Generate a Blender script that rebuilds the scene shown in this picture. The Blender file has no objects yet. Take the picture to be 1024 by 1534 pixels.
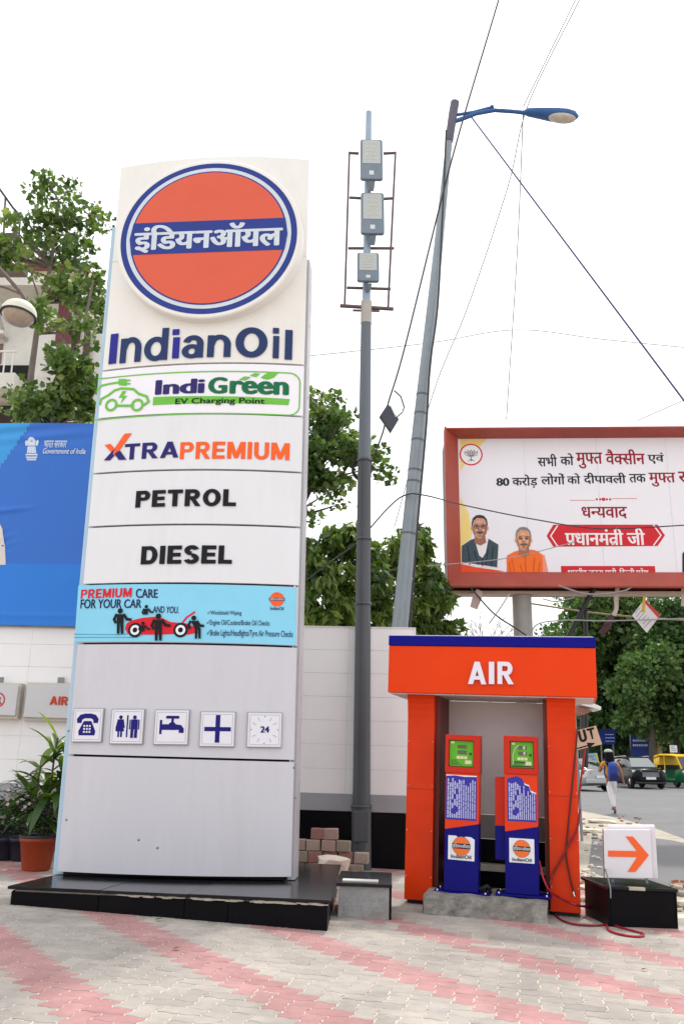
import bpy, bmesh, math, random
import numpy as np
from mathutils import Vector, Matrix, geometry
random.seed(7); rng = np.random.default_rng(7)
S = bpy.context.scene
C = S.collection
R = math.radians

# ------------------------------------------------------------------ camera
FPX, PITCH, ROLL, HC = 1336.0, R(15.5), R(0.7), 1.55          # focal length in photo pixels, tilt up, roll, eye height
_c, _s = math.cos(PITCH), math.sin(PITCH)
FWD = Vector((0, _c, _s)); _u0 = Vector((0, -_s, _c)); _r0 = Vector((1, 0, 0))
RT = _r0 * math.cos(ROLL) + _u0 * math.sin(ROLL)
UP = _u0 * math.cos(ROLL) - _r0 * math.sin(ROLL)
CO = Vector((0, 0, HC))
cam = bpy.data.cameras.new("camera")
cam.sensor_fit = 'VERTICAL'; cam.sensor_height = 36.0; cam.lens = 36.0 * FPX / 1534.0
cam.clip_start = 0.05; cam.clip_end = 6000
co = bpy.data.objects.new("camera", cam); C.objects.link(co)
m3 = Matrix((RT, UP, -FWD)).transposed()
co.matrix_world = Matrix.Translation(CO) @ m3.to_4x4()
S.camera = co

# ------------------------------------------------------------------ sky, sun, exposure
SUN_EL, SUN_AZ = 61.0, 20.0                                      # behind the kiosk, a little to the right
w = bpy.data.worlds.new("World"); S.world = w; w.use_nodes = True
nt = w.node_tree; nt.nodes.clear()
sky = nt.nodes.new("ShaderNodeTexSky"); sky.sky_type = 'NISHITA'; sky.sun_disc = False
sky.sun_elevation = R(SUN_EL); sky.sun_rotation = R(SUN_AZ)
sky.air_density = 1.0; sky.dust_density = 6.0; sky.ozone_density = 0.6; sky.altitude = 200
hs = nt.nodes.new("ShaderNodeHueSaturation"); hs.inputs['Saturation'].default_value = 0.22; hs.inputs['Value'].default_value = 1.0
mx = nt.nodes.new("ShaderNodeMix"); mx.data_type = 'RGBA'; mx.inputs[0].default_value = 0.75
mx.inputs[7].default_value = (9.9, 9.95, 10.1, 1)                 # thin white overcast over the clear sky
bg = nt.nodes.new("ShaderNodeBackground"); bg.inputs['Strength'].default_value = 0.14
wo = nt.nodes.new("ShaderNodeOutputWorld")
nt.links.new(sky.outputs[0], hs.inputs['Color']); nt.links.new(hs.outputs[0], mx.inputs[6])
nt.links.new(mx.outputs[2], bg.inputs[0]); nt.links.new(bg.outputs[0], wo.inputs[0])
sl = bpy.data.lights.new("sun", 'SUN'); sl.energy = 2.0; sl.angle = R(4.0); sl.color = (1.0, 0.95, 0.88)
so = bpy.data.objects.new("sun", sl); C.objects.link(so)
sd = Vector((math.sin(R(SUN_AZ)) * math.cos(R(SUN_EL)), math.cos(R(SUN_AZ)) * math.cos(R(SUN_EL)), math.sin(R(SUN_EL))))
so.rotation_euler = sd.to_track_quat('Z', 'Y').to_euler(); so.location = sd * 60
S.view_settings.view_transform = 'Standard'; S.view_settings.look = 'None'
S.view_settings.exposure = 0.27; S.view_settings.gamma = 1.0
S.render.engine = 'CYCLES'
S.cycles.max_bounces = 8; S.cycles.transparent_max_bounces = 12

# ------------------------------------------------------------------ photo measurements -> points in the place
def ray(px, py):
    return FWD + RT * ((px - 512) / FPX) + UP * ((767 - py) / FPX)
def at(px, py, Y):
    d = ray(px, py); return CO + d * (Y / d.y)
def atz(px, py, z):
    d = ray(px, py); return CO + d * ((z - CO.z) / d.z)
_fy = [(-50, 0), (12, 0), (20, .16), (27, .27), (50, .40), (120, .7), (4000, 1.0)]
def gz(x, y):
    """height of the ground: the forecourt falls to the right, the street climbs gently away"""
    return -0.03 * max(-4, min(4, x)) + float(np.interp(y, [a for a, b in _fy], [b for a, b in _fy]))
def gp(px, py):
    z = 0.0
    for _ in range(12):
        p = atz(px, py, z); z = .5 * z + .5 * gz(p.x, p.y)
    return p
def mpp(Y): return Y / FPX / _c                                    # metres per photo pixel at a depth (about)

class Frame:
    """a placed upright frame: u to the right, v back, w up; yaw brings its right end nearer, roll tips it clockwise"""
    def __init__(s, o, yaw=0, roll=0):
        s.o = Vector(o); s.yaw = R(yaw); s.roll = R(roll)
        a, r = s.yaw, s.roll
        Rr = Vector((math.cos(a), -math.sin(a), 0)); s.d = Vector((math.sin(a), math.cos(a), 0)); U = Vector((0, 0, 1))
        s.r = Rr * math.cos(r) - U * math.sin(r); s.u = U * math.cos(r) + Rr * math.sin(r)
    def p(s, u, v, w): return s.o + s.r * u + s.d * v + s.u * w
    def loc(s, px, py, v=0.0, bulge=None):
        d = ray(px, py); u = w = 0
        for _ in range(5 if bulge else 1):
            vv = bulge(u) if bulge else v
            q = s.o + s.d * vv
            t = (q - CO).dot(s.d) / d.dot(s.d)
            h = CO + d * t - s.o; u, w = h.dot(s.r), h.dot(s.u)
        return u, w
    def apply(s, o):
        o.location = s.o; o.rotation_euler = (0, s.roll, -s.yaw)

# ------------------------------------------------------------------ materials
def srgb(r, g, b):
    f = lambda c: (c / 255 / 12.92) if c <= 10 else ((c / 255 + .055) / 1.055) ** 2.4
    return (f(r), f(g), f(b), 1)
MATS = {}
def mat(name, col, rough=.6, var=.12, scale=6.0, bump=0.0, bscale=60.0, metal=0.0, spec=.5, dirt=None, dscale=1.5, damt=.5, coat=0.0, stretch=None):
    if name in MATS: return MATS[name]
    m = bpy.data.materials.new(name); m.use_nodes = True; MATS[name] = m
    t = m.node_tree; b = t.nodes['Principled BSDF']
    col = tuple(col)[:3] + (1,)
    b.inputs['Roughness'].default_value = rough; b.inputs['Metallic'].default_value = metal
    b.inputs['Specular IOR Level'].default_value = spec; b.inputs['Coat Weight'].default_value = coat
    tc = t.nodes.new('ShaderNodeTexCoord'); src = tc.outputs['Object']
    if stretch:
        mp = t.nodes.new('ShaderNodeMapping'); mp.inputs['Scale'].default_value = stretch
        t.links.new(src, mp.inputs['Vector']); src = mp.outputs[0]
    n = t.nodes.new('ShaderNodeTexNoise'); n.inputs['Scale'].default_value = scale; n.inputs['Detail'].default_value = 6; n.inputs['Roughness'].default_value = .62
    t.links.new(src, n.inputs['Vector'])
    cr = t.nodes.new('ShaderNodeValToRGB'); cr.color_ramp.elements[0].position = .3; cr.color_ramp.elements[1].position = .7
    cr.color_ramp.elements[0].color = tuple(c * (1 - var) for c in col[:3]) + (1,)
    cr.color_ramp.elements[1].color = tuple(min(1, c * (1 + var)) for c in col[:3]) + (1,)
    t.links.new(n.outputs['Fac'], cr.inputs[0]); out = cr.outputs[0]
    if dirt:
        n2 = t.nodes.new('ShaderNodeTexNoise'); n2.inputs['Scale'].default_value = dscale; n2.inputs['Detail'].default_value = 9; n2.inputs['Roughness'].default_value = .7
        t.links.new(src, n2.inputs['Vector'])
        mr = t.nodes.new('ShaderNodeMapRange'); mr.inputs[1].default_value = .5; mr.inputs[2].default_value = .78; mr.inputs[4].default_value = damt
        t.links.new(n2.outputs['Fac'], mr.inputs[0])
        mm = t.nodes.new('ShaderNodeMix'); mm.data_type = 'RGBA'; mm.inputs[7].default_value = tuple(dirt)[:3] + (1,)
        t.links.new(mr.outputs[0], mm.inputs[0]); t.links.new(out, mm.inputs[6]); out = mm.outputs[2]
    t.links.new(out, b.inputs['Base Color'])
    if bump:
        n3 = t.nodes.new('ShaderNodeTexNoise'); n3.inputs['Scale'].default_value = bscale; n3.inputs['Detail'].default_value = 5
        t.links.new(src, n3.inputs['Vector'])
        bp = t.nodes.new('ShaderNodeBump'); bp.inputs['Strength'].default_value = bump; bp.inputs['Distance'].default_value = .01
        t.links.new(n3.outputs['Fac'], bp.inputs['Height']); t.links.new(bp.outputs[0], b.inputs['Normal'])
    return m
def ink(name, r, g, b, rough=.45): return mat(name, srgb(r, g, b), rough, .05, 9, spec=.2)

def tone_mat(name, cols, rough=.55, trans=0.0, attr='tone', bump=0, bscale=40, fine=0.0):
    """colour picked per face by the attribute 'tone' (each leaf or paver keeps its own colour)"""
    if name in MATS: return MATS[name]
    m = bpy.data.materials.new(name); m.use_nodes = True; MATS[name] = m
    t = m.node_tree; b = t.nodes['Principled BSDF']; b.inputs['Roughness'].default_value = rough
    a = t.nodes.new('ShaderNodeAttribute'); a.attribute_name = attr
    cr = t.nodes.new('ShaderNodeValToRGB')
    while len(cr.color_ramp.elements) < len(cols): cr.color_ramp.elements.new(.5)
    for i, c in enumerate(cols):
        cr.color_ramp.elements[i].position = i / (len(cols) - 1); cr.color_ramp.elements[i].color = tuple(c)[:3] + (1,)
    t.links.new(a.outputs['Fac'], cr.inputs[0]); out = cr.outputs[0]
    tc = t.nodes.new('ShaderNodeTexCoord')
    if fine:
        n = t.nodes.new('ShaderNodeTexNoise'); n.inputs['Scale'].default_value = 5; n.inputs['Detail'].default_value = 9; n.inputs['Roughness'].default_value = .75
        t.links.new(tc.outputs['Object'], n.inputs['Vector'])
        mr = t.nodes.new('ShaderNodeMapRange'); mr.inputs[1].default_value = .3; mr.inputs[2].default_value = .7; mr.inputs[3].default_value = 1 - fine; mr.inputs[4].default_value = 1 + fine
        t.links.new(n.outputs['Fac'], mr.inputs[0])
        mm = t.nodes.new('ShaderNodeMix'); mm.data_type = 'RGBA'; mm.blend_type = 'MULTIPLY'; mm.inputs[0].default_value = 1
        t.links.new(out, mm.inputs[6]); t.links.new(mr.outputs[0], mm.inputs[7]); out = mm.outputs[2]
        n4 = t.nodes.new('ShaderNodeTexNoise'); n4.inputs['Scale'].default_value = .9; n4.inputs['Detail'].default_value = 7; n4.inputs['Roughness'].default_value = .65
        t.links.new(tc.outputs['Object'], n4.inputs['Vector'])
        mr4 = t.nodes.new('ShaderNodeMapRange'); mr4.inputs[1].default_value = .36; mr4.inputs[2].default_value = .58; mr4.inputs[3].default_value = .80; mr4.inputs[4].default_value = 1.03
        t.links.new(n4.outputs['Fac'], mr4.inputs[0])
        m4 = t.nodes.new('ShaderNodeMix'); m4.data_type = 'RGBA'; m4.blend_type = 'MULTIPLY'; m4.inputs[0].default_value = 1
        t.links.new(out, m4.inputs[6]); t.links.new(mr4.outputs[0], m4.inputs[7]); out = m4.outputs[2]
    t.links.new(out, b.inputs['Base Color'])
    if bump:
        n3 = t.nodes.new('ShaderNodeTexNoise'); n3.inputs['Scale'].default_value = bscale; n3.inputs['Detail'].default_value = 6
        t.links.new(tc.outputs['Object'], n3.inputs['Vector'])
        bp = t.nodes.new('ShaderNodeBump'); bp.inputs['Strength'].default_value = bump; bp.inputs['Distance'].default_value = .008
        t.links.new(n3.outputs['Fac'], bp.inputs['Height']); t.links.new(bp.outputs[0], b.inputs['Normal'])
    if trans:
        tr = t.nodes.new('ShaderNodeBsdfTranslucent'); ms = t.nodes.new('ShaderNodeMixShader'); ms.inputs[0].default_value = trans
        g = t.nodes.new('ShaderNodeMix'); g.data_type = 'RGBA'; g.blend_type = 'MULTIPLY'; g.inputs[0].default_value = 1; g.inputs[7].default_value = (1.3, 1.5, .6, 1)
        t.links.new(out, g.inputs[6]); t.links.new(g.outputs[2], tr.inputs[0])
        o = t.nodes['Material Output']
        t.links.new(b.outputs[0], ms.inputs[1]); t.links.new(tr.outputs[0], ms.inputs[2]); t.links.new(ms.outputs[0], o.inputs['Surface'])
    return m

M_white = mat('white_paint', srgb(226, 224, 222), .5, .05, 3, .05, 30, dirt=srgb(150, 140, 128), dscale=.9, damt=.22)
M_black = mat('black_metal', (.012, .012, .014), .5, .3, 20)
M_dark = mat('dark_gap', (.01, .01, .011), .9, .2)
M_steel = mat('grey_steel', (.23, .25, .27), .5, .15, 4, .1, 50, metal=.2, dirt=(.1, .09, .08), damt=.4)
M_rubber = mat('black_rubber', (.015, .015, .015), .8, .3, 12)
M_chrome = mat('bright_metal', (.6, .6, .6), .25, .05, metal=1)
M_glass = mat('dark_glass', (.02, .025, .028), .06, .1, spec=.9)
M_concrete = mat('rough_concrete', (.24, .23, .21), .95, .4, 7, 1.0, 45, dirt=(.05, .048, .044), dscale=5, damt=.9)

# ------------------------------------------------------------------ mesh builder
class MB:
    def __init__(s): s.v = []; s.f = []; s.m = []; s.t = []; s.sm = []
    def add(s, vs, fs, mi=0, smooth=False, tone=None):
        k = len(s.v); s.v += [tuple(v) for v in vs]
        for f in fs:
            s.f.append(tuple(i + k for i in f)); s.m.append(mi); s.sm.append(smooth); s.t.append(0 if tone is None else tone)
        return s
    def box(s, a, b, mi=0):
        (x0, y0, z0), (x1, y1, z1) = a, b
        vs = [(x0, y0, z0), (x1, y0, z0), (x1, y1, z0), (x0, y1, z0), (x0, y0, z1), (x1, y0, z1), (x1, y1, z1), (x0, y1, z1)]
        return s.add(vs, [(3, 2, 1, 0), (4, 5, 6, 7), (0, 1, 5, 4), (1, 2, 6, 5), (2, 3, 7, 6), (3, 0, 4, 7)], mi)
    def hexa(s, lo, hi, mi=0):
        """solid from two matching rings (lower, upper)"""
        n = len(lo); vs = list(lo) + list(hi)
        fs = [tuple(reversed(range(n))), tuple(range(n, 2 * n))] + [(i, (i + 1) % n, n + (i + 1) % n, n + i) for i in range(n)]
        return s.add(vs, fs, mi)
    def prism(s, pts, axis, a, b, mi=0):
        """polygon extruded along an axis: 'x' pts=(y,z), 'y' pts=(x,z), 'z' pts=(x,y)"""
        f = {'x': lambda p, k: (k, p[0], p[1]), 'y': lambda p, k: (p[0], k, p[1]), 'z': lambda p, k: (p[0], p[1], k)}[axis]
        return s.hexa([f(p, a) for p in pts], [f(p, b) for p in pts], mi)
    def tube(s, path, r, n=8, mi=0, cap=True):
        path = [Vector(p) for p in path]; rr = r if hasattr(r, '__len__') else [r] * len(path)
        k = len(path); vs = []; ref = None
        for i, p in enumerate(path):
            t = (path[min(i + 1, k - 1)] - path[max(i - 1, 0)]).normalized()
            if ref is None: ref = t.orthogonal().normalized()
            ref = (ref - t * ref.dot(t)); ref = ref.normalized() if ref.length > 1e-6 else t.orthogonal().normalized()
            b = t.cross(ref)
            for j in range(n):
                a = 2 * math.pi * j / n; vs.append(p + (ref * math.cos(a) + b * math.sin(a)) * rr[i])
        fs = [(i * n + j, i * n + (j + 1) % n, (i + 1) * n + (j + 1) % n, (i + 1) * n + j) for i in range(k - 1) for j in range(n)]
        s.add(vs, fs, mi, True)
        if cap: s.add(vs[:n], [tuple(reversed(range(n)))], mi); s.add(vs[-n:], [tuple(range(n))], mi)
        return s
    def lathe(s, prof, n=24, o=(0, 0, 0), axis='z', mi=0, smooth=True, arc=(0, 2 * math.pi)):
        full = abs(arc[1] - arc[0] - 2 * math.pi) < 1e-6; cnt = n if full else n + 1; vs = []
        for r, h in prof:
            for j in range(cnt):
                a = arc[0] + (arc[1] - arc[0]) * j / n; x, y = r * math.cos(a), r * math.sin(a)
                p = {'z': (x, y, h), 'y': (x, h, y), 'x': (h, x, y)}[axis]; vs.append((p[0] + o[0], p[1] + o[1], p[2] + o[2]))
        fs = []
        for i in range(len(prof) - 1):
            for j in range(n):
                j2 = (j + 1) % cnt
                q = (i * cnt + j, i * cnt + j2, (i + 1) * cnt + j2, (i + 1) * cnt + j)
                fs.append(q if axis != 'y' else q[::-1])
        return s.add(vs, fs, mi, smooth)
    def build(s, name, mats, parent=None, bevel=0.0, loc=None):
        me = bpy.data.meshes.new(name); me.from_pydata(s.v, [], s.f)
        for m in (mats if isinstance(mats, (list, tuple)) else [mats]): me.materials.append(m)
        me.polygons.foreach_set('material_index', s.m); me.polygons.foreach_set('use_smooth', s.sm)
        if any(s.t):
            a = me.attributes.new('tone', 'FLOAT', 'FACE'); a.data.foreach_set('value', s.t)
        me.update(); o = bpy.data.objects.new(name, me); C.objects.link(o)
        if parent is not None: o.parent = parent
        if loc is not None: o.location = loc
        if bevel:
            b = o.modifiers.new('bevel', 'BEVEL'); b.width = bevel; b.segments = 2; b.limit_method = 'ANGLE'; b.angle_limit = R(40); b.harden_normals = False
        return o
def tag(o, label, cat, group=None):
    o['label'] = label; o['category'] = cat
    if group: o['group'] = group
    return o
def kind(o, k): o['kind'] = k; return o
def thing(name, label, cat, loc=(0, 0, 0), group=None, frame=None):
    o = bpy.data.objects.new(name, None); C.objects.link(o); o.location = loc; o.empty_display_size = .2
    if frame: frame.apply(o)
    return tag(o, label, cat, group)
def copy_thing(o, parent=None):
    c = o.copy(); C.objects.link(c)
    if parent is not None: c.parent = parent
    for ch in list(o.children): copy_thing(ch, c)
    return c

# ------------------------------------------------------------------ lettering (built-in font, turned into mesh)
def font_tris(s):
    cu = bpy.data.curves.new('t', 'FONT'); cu.body = s; cu.resolution_u = 4; cu.fill_mode = 'FRONT' if False else cu.fill_mode
    o = bpy.data.objects.new('t', cu); C.objects.link(o)
    dg = bpy.context.evaluated_depsgraph_get(); me = bpy.data.meshes.new_from_object(o.evaluated_get(dg))
    vs = [(v.co.x, v.co.y) for v in me.vertices]; me.calc_loop_triangles(); ts = [tuple(t.vertices) for t in me.loop_triangles]
    bpy.data.objects.remove(o); bpy.data.curves.remove(cu); bpy.data.meshes.remove(me)
    return vs, ts
_adv = {}
def advance(s):
    if s not in _adv:
        mxx = lambda q: max(v[0] for v in font_tris(q)[0])
        _adv[s] = mxx(s + '|') - mxx('|')
    return _adv[s]
def clip_x(vs, ts, c):
    bm = bmesh.new(); bv = [bm.verts.new((a, b, 0)) for a, b in vs]
    for t in ts:
        try: bm.faces.new([bv[i] for i in t])
        except ValueError: pass
    bmesh.ops.bisect_plane(bm, geom=bm.verts[:] + bm.edges[:] + bm.faces[:], plane_co=(c, 0, 0), plane_no=(1, 0, 0), clear_outer=True)
    bmesh.ops.triangulate(bm, faces=bm.faces[:]); bm.verts.index_update()
    r = [(v.co.x, v.co.y) for v in bm.verts], [tuple(v.index for v in f.verts) for f in bm.faces]; bm.free(); return r
def run(tokens):
    """lay out strings and conjunct tokens: ('h', ch, share) = half form, ('r',) = stroke of ra under the last letter"""
    if isinstance(tokens, str): tokens = [tokens]
    V = []; T = []; x = 0.0
    def put(vs, ts, dx):
        k = len(V); V.extend((a + dx, b) for a, b in vs); T.extend(tuple(i + k for i in t) for t in ts)
    for tk in tokens:
        if isinstance(tk, str):
            if tk.strip(): put(*font_tris(tk), x)
            x += advance(tk)
        elif tk[0] == 'h':
            a = advance(tk[1]); vs, ts = font_tris(tk[1]); put(*clip_x(vs, ts, a * tk[2]), x); x += a * tk[2]
        elif tk[0] == 'r':
            put([(x - .13, .27), (x - .13, .18), (x - .40, .0), (x - .43, .07)], [(0, 1, 2), (0, 2, 3)], 0)
    return V, T

class Print:
    """flat marks on a surface: collects pieces in (u,w), then is laid on the surface by a mapper (u,w,lift)->xyz"""
    def __init__(s): s.pieces = []
    def poly(s, pts):
        pts = [tuple(p[:2]) for p in pts]
        ts = geometry.tessellate_polygon([[Vector((a, b, 0)) for a, b in pts]]); s.pieces.append((pts, [tuple(t) for t in ts])); return s
    def rect(s, u0, w0, u1, w1): return s.poly([(u0, w0), (u1, w0), (u1, w1), (u0, w1)])
    def disc(s, c, r, n=32, ry=None, a0=0, a1=360):
        ry = ry or r
        return s.poly([(c[0] + r * math.cos(R(a0 + (a1 - a0) * i / n)), c[1] + ry * math.sin(R(a0 + (a1 - a0) * i / n))) for i in range(n if a1 - a0 == 360 else n + 1)])
    def ring(s, c, r0, r1, n=48, k=1.0, a0=0, a1=360):
        pts = []; ts = []
        for i in range(n + 1):
            a = R(a0 + (a1 - a0) * i / n); ca, sa = math.cos(a), math.sin(a) * k
            pts += [(c[0] + r0 * ca, c[1] + r0 * sa), (c[0] + r1 * ca, c[1] + r1 * sa)]
            if i < n: j = 2 * i; ts += [(j, j + 1, j + 3), (j, j + 3, j + 2)]
        s.pieces.append((pts, ts)); return s
    def stroke(s, path, wd):
        for a, b in zip(path[:-1], path[1:]):
            d = Vector((b[0] - a[0], b[1] - a[1])); 
            if d.length < 1e-6: continue
            n = Vector((-d.y, d.x)).normalized() * wd / 2; e = d.normalized() * wd * .3
            s.poly([(a[0] - e.x - n.x, a[1] - e.y - n.y), (b[0] + e.x - n.x, b[1] + e.y - n.y), (b[0] + e.x + n.x, b[1] + e.y + n.y), (a[0] - e.x + n.x, a[1] - e.y + n.y)])
        return s
    def text(s, tokens, box, bold=0.0, shear=0.0, keep=False, rot=0):
        """fit the ink of the text into box (u0,w0,u1,w1); bold is in em"""
        V, T = run(tokens); x0 = min(v[0] for v in V) - bold; x1 = max(v[0] for v in V) + bold; y0 = min(v[1] for v in V) - bold * .4; y1 = max(v[1] for v in V) + bold * .4
        u0, w0, u1, w1 = box; sx = (u1 - u0) / (x1 - x0); sy = (w1 - w0) / (y1 - y0)
        nb = 1 if bold <= 0 else (3 if bold < .02 else 7)
        for i in range(nb):
            a = 2 * math.pi * i / max(1, nb - 1); dx, dy = (0, 0) if i == 0 else (bold * math.cos(a), bold * .4 * math.sin(a))
            s.pieces.append(([(u0 + (x + dx - x0) * sx + shear * (y - y0) * sy, w0 + (y + dy - y0) * sy) for x, y in V], T))
        return s
    def text4(s, tokens, quad, bold=0.0):
        """like text, but into a quad: bottom-left, bottom-right, top-right, top-left"""
        q = Print().text(tokens, (0, 0, 1, 1), bold); bl, br, tr, tl = [Vector(p) for p in quad]
        for V, T in q.pieces:
            s.pieces.append(([tuple((bl * (1 - a) + br * a) * (1 - b) + (tl * (1 - a) + tr * a) * b) for a, b in V], T))
        return s
    def ering(s, c, rx, ry, tx, ty, a0=0, a1=360, n=28):
        pts = []; ts = []
        for i in range(n + 1):
            a = R(a0 + (a1 - a0) * i / n); ca, sa = math.cos(a), math.sin(a)
            pts += [(c[0] + (rx - tx) * ca, c[1] + (ry - ty) * sa), (c[0] + rx * ca, c[1] + ry * sa)]
            if i < n: j = 2 * i; ts += [(j, j + 1, j + 3), (j, j + 3, j + 2)]
        s.pieces.append((pts, ts)); return s
    def block(s, text, box, t=.225, gap=.11):
        """heavy grotesque letters cut from bars and arcs, fitted into box"""
        q = Print(); x = 0.0; h = t * .86
        def rc(a, b, c, d): q.rect(x + a, b, x + c, d)
        def po(*pp): q.poly([(x + a, b) for a, b in pp])
        for ch in text:
            wd = {'I': t, 'L': .62, 'E': .66, 'T': .74, 'P': .72, 'R': .76, 'D': .78, 'O': .86, 'U': .76, 'S': .70, 'M': .94, 'A': .86, 'n': .62, 'd': .66, 'a': .60, ' ': .3}[ch]
            if ch in 'ILEPRDM': rc(0, 0, t, 1)
            if ch == 'L': rc(t, 0, .62, h)
            if ch == 'E': rc(t, 0, .66, h); rc(t, 1 - h, .66, 1); rc(t, .5 - h * .48, .62, .5 + h * .48)
            if ch == 'T': rc(0, 1 - h, .74, 1); rc(.37 - t / 2, 0, .37 + t / 2, 1 - h)
            if ch in 'PR':
                rc(t, 1 - h, .44, 1); rc(t, .40, .44, .40 + h * .9); q.ering((x + .44, .70), .28, .30, t, h, -90, 90)
                if ch == 'R': po((.28, .41), (.52, .41), (.78, 0), (.52, 0))
            if ch == 'D': rc(t, 0, .40, h); rc(t, 1 - h, .40, 1); q.ering((x + .40, .5), .38, .5, t, h, -90, 90)
            if ch == 'O': q.ering((x + .43, .5), .43, .52, t, h)
            if ch == 'U': rc(0, .36, t, 1); rc(.76 - t, .36, .76, 1); q.ering((x + .38, .36), .38, .38, t, h, 180, 360)
            if ch == 'S': q.ering((x + .35, .735), .34, .28, t, h, 15, 270); q.ering((x + .35, .275), .35, .29, t, h, -165, 90)
            if ch == 'M': rc(.94 - t, 0, .94, 1); po((.02, 1), (.27, 1), (.47, .42), (.67, 1), (.92, 1), (.57, .04), (.37, .04))
            if ch == 'A': po((0, 0), (.23, 0), (.55, 1), (.31, 1)); po((.86, 0), (.63, 0), (.31, 1), (.55, 1)); rc(.22, .2, .64, .2 + h * .85)
            t2 = t * .8; h2 = h * .78
            if ch == 'n': rc(0, 0, t2, .74); q.ering((x + .32, .42), .30, .34, t2, h2, 0, 180); rc(.62 - t2, 0, .62, .43)
            if ch == 'd': q.ering((x + .33, .36), .33, .38, t2, h2); rc(.66 - t2, 0, .66, 1)
            if ch == 'a': q.ering((x + .27, .215), .27, .235, t2, h2 * .85); rc(.58 - t2, 0, .58, .48); q.ering((x + .30, .47), .28, .28, t2, h2, 0, 165)
            x += wd + gap
        x0 = min(v[0] for V, T in q.pieces for v in V); x1 = max(v[0] for V, T in q.pieces for v in V); y0 = min(v[1] for V, T in q.pieces for v in V); y1 = max(v[1] for V, T in q.pieces for v in V)
        u0, w0, u1, w1 = box
        for V, T in q.pieces: s.pieces.append(([(u0 + (a - x0) / (x1 - x0) * (u1 - u0), w0 + (b - y0) / (y1 - y0) * (w1 - w0)) for a, b in V], T))
        return s
    def build(s, name, m, parent, mapper, lift=.003, step=.0004, maxlen=None, depth=0.0):
        bm = bmesh.new()
        for i, (pts, ts) in enumerate(s.pieces):
            L = lift + step * (i % 12); vs = [bm.verts.new((u, w_, L)) for u, w_ in pts]
            for t in ts:
                try: bm.faces.new([vs[k] for k in t])
                except ValueError: pass
        if maxlen:
            for _ in range(6):
                es = [e for e in bm.edges if e.calc_length() > maxlen]
                if not es: break
                bmesh.ops.subdivide_edges(bm, edges=es, cuts=1); bmesh.ops.triangulate(bm, faces=bm.faces[:])
        if depth:
            r = bmesh.ops.extrude_face_region(bm, geom=bm.faces[:])
            for g in r['geom']:
                if isinstance(g, bmesh.types.BMVert): g.co.z += depth
        for v in bm.verts: v.co = Vector(mapper(v.co.x, v.co.y, v.co.z))
        bmesh.ops.recalc_face_normals(bm, faces=bm.faces[:]) if depth else None
        me = bpy.data.meshes.new(name); bm.to_mesh(me); bm.free(); me.materials.append(m)
        o = bpy.data.objects.new(name, me); C.objects.link(o); o.parent = parent; return o
def flat(v0): return lambda u, w_, l: (u, v0 - l, w_)               # onto a flat front facing -v

# ================================================================== THE GROUND
def sheet(name, pts, z_off, m, step=1.5):
    """ground-hugging polygon (plan points), cut into a grid so that it follows gz"""
    bm = bmesh.new(); f = bm.faces.new([bm.verts.new((x, y, 0)) for x, y in pts])
    xs = [p[0] for p in pts]; ys = [p[1] for p in pts]
    def cuts(lo, hi, axis):
        k = lo
        while k < hi:
            no = (1, 0, 0) if axis == 0 else (0, 1, 0); cp = (k, 0, 0) if axis == 0 else (0, k, 0)
            bmesh.ops.bisect_plane(bm, geom=bm.verts[:] + bm.edges[:] + bm.faces[:], plane_co=cp, plane_no=no)
            k += step
    for k in (-4, 4): bmesh.ops.bisect_plane(bm, geom=bm.verts[:] + bm.edges[:] + bm.faces[:], plane_co=(k, 0, 0), plane_no=(1, 0, 0))
    for k in (12, 20, 27, 50, 120): bmesh.ops.bisect_plane(bm, geom=bm.verts[:] + bm.edges[:] + bm.faces[:], plane_co=(0, k, 0), plane_no=(0, 1, 0))
    for v in bm.verts: v.co.z = gz(v.co.x, v.co.y) + z_off
    bmesh.ops.recalc_face_normals(bm, faces=bm.faces[:])
    me = bpy.data.meshes.new(name); bm.to_mesh(me); bm.free(); me.materials.append(m)
    o = bpy.data.objects.new(name, me); C.objects.link(o); return kind(o, 'structure')
M_earth = mat('dusty_earth', srgb(168, 156, 138), .95, .2, 2, .4, 20, dirt=srgb(120, 110, 96), dscale=.6)
M_sand = mat('joint_sand', srgb(214, 205, 186), .95, .12, 12, .5, 90, dirt=srgb(150, 140, 125), dscale=2, damt=.5)
M_asphalt = mat('worn_asphalt', (.155, .155, .16), .9, .10, 1.2, .35, 120, dirt=(.24, .23, .215), dscale=.25, damt=.4)
M_walk = mat('broken_paving', srgb(172, 163, 149), .95, .2, 2.5, .8, 14, dirt=srgb(112, 106, 98), dscale=1.6, damt=.8)
sheet('ground', [(-900, -60), (900, -60), (900, 3000), (-900, 3000)], -.06, M_earth)

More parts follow.
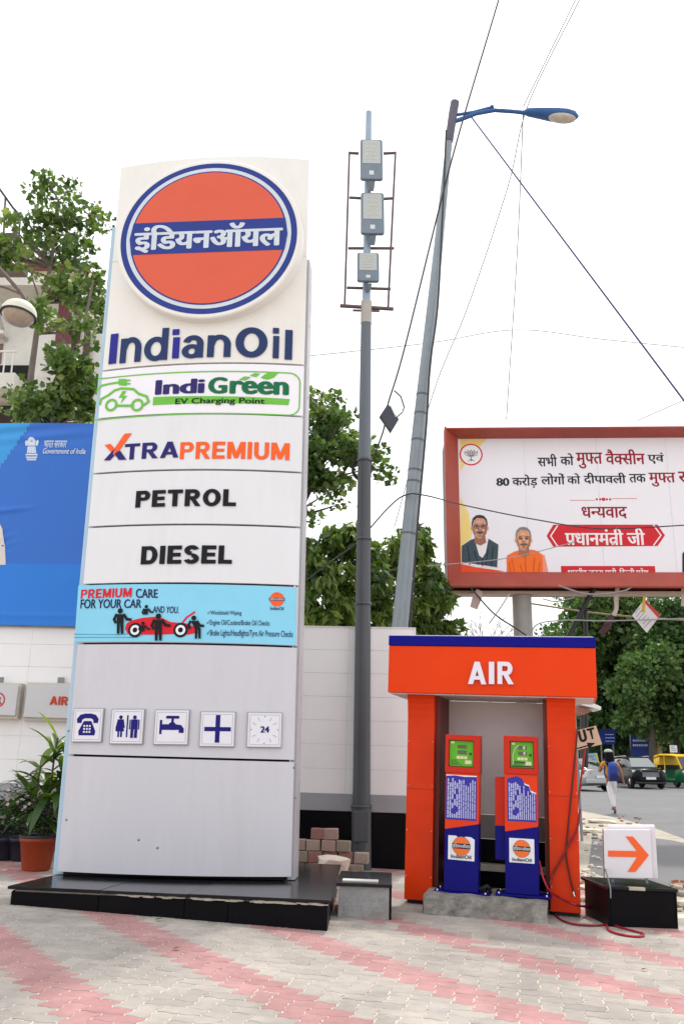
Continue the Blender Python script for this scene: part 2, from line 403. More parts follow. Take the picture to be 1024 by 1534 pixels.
# interlocking pavers laid in herringbone, every third double row pink
def pavers():
    yaw = R(11.3); cw = .146; o = Vector((-.08, 9.07, 0)); rx = Vector((math.cos(yaw), -math.sin(yaw), 0)); ry = Vector((math.sin(yaw), math.cos(yaw), 0))
    prof = [(0, 0), (.17, .085), (.33, .085), (.67, -.085), (.83, -.085)]
    def seg(a, b):
        """boundary points from lattice point a to b (unit step), shared by both neighbours"""
        fw = (b[0] - a[0]) + (b[1] - a[1]) > 0
        p, q = (a, b) if fw else (b, a); dx, dy = q[0] - p[0], q[1] - p[1]
        sg = 1 if ((p[0] + p[1]) % 2 == 0) else -1
        pts = [(p[0] + dx * t - dy * f * sg * .8, p[1] + dy * t + dx * f * sg * .8) for t, f in prof]
        if fw: return pts
        return [(q[0], q[1])] + pts[:0:-1]
    mb = MB()
    for i in range(-62, 50):
        for j in range(-34, 60):
            d = (i + j) % 4
            if d == 0: loop = [(i, j), (i + 1, j), (i + 2, j), (i + 2, j + 1), (i + 1, j + 1), (i, j + 1)]
            elif d == 2: loop = [(i, j), (i + 1, j), (i + 1, j + 1), (i + 1, j + 2), (i, j + 2), (i, j + 1)]
            else: continue
            cen = o + rx * (i + .7) * cw + ry * (j + .7) * cw
            if not (-6.8 < cen.x < 6.6 and 4.6 < cen.y < 15.6): continue
            if cen.x > 3.6 and cen.y > 10.9 - .25 * (cen.x - 3.6): continue
            pts = []
            for a, b in zip(loop, loop[1:] + loop[:1]): pts += seg(a, b)
            wp = [o + rx * (x * cw) + ry * (y * cw) for x, y in pts]
            c = sum(wp, Vector()) / len(wp)
            kk = ((i + j - 1) // 4) % 3
            pink = kk == PINK
            if pink: tone = rng.uniform(.66, 1.0) if rng.random() > .02 else .36
            else: tone = float(np.clip(rng.normal(.2, .07), .01, .4))
            h = rng.normal(0, .0008); tx, ty = rng.normal(0, .004, 2)
            lo = []; mid = []; top = []
            for q in wp:
                e = (q - c); 
                def pt(shr, dz):
                    x = c.x + e.x * (1 - shr / e.length); y = c.y + e.y * (1 - shr / e.length)
                    return (x, y, gz(x, y) + h + dz + tx * e.x + ty * e.y)
                lo.append(pt(.0045, -.03)); mid.append(pt(.0045, -.002)); top.append(pt(.008, 0))
            n = len(wp); base = len(mb.v)
            fs = [tuple(range(2 * n, 3 * n))] + [(k * n + a, k * n + (a + 1) % n, (k + 1) * n + (a + 1) % n, (k + 1) * n + a) for k in (0, 1) for a in range(n)]
            mb.add(lo + mid + top, fs, 0, False, tone)
    m = tone_mat('paver_concrete', [srgb(150, 144, 138), srgb(163, 156, 149), srgb(174, 166, 157), srgb(176, 140, 137), srgb(166, 122, 122), srgb(176, 134, 132)], .9, 0, 'tone', .5, 70, .16)
    return kind(mb.build('paving', m), 'structure')
PINK = 1
pavers()
sheet('paving_bed', [(-7.2, 4.2), (7, 4.2), (7, 10.2), (3.6, 11.2), (3.6, 16), (-7.2, 16)], -.0035, M_sand)
# street beyond the forecourt
kerb_a = [gp(868, 1214), gp(930, 1226), gp(975, 1238), gp(1024, 1256)]
kx = [(p.x, p.y) for p in kerb_a]
near = [(kx[0][0] - 10, kx[0][1] + 9)] + kx + [(kx[-1][0] + 9, kx[-1][1] - 7)]
road = near[::-1] + [(near[0][0] - 16, 60), (6, 86), (60, 84), (160, 60), (160, 2)]
sheet('road', [(near[0][0], near[0][1])] + kx + [near[-1], (160, near[-1][1] - 20), (160, 84), (-25, 88)], -.02, M_asphalt)
sheet('pavement', [(3.3, 10.4), (8.5, 9.4), (16, 10.0)] + [near[-1]] + kx[::-1] + [near[0], (2.0, 16.5)], -.012, M_walk)
sheet('driveway', [(p.x, p.y) for p in (gp(880, 1304), gp(960, 1330), gp(1070, 1344), gp(1080, 1274), gp(1005, 1258), gp(935, 1250), gp(886, 1256))], -.008, M_asphalt)
fk = MB()
for a, b in zip([(-25, 86.5), (6, 86.0), (40, 85.5), (80, 84.5)], [(6, 86.0), (40, 85.5), (80, 84.5), (150, 82)]):
    za, zb = gz(*a), gz(*b)
    fk.hexa([(a[0], a[1], za - .1), (b[0], b[1], zb - .1), (b[0], b[1] + 5, zb - .1), (a[0], a[1] + 5, za - .1)], [(a[0], a[1], za + .18), (b[0], b[1], zb + .18), (b[0], b[1] + 5, zb + .18), (a[0], a[1] + 5, za + .18)])
kind(fk.build('far_kerb', M_walk), 'structure')

# ================================================================== THE TOTEM SIGN
PF = Frame((-1.794, 10.476, .28), 4.955, 0)
PW, PH, PB = 2.598, 9.103, .14
def bulge(u): return -PB * max(0, 1 - (2 * u / PW) ** 2)
def pmap(u, w_, l): return (u, bulge(u) - .03 - l, w_)
def L(px, py): return PF.loc(px, py, bulge=lambda u: bulge(u) - .03)
sign = thing('totem_sign', 'tall curved fuel station sign with a round orange emblem above stacked white panels', 'station sign', frame=PF)
M_body = mat('side_blue_reflection', srgb(176, 204, 226), .35, .05, 2)  # pale blue paints in the reflection of the blue hoarding
M_side = mat('silver_side', srgb(186, 186, 192), .35, .06, 2)
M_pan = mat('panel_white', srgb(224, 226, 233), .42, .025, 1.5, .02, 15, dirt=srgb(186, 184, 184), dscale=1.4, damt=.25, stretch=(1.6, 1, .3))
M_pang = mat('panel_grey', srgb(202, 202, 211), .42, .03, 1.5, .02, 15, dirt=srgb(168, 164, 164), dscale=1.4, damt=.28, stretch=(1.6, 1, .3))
M_cream = mat('panel_cream', srgb(231, 230, 228), .42, .025, 1.2, .02, 15, dirt=srgb(200, 192, 182), dscale=1.1, damt=.3, stretch=(1, 1, .35))
M_lit = mat('panel_print_white', srgb(236, 236, 245), .3, .02, 2)
M_cyan = mat('print_sky_blue', srgb(132, 208, 240), .4, .04, 2)
body = MB()
body.box((-PW / 2 - .085, .06, .0), (-PW / 2 + .05, .62, PH - .9), 0)
body.build('side_cover', M_body, sign, .006)
body = MB(); body.box((PW / 2 - .05, .06, .0), (PW / 2 + .03, .36, PH - 1.5), 0)
for k in range(7): body.box((PW / 2 + .03, .2, .7 + k * 1.0), (PW / 2 + .036, .23, .73 + k), 0)
body.build('side_cover', M_side, sign, .006)
MB().box((-PW / 2 + .051, .02, .0), (PW / 2 - .10, .34, PH - .05)).build('core', M_dark, sign)
def panel(wl0, wr0, wl1, wr1, m, name='front_panel'):
    """curved sheet between two slightly sloping edges (left/right heights), with returns"""
    mb = MB(); n = 28; fr = []; bk = []
    for i in range(n + 1):
        u = -PW / 2 + PW * i / n; t = i / n; v = bulge(u)
        a, b = wl0 + (wr0 - wl0) * t, wl1 + (wr1 - wl1) * t
        fr += [(u, v - .03, a), (u, v - .03, b)]; bk += [(u, v + .03, a), (u, v + .03, b)]
    k = len(fr); fs = []
    for i in range(n):
        j = 2 * i
        fs += [(j, j + 2, j + 3, j + 1), (k + j + 1, k + j + 3, k + j + 2, k + j), (j, k + j, k + j + 2, j + 2), (j + 1, j + 3, k + j + 3, k + j + 1)]
    fs += [(0, 1, k + 1, k), (2 * n, k + 2 * n, k + 2 * n + 1, 2 * n + 1)]
    mb.add(fr + bk, fs); o = mb.build(name, m, sign)
    me = o.data; me.polygons.foreach_set('use_smooth', [True] * len(me.polygons))
    e = o.modifiers.new('split', 'EDGE_SPLIT'); e.split_angle = R(30)
    return o
def lr(l, r): return L(*l)[1], L(*r)[1]
b_top = lr((183, 250), (462, 238)); b_seam = lr((163, 393), (459, 384)); b_ig = lr((148, 556), (453, 547)); b_x = lr((142, 628), (455, 624))
b_p = lr((133, 710), (451, 708)); b_d = lr((124, 790), (449, 790)); b_c = lr((117, 876), (447, 878)); b_i = lr((109, 964), (445, 969)); b_b = lr((98, 1131), (441, 1140))
b_0 = (0.03, 0.03); g = .012
panels = {}
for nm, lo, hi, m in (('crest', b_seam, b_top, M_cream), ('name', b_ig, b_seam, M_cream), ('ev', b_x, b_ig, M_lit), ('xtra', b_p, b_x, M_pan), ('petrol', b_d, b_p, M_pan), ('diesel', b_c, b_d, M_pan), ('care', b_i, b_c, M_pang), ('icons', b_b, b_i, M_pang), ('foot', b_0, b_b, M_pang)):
    gg = .003 if nm in ('crest',) else g
    panels[nm] = panel(lo[0] + gg, lo[1] + gg, hi[0] - (.003 if nm == 'name' else g), hi[1] - (.003 if nm == 'name' else g), m)
def P(nm, name, col, build, lift=.004, maxlen=.16, depth=0.0):
    pr = Print(); build(pr); return pr.build(name, col, panels[nm], pmap, lift, maxlen=maxlen, depth=depth)
def box(x0, y0, x1, y1):
    """ink box from photo pixels: left/right ends and top/bottom at the middle"""
    ym = (y0 + y1) / 2; xm = (x0 + x1) / 2
    return (L(x0, ym)[0], L(xm, y1)[1], L(x1, ym)[0], L(xm, y0)[1])
def quad(bl, br, tr, tl): return [L(*bl), L(*br), L(*tr), L(*tl)]
I_navy = ink('ink_navy', 40, 58, 108); I_blue = ink('ink_royal_blue', 45, 60, 150); I_orange = ink('ink_orange', 242, 100, 45); I_black = ink('ink_black', 18, 20, 28)
I_white = ink('ink_white', 232, 236, 242); I_red = ink('ink_red', 216, 32, 48); I_green = ink('ink_green', 110, 190, 70); I_dgreen = ink('ink_deep_green', 20, 110, 70); I_vio = ink('ink_indigo', 48, 40, 110)

# round emblem: a shallow lens on the top panel
v_em = -PB - .04
Le = lambda x, y: PF.loc(x, y, v_em - .12)
em_u, em_w = Le(312, 355); em_r = (Le(450.5, 355)[0] - Le(173.5, 355)[0]) / 2; em_k = (Le(312, 237)[1] - Le(312, 473.5)[1]) / 2 / em_r
emb = MB().lathe([(0, v_em - .12), (em_r * .985, v_em - .12), (em_r, v_em - .105), (em_r, v_em + .16), (em_r * .96, v_em + .16)], 96, (0, 0, 0), 'y').build('round_emblem', M_cream, sign, loc=(em_u, 0, em_w))
emb.scale = (1, 1, em_k)
em = emb.modifiers.new('split', 'EDGE_SPLIT'); em.split_angle = R(30)
emap = flat(v_em - .12)
def E(name, col, build, lift): pr = Print(); build(pr); return pr.build(name, col, emb, emap, lift)
I_ebl = ink('emblem_blue', 44, 62, 140); I_eor = mat('emblem_orange', srgb(214, 84, 52), .3, .03, 2); I_epale = ink('emblem_pale', 205, 214, 226)
E('ring', I_ebl, lambda p: p.disc((0, 0), em_r * .95, 96), .003)
E('ring', I_epale, lambda p: p.disc((0, 0), em_r * .887, 96), .006)
E('ring', I_ebl, lambda p: p.disc((0, 0), em_r * .842, 96), .009)
E('orange_disc', I_eor, lambda p: p.disc((0, 0), em_r * .826, 96), .012)
bl = em_r
E('band', I_ebl, lambda p: p.poly([(-bl * .82, bl * -.20), (bl * .82, bl * -.20), (bl * .85, 0), (bl * .82, bl * .20), (-bl * .82, bl * .20), (-bl * .85, 0)]), .015)
E('lettering', I_epale, lambda p: p.text(['इं', 'िडयन', 'ऑयल'], (-bl * .80, -bl * .185, bl * .80, bl * .165), .045), .018)

# IndianOil, raised letters
M_ltr = mat('letter_navy', srgb(44, 60, 104), .5, .04, 3, spec=.15); M_ltr2 = mat('letter_bright_blue', srgb(46, 48, 146), .5, .04, 3, spec=.15)
for ch, q, mm in (('I', (165, 501, 176, 545), M_ltr2), ('n', (181, 506, 212, 543), M_ltr), ('d', (217, 493, 252, 541), M_ltr), ('ı', (259, 506, 269, 537), M_ltr2), ('a', (273, 503, 305, 537), M_ltr), ('n', (311, 502, 346, 535), M_ltr), ('O', (353, 491, 401, 536), M_ltr), ('ı', (409, 504, 418, 537), M_ltr), ('l', (427, 495, 438, 539), M_ltr)):
    def bd(p, ch=ch, q=q):
        if ch in 'Iıl': u0, w0, u1, w1 = box(*q); p.rect(u0, w0, u1, w1)
        else: p.block(ch, box(*q))
        if ch == 'ı': u0, w0, u1, w1 = box(q[0], q[1] - 12, q[2], q[1] - 4); p.rect(u0, w0, u1, w1)
    P('name', 'letter', mm, bd, .004, .12, .012)

# EV charging panel
def ev_border(p):
    o = box(146, 557, 449, 620)
    x0, y0, x1, y1 = o; r = .13; pts = []
    pts = [(x0, y0)]
    for cx, cy, a in ((x1 - r, y0 + r, -90), (x1 - r, y1 - r, 0)):
        pts += [(cx + r * math.cos(R(a + 15 * k)), cy + r * math.sin(R(a + 15 * k))) for k in range(7)]
    p.stroke(pts + [(x0, y1)], .016)
P('ev', 'border', I_green, ev_border)
P('ev', 'lettering', I_vio, lambda p: p.text('Indi', box(233, 568, 307, 590), .05), .005)
P('ev', 'lettering', I_dgreen, lambda p: (p.text('G', box(312, 565, 341, 590), .06), p.text('reen', box(344, 571, 433, 591), .05)), .005)
P('ev', 'leaf_mark', I_green, lambda p: [p.poly([L(*c) for c in q]) for q in ([(390, 566), (400, 559), (418, 558), (410, 566), (400, 569)], [(374, 563), (382, 559), (390, 560), (384, 565)], [(358, 569), (366, 564), (376, 565), (368, 570)])], .006)
P('ev', 'lettering_bar', I_green, lambda p: p.poly(quad((229, 607), (432, 607), (434, 598), (230, 595))), .005)
P('ev', 'lettering', I_black, lambda p: p.text('EV Charging Point', box(263, 596, 397, 607), .02), .009)
def ev_car(p):
    p.stroke([L(*q) for q in ((150, 606), (152, 598), (163, 592), (172, 585), (182, 582), (200, 583), (208, 590), (220, 594), (223, 602), (216, 607))], .03)
    p.stroke([L(*q) for q in ((176, 608), (200, 608))], .03)
    for cx in (167, 206): p.ring(L(cx, 607), .055, .085)
    p.poly([L(*q) for q in ((184, 586), (178, 596), (184, 596), (181, 605), (191, 593), (185, 593), (190, 586))])
    p.stroke([L(*q) for q in ((146, 586), (152, 578), (165, 575), (178, 573))], .025)
    p.poly([L(*q) for q in ((178, 568), (190, 568), (190, 578), (178, 577))]); p.stroke([L(190, 570), L(195, 570)], .02); p.stroke([L(190, 575), L(195, 575)], .02)
P('ev', 'charging_car_symbol', I_green, ev_car, .006)

# fuel grades
P('xtra', 'lettering', ink('ink_navy_b', 40, 38, 110), lambda p: (p.block('TRA', box(187, 663, 268, 687)), p.poly([L(*q) for q in ((156, 690), (172, 672), (177, 677), (165, 690))]), p.poly([L(*q) for q in ((172, 680), (180, 675), (190, 689), (178, 689))])), .005)
P('xtra', 'lettering', I_orange, lambda p: p.block('PREMIUM', box(270, 662, 434, 688)), .005)
P('xtra', 'tick_mark', I_orange, lambda p: p.poly([L(*q) for q in ((157, 667), (166, 665), (172, 672), (187, 650), (198, 649), (173, 684))]), .009)
P('petrol', 'lettering', I_black, lambda p: p.block('PETROL', box(204, 733, 354, 759), .25), .005, depth=.006)
P('diesel', 'lettering', I_black, lambda p: p.block('DIESEL', box(212, 817, 348, 845), .25), .005, depth=.006)

# car care banner
ban = panels['care']
P('care', 'banner_sheet', M_cyan, lambda p: p.poly(quad((112, 961), (443, 967), (444, 880), (118, 877))), .006)
P('care', 'lettering', I_red, lambda p: p.block('PREMIUM', box(122, 882, 198, 896)), .010)
I_nv2 = ink('ink_dark_navy', 36, 34, 84)
P('care', 'lettering', I_nv2, lambda p: (p.text4('CARE', quad((204, 896), (237, 896), (237, 883), (204, 882)), .03), p.text4('FOR YOUR CAR', quad((121, 912), (212, 911), (213, 898), (122, 898)), .02), p.text4('AND YOU.', quad((229, 918), (268, 919), (269, 909), (230, 908)), .02)), .010)
P('care', 'lettering', I_nv2, lambda p: (p.text('✓Windshield Wiping', box(311, 915, 362, 923), .01), p.text('✓Engine Oil/Coolant/Brake Oil Checks', box(310, 929, 404, 939), .01), p.text('✓Brake Lights/Headlights/Tyre Air Pressure Checks', box(310, 944, 439, 956), .01)), .010)
def redcar(p):
    p.poly([L(*q) for q in ((190, 934), (200, 929), (212, 926), (230, 924), (244, 926), (256, 932), (280, 934), (294, 940), (296, 948), (282, 951), (262, 950), (236, 951), (212, 951), (192, 950), (188, 942))])
    p.stroke([L(*q) for q in ((273, 934), (280, 925), (292, 917))], .022)
P('care', 'car_picture', I_red, redcar, .010)
for cx in (203, 271):
    P('care', 'car_wheel_picture', I_black, lambda p: p.disc(L(cx, 944), .085, 24), .013)
    P('care', 'car_wheel_picture', I_white, lambda p: p.ring(L(cx, 944), .03, .058, 16), .017)
def crew(p, which):
    def fig(x, y0, y1, lean=0, legs=1):
        h = y1 - y0; p.disc(L(x + lean, y0 + h * .09), h * .00085, 14)
        p.poly([L(*q) for q in ((x - h * .13 + lean, y0 + h * .22), (x + h * .13 + lean, y0 + h * .22), (x + h * .13, y0 + h * .58), (x - h * .13, y0 + h * .58))])
        p.stroke([L(x - h * .15 + lean, y0 + h * .24), L(x - h * .24 + lean, y0 + h * .42), L(x - h * .18 + lean, y0 + h * .55)], h * .00085)
        p.stroke([L(x + h * .15 + lean, y0 + h * .24), L(x + h * .26 + lean, y0 + h * .42), L(x + h * .42 + lean, y0 + h * .44)], h * .00085)
        if legs:
            p.poly([L(*q) for q in ((x - h * .13, y0 + h * .58), (x - h * .01, y0 + h * .58), (x - h * .03, y1), (x - h * .13, y1))])
            p.poly([L(*q) for q in ((x + h * .01, y0 + h * .58), (x + h * .13, y0 + h * .58), (x + h * .13, y1), (x + h * .03, y1))])
    fig(*which)
for wh in ((181, 912, 950), (219, 907, 931, 1, 0), (214, 932, 956, 1, 0), (238, 920, 960), (297, 923, 957, -6)): P('care', 'crew_picture', I_black, lambda p: crew(p, wh), .020)
P('care', 'line_mark', ink('ink_teal', 60, 140, 150), lambda p: (p.stroke([L(111, 950), L(180, 951), L(198, 949)], .006), p.stroke([L(111, 955), L(205, 955), L(214, 951)], .006)), .010)
P('care', 'small_emblem', I_orange, lambda p: p.disc(L(415, 898), .085, 28), .010)
P('care', 'small_emblem', I_navy, lambda p: p.rect(L(405, 0)[0] * 0 + L(415, 898)[0] - .09, L(415, 900)[1], L(415, 898)[0] + .09, L(415, 896)[1]), .013)
P('care', 'lettering', I_white, lambda p: p.text(['इं', 'िडयन', 'ऑयल'], (L(415, 898)[0] - .08, L(415, 900)[1], L(415, 898)[0] + .08, L(415, 896)[1]), 0), .016)
P('care', 'lettering', I_navy, lambda p: p.text('IndianOil', box(405, 909, 425, 914), .02), .010)

# service plaques
I_ico = ink('icon_blue', 24, 20, 116); I_plq = mat('plaque_white', srgb(226, 226, 236), .25, .02, 3); I_frm = mat('plaque_rim', srgb(150, 150, 158), .3, .05, 3)
def plaque(x0, y0, x1, y1, marks, col=I_ico):
    u0, w0, u1, w1 = box(x0, y0, x1, y1); um, wm = (u0 + u1) / 2, (w0 + w1) / 2
    sl = (bulge(um + .05) - bulge(um - .05)) / .1
    mb = MB(); mb.box((u0 - um, -.012, w0 - wm), (u1 - um, .03, w1 - wm))
    o = mb.build('plaque', I_frm, panels['icons'], .004, (um, bulge(um) - .045, wm)); o.rotation_euler = (0, 0, math.atan(sl))
    def U(x, y): return (u0 - um + (u1 - u0) * x, w0 - wm + (w1 - w0) * y)
    pr = Print(); pr.rect(*U(.03, .03), *U(.97, .97)); pr.build('plaque_face', I_plq, panels['icons'], lambda a, b, l: (0, 0, 0), 0) if False else None
    def put(name, m, f, lift):
        q = Print(); f(q); oo = q.build(name, m, o, flat(-.012), lift); return oo
    put('face', I_plq, lambda q: q.rect(*U(.025, .025), *U(.975, .975)), .0015)
    put('line', I_frm, lambda q: [q.stroke([U(a, b), U(c, d)], .004) for a, b, c, d in ((.08, .08, .92, .08), (.92, .08, .92, .92), (.92, .92, .08, .92), (.08, .92, .08, .08))], .003)
    put('symbol', col, lambda q: marks(q, U), .004)
    return o
def phone(q, U):
    q.poly([U(*c) for c in ((.24, .2), (.76, .2), (.78, .32), (.66, .55), (.62, .62), (.38, .62), (.34, .55), (.22, .32))])
    q.poly([U(*c) for c in ((.16, .56), (.3, .56), (.32, .66), (.4, .7), (.6, .7), (.68, .66), (.7, .56), (.84, .56), (.86, .68), (.76, .8), (.6, .84), (.4, .84), (.24, .8), (.14, .68))])
def phone_keys(o, w_): pass
def wc(q, U):
    for cx, k in ((.3, 0), (.72, 1)):
        q.disc(U(cx, .76), .022, 14)
        if k == 0:
            q.poly([U(*c) for c in ((cx - .09, .7), (cx + .09, .7), (cx + .14, .46), (cx + .1, .46), (cx + .07, .56), (cx + .13, .36), (cx - .13, .36), (cx - .07, .56), (cx - .1, .46), (cx - .14, .46))])
            q.rect(*U(cx - .07, .2), *U(cx - .015, .36)); q.rect(*U(cx + .015, .2), *U(cx + .07, .36))
        else:
            q.rect(*U(cx - .1, .42), *U(cx + .1, .7)); q.rect(*U(cx - .15, .42), *U(cx - .115, .69)); q.rect(*U(cx + .115, .42), *U(cx + .15, .69))
            q.rect(*U(cx - .1, .18), *U(cx - .015, .43)); q.rect(*U(cx + .015, .18), *U(cx + .1, .43))
    q.rect(*U(.49, .2), *U(.53, .82))
def tap(q, U):
    q.rect(*U(.16, .3), *U(.23, .7)); q.rect(*U(.23, .42), *U(.66, .58)); q.disc(U(.52, .53), .045, 20)
    q.poly([U(*c) for c in ((.62, .58), (.78, .56), (.86, .46), (.86, .34), (.72, .34), (.72, .42), (.64, .43))])
    q.rect(*U(.49, .58), *U(.56, .76)); q.rect(*U(.36, .74), *U(.69, .82)); q.disc(U(.37, .78), .016, 10); q.disc(U(.68, .78), .016, 10)
def plus(q, U): q.rect(*U(.44, .12), *U(.57, .9)); q.rect(*U(.13, .44), *U(.88, .56))
def clock(q, U):
    q.text('24', (*U(.38, .42), *U(.64, .6)), .05)
    for k in range(12):
        a = R(30 * k); r0, r1 = (.36, .42) if k % 3 == 0 else (.28, .4)
        if k % 3: q.stroke([U(.5 + r0 * math.sin(a), .5 + r0 * math.cos(a)), U(.5 + r1 * math.sin(a), .5 + r1 * math.cos(a))], .003)
        else: q.disc(U(.5 + .38 * math.sin(a), .5 + .38 * math.cos(a)), .006, 8)
ph = plaque(110, 1061, 156, 1112, phone); plaque(167, 1062, 217, 1115, wc); plaque(232, 1063, 284, 1116, tap); plaque(300, 1066, 353, 1119, plus); plaque(370, 1067, 423, 1120, clock)
q = Print()
for a in range(3):
    for b in range(3): q.rect(-.045 + a * .036, -.085 + b * .033, -.023 + a * .036, -.066 + b * .033)
q.build('keypad', I_plq, ph, flat(-.012), .0065)
# bolts and scuffs on the foot panel
bb = MB()
for px, py in ((103, 1095), (100, 1228), (236, 1270), (208, 1258), (440, 1150), (442, 1195)):
    u, w_ = L(px, py); bb.lathe([(0, -.006), (.012, -.004), (.014, 0)], 8, (u, bulge(u) - .03, w_), 'y')
bb.build('bolt', M_steel, panels['foot'])

# plinth of black granite
QF = Frame(gp(15, 1355), 11.3, 0); a = gp(490, 1395); QF = Frame(Vector((gp(15, 1355).x, gp(15, 1355).y, 0)), math.degrees(math.atan2(-(a.y - gp(15, 1355).y), a.x - gp(15, 1355).x)), 0)
QL = math.hypot(a.x - QF.o.x, a.y - QF.o.y)
SK = .175
plinth = thing('granite_plinth', 'long low black granite plinth under the tall station sign, its front edge chipped', 'plinth', frame=QF)
M_gran = mat('black_granite', (.005, .005, .0065), .34, .4, 60, .02, 30, spec=.08, dirt=(.02, .019, .017), dscale=1.4, damt=.3)
M_grantop = mat('black_granite_top', (.012, .0125, .015), .16, .3, 60, .03, 4, spec=.2, dirt=(.07, .066, .06), dscale=1.8, damt=.35)
M_mortar = mat('mortar', srgb(176, 168, 156), .95, .2, 20, .8, 60)
MB().prism([(.03, .03), (QL - .04, .03), (QL - .04 - SK * 2.87, 2.9), (.03, 2.9)], 'z', -.2, .235).build('core', M_mortar, plinth)
cuts = [0, .96, 1.86, 2.3, QL]
for u0, u1 in zip(cuts[:-1], cuts[1:]): MB().box((u0 + .003, 0, -.2), (u1 - .003, .026, .225 + rng.uniform(-.004, .002))).build('facing_slab', M_gran, plinth, .003)
for v0 in (.028, 1.0, 2.0): MB().prism([(QL - .028 - SK * v0, v0), (QL - SK * v0, v0), (QL - SK * (v0 + .9), v0 + .9), (QL - .028 - SK * (v0 + .9), v0 + .9)], 'z', -.2, .232).build('facing_slab', M_gran, plinth, .003); MB().box((0, v0, -.2), (.028, v0 + .965, .232)).build('facing_slab', M_gran, plinth, .003)
for u0, u1 in zip([-.03, .98, 1.9], [.98, 1.9, QL + .035]):
    t = .004 * rng.random(); k_ = SK if u1 > QL else 0; MB().prism([(u0 + .003, -.03), (u1 - .003, -.03), (u1 - .003 - k_, 1.0), (u0 + .003, 1.0)], 'z', .243 + t, .272 + t).build('top_slab', M_grantop, plinth, .004)
    MB().prism([(u0 + .003, 1.006), (u1 - .003 - k_, 1.006), (u1 - .003 - k_ * 2.9, 2.9), (u0 + .003, 2.9)], 'z', .243 + t, .270 + t).build('top_slab', M_grantop, plinth, .004)
mo = MB()
for k in range(60):
    u = rng.uniform(1.2, QL - .03); s_ = rng.uniform(.01, .05) * (1 if u < 2.9 else 1.5)
    z = .232 + rng.uniform(-.006, .008); lo_ = [(u + s_ * 1.6 * math.cos(t), -.012 + .012 * math.sin(t), z - .006) for t in np.linspace(0, 6.28, 7)[:-1]]
    mo.hexa(lo_, [(x * 1, y, z + rng.uniform(.002, .010)) for x, y, _ in lo_])
mo.build('mortar_edge', M_mortar, plinth)

# grey block with its black top, right of the plinth
b0, b1 = gp(506, 1374), gp(588, 1381)
BF = Frame((b0.x, b0.y, gz(b0.x, b0.y) - .02), 3.0, 1)
blw = (b1 - b0).length - .05; blh = BF.loc(508, 1327)[1]
blk = thing('masonry_block', 'small grey cement block with a black stone top, left of the orange kiosk', 'block', frame=BF)
mb = MB(); n1, n2 = 14, 8; grid = [[(blw * i / n1, -.004 + (.012 * rng.random() if 0 < i < n1 and 0 < j < n2 else 0.002), -.06 + (blh + .06) * j / n2) for j in range(n2 + 1)] for i in range(n1 + 1)]
vs = [p for c_ in grid for p in c_]; mb.add(vs, [(i * (n2 + 1) + j, (i + 1) * (n2 + 1) + j, (i + 1) * (n2 + 1) + j + 1, i * (n2 + 1) + j + 1) for i in range(n1) for j in range(n2)])
mb.box((.0, .009, -.06), (blw, .9, blh)); mb.build('core', mat('grey_cement', srgb(150, 150, 150), .95, .12, 8, .9, 40, dirt=srgb(105, 98, 88), dscale=4, damt=.6), blk)
MB().box((-.03, -.035, blh + .002), (blw + .03, .98, blh + .035)).build('top_slab', M_grantop, blk, .004)
MB().box((.03, .10, blh + .036), (blw * .78, .24, blh + .045)).build('marble_strip', mat('marble_strip', srgb(214, 210, 204), .5, .1, 8), blk)
MB().box((blw + .002, .0, -.06), (blw + .026, .96, blh - .003)).build('facing_slab', M_gran, blk, .003)
MB().box((-.02, -.012, blh - .03), (.012, .9, blh - .001)).build('facing_slab', M_mortar, blk)

# ================================================================== THE AIR KIOSK
KF = Frame((.506, 10.899, .028), 14.5, 1.75); KW, KH, KD, KB = 2.411, 2.984, 1.15, .679
kio = thing('air_kiosk', 'orange kiosk lettered AIR with a blue roof band, open at the front', 'kiosk', frame=KF)
M_or = mat('orange_sheet', (.80, .050, .002), .42, .06, 2.2, .06, 3, spec=.16, dirt=srgb(190, 60, 12), dscale=1.1, damt=.35)
M_or2 = mat('orange_column', (.70, .040, .002), .34, .08, 2.2, .03, 6, spec=.2, dirt=srgb(170, 50, 12), dscale=1.3, damt=.4)
M_kb = mat('royal_blue_sheet', (.003, .003, .22), .45, .06, 2, spec=.12)
M_soff = mat('soffit_white', srgb(214, 206, 204), .5, .05, 2)
M_kwall = mat('kiosk_back_white', srgb(240, 232, 232), .5, .05, 1.5, .03, 20, dirt=srgb(170, 156, 150), dscale=1.2, damt=.3)
hb = .118
MB().box((0, 0, KH - KB), (KW, KD, KH - hb - .004)).build('fascia', M_or, kio, .006)
MB().box((-.004, -.012, KH - hb), (KW + .004, KD + .01, KH)).build('roof_band', M_kb, kio, .005)
MB().box((.02, .02, KH + .002), (KW - .02, KD - .02, KH + .012)).build('roof_sheet', M_white, kio)
mb = MB()
for u0, u1 in ((.03, .80), (.806, 1.60), (1.606, KW - .03)): mb.box((u0, .03, KH - KB - .014), (u1, KD - .03, KH - KB - .003))
mb.build('soffit', M_soff, kio)
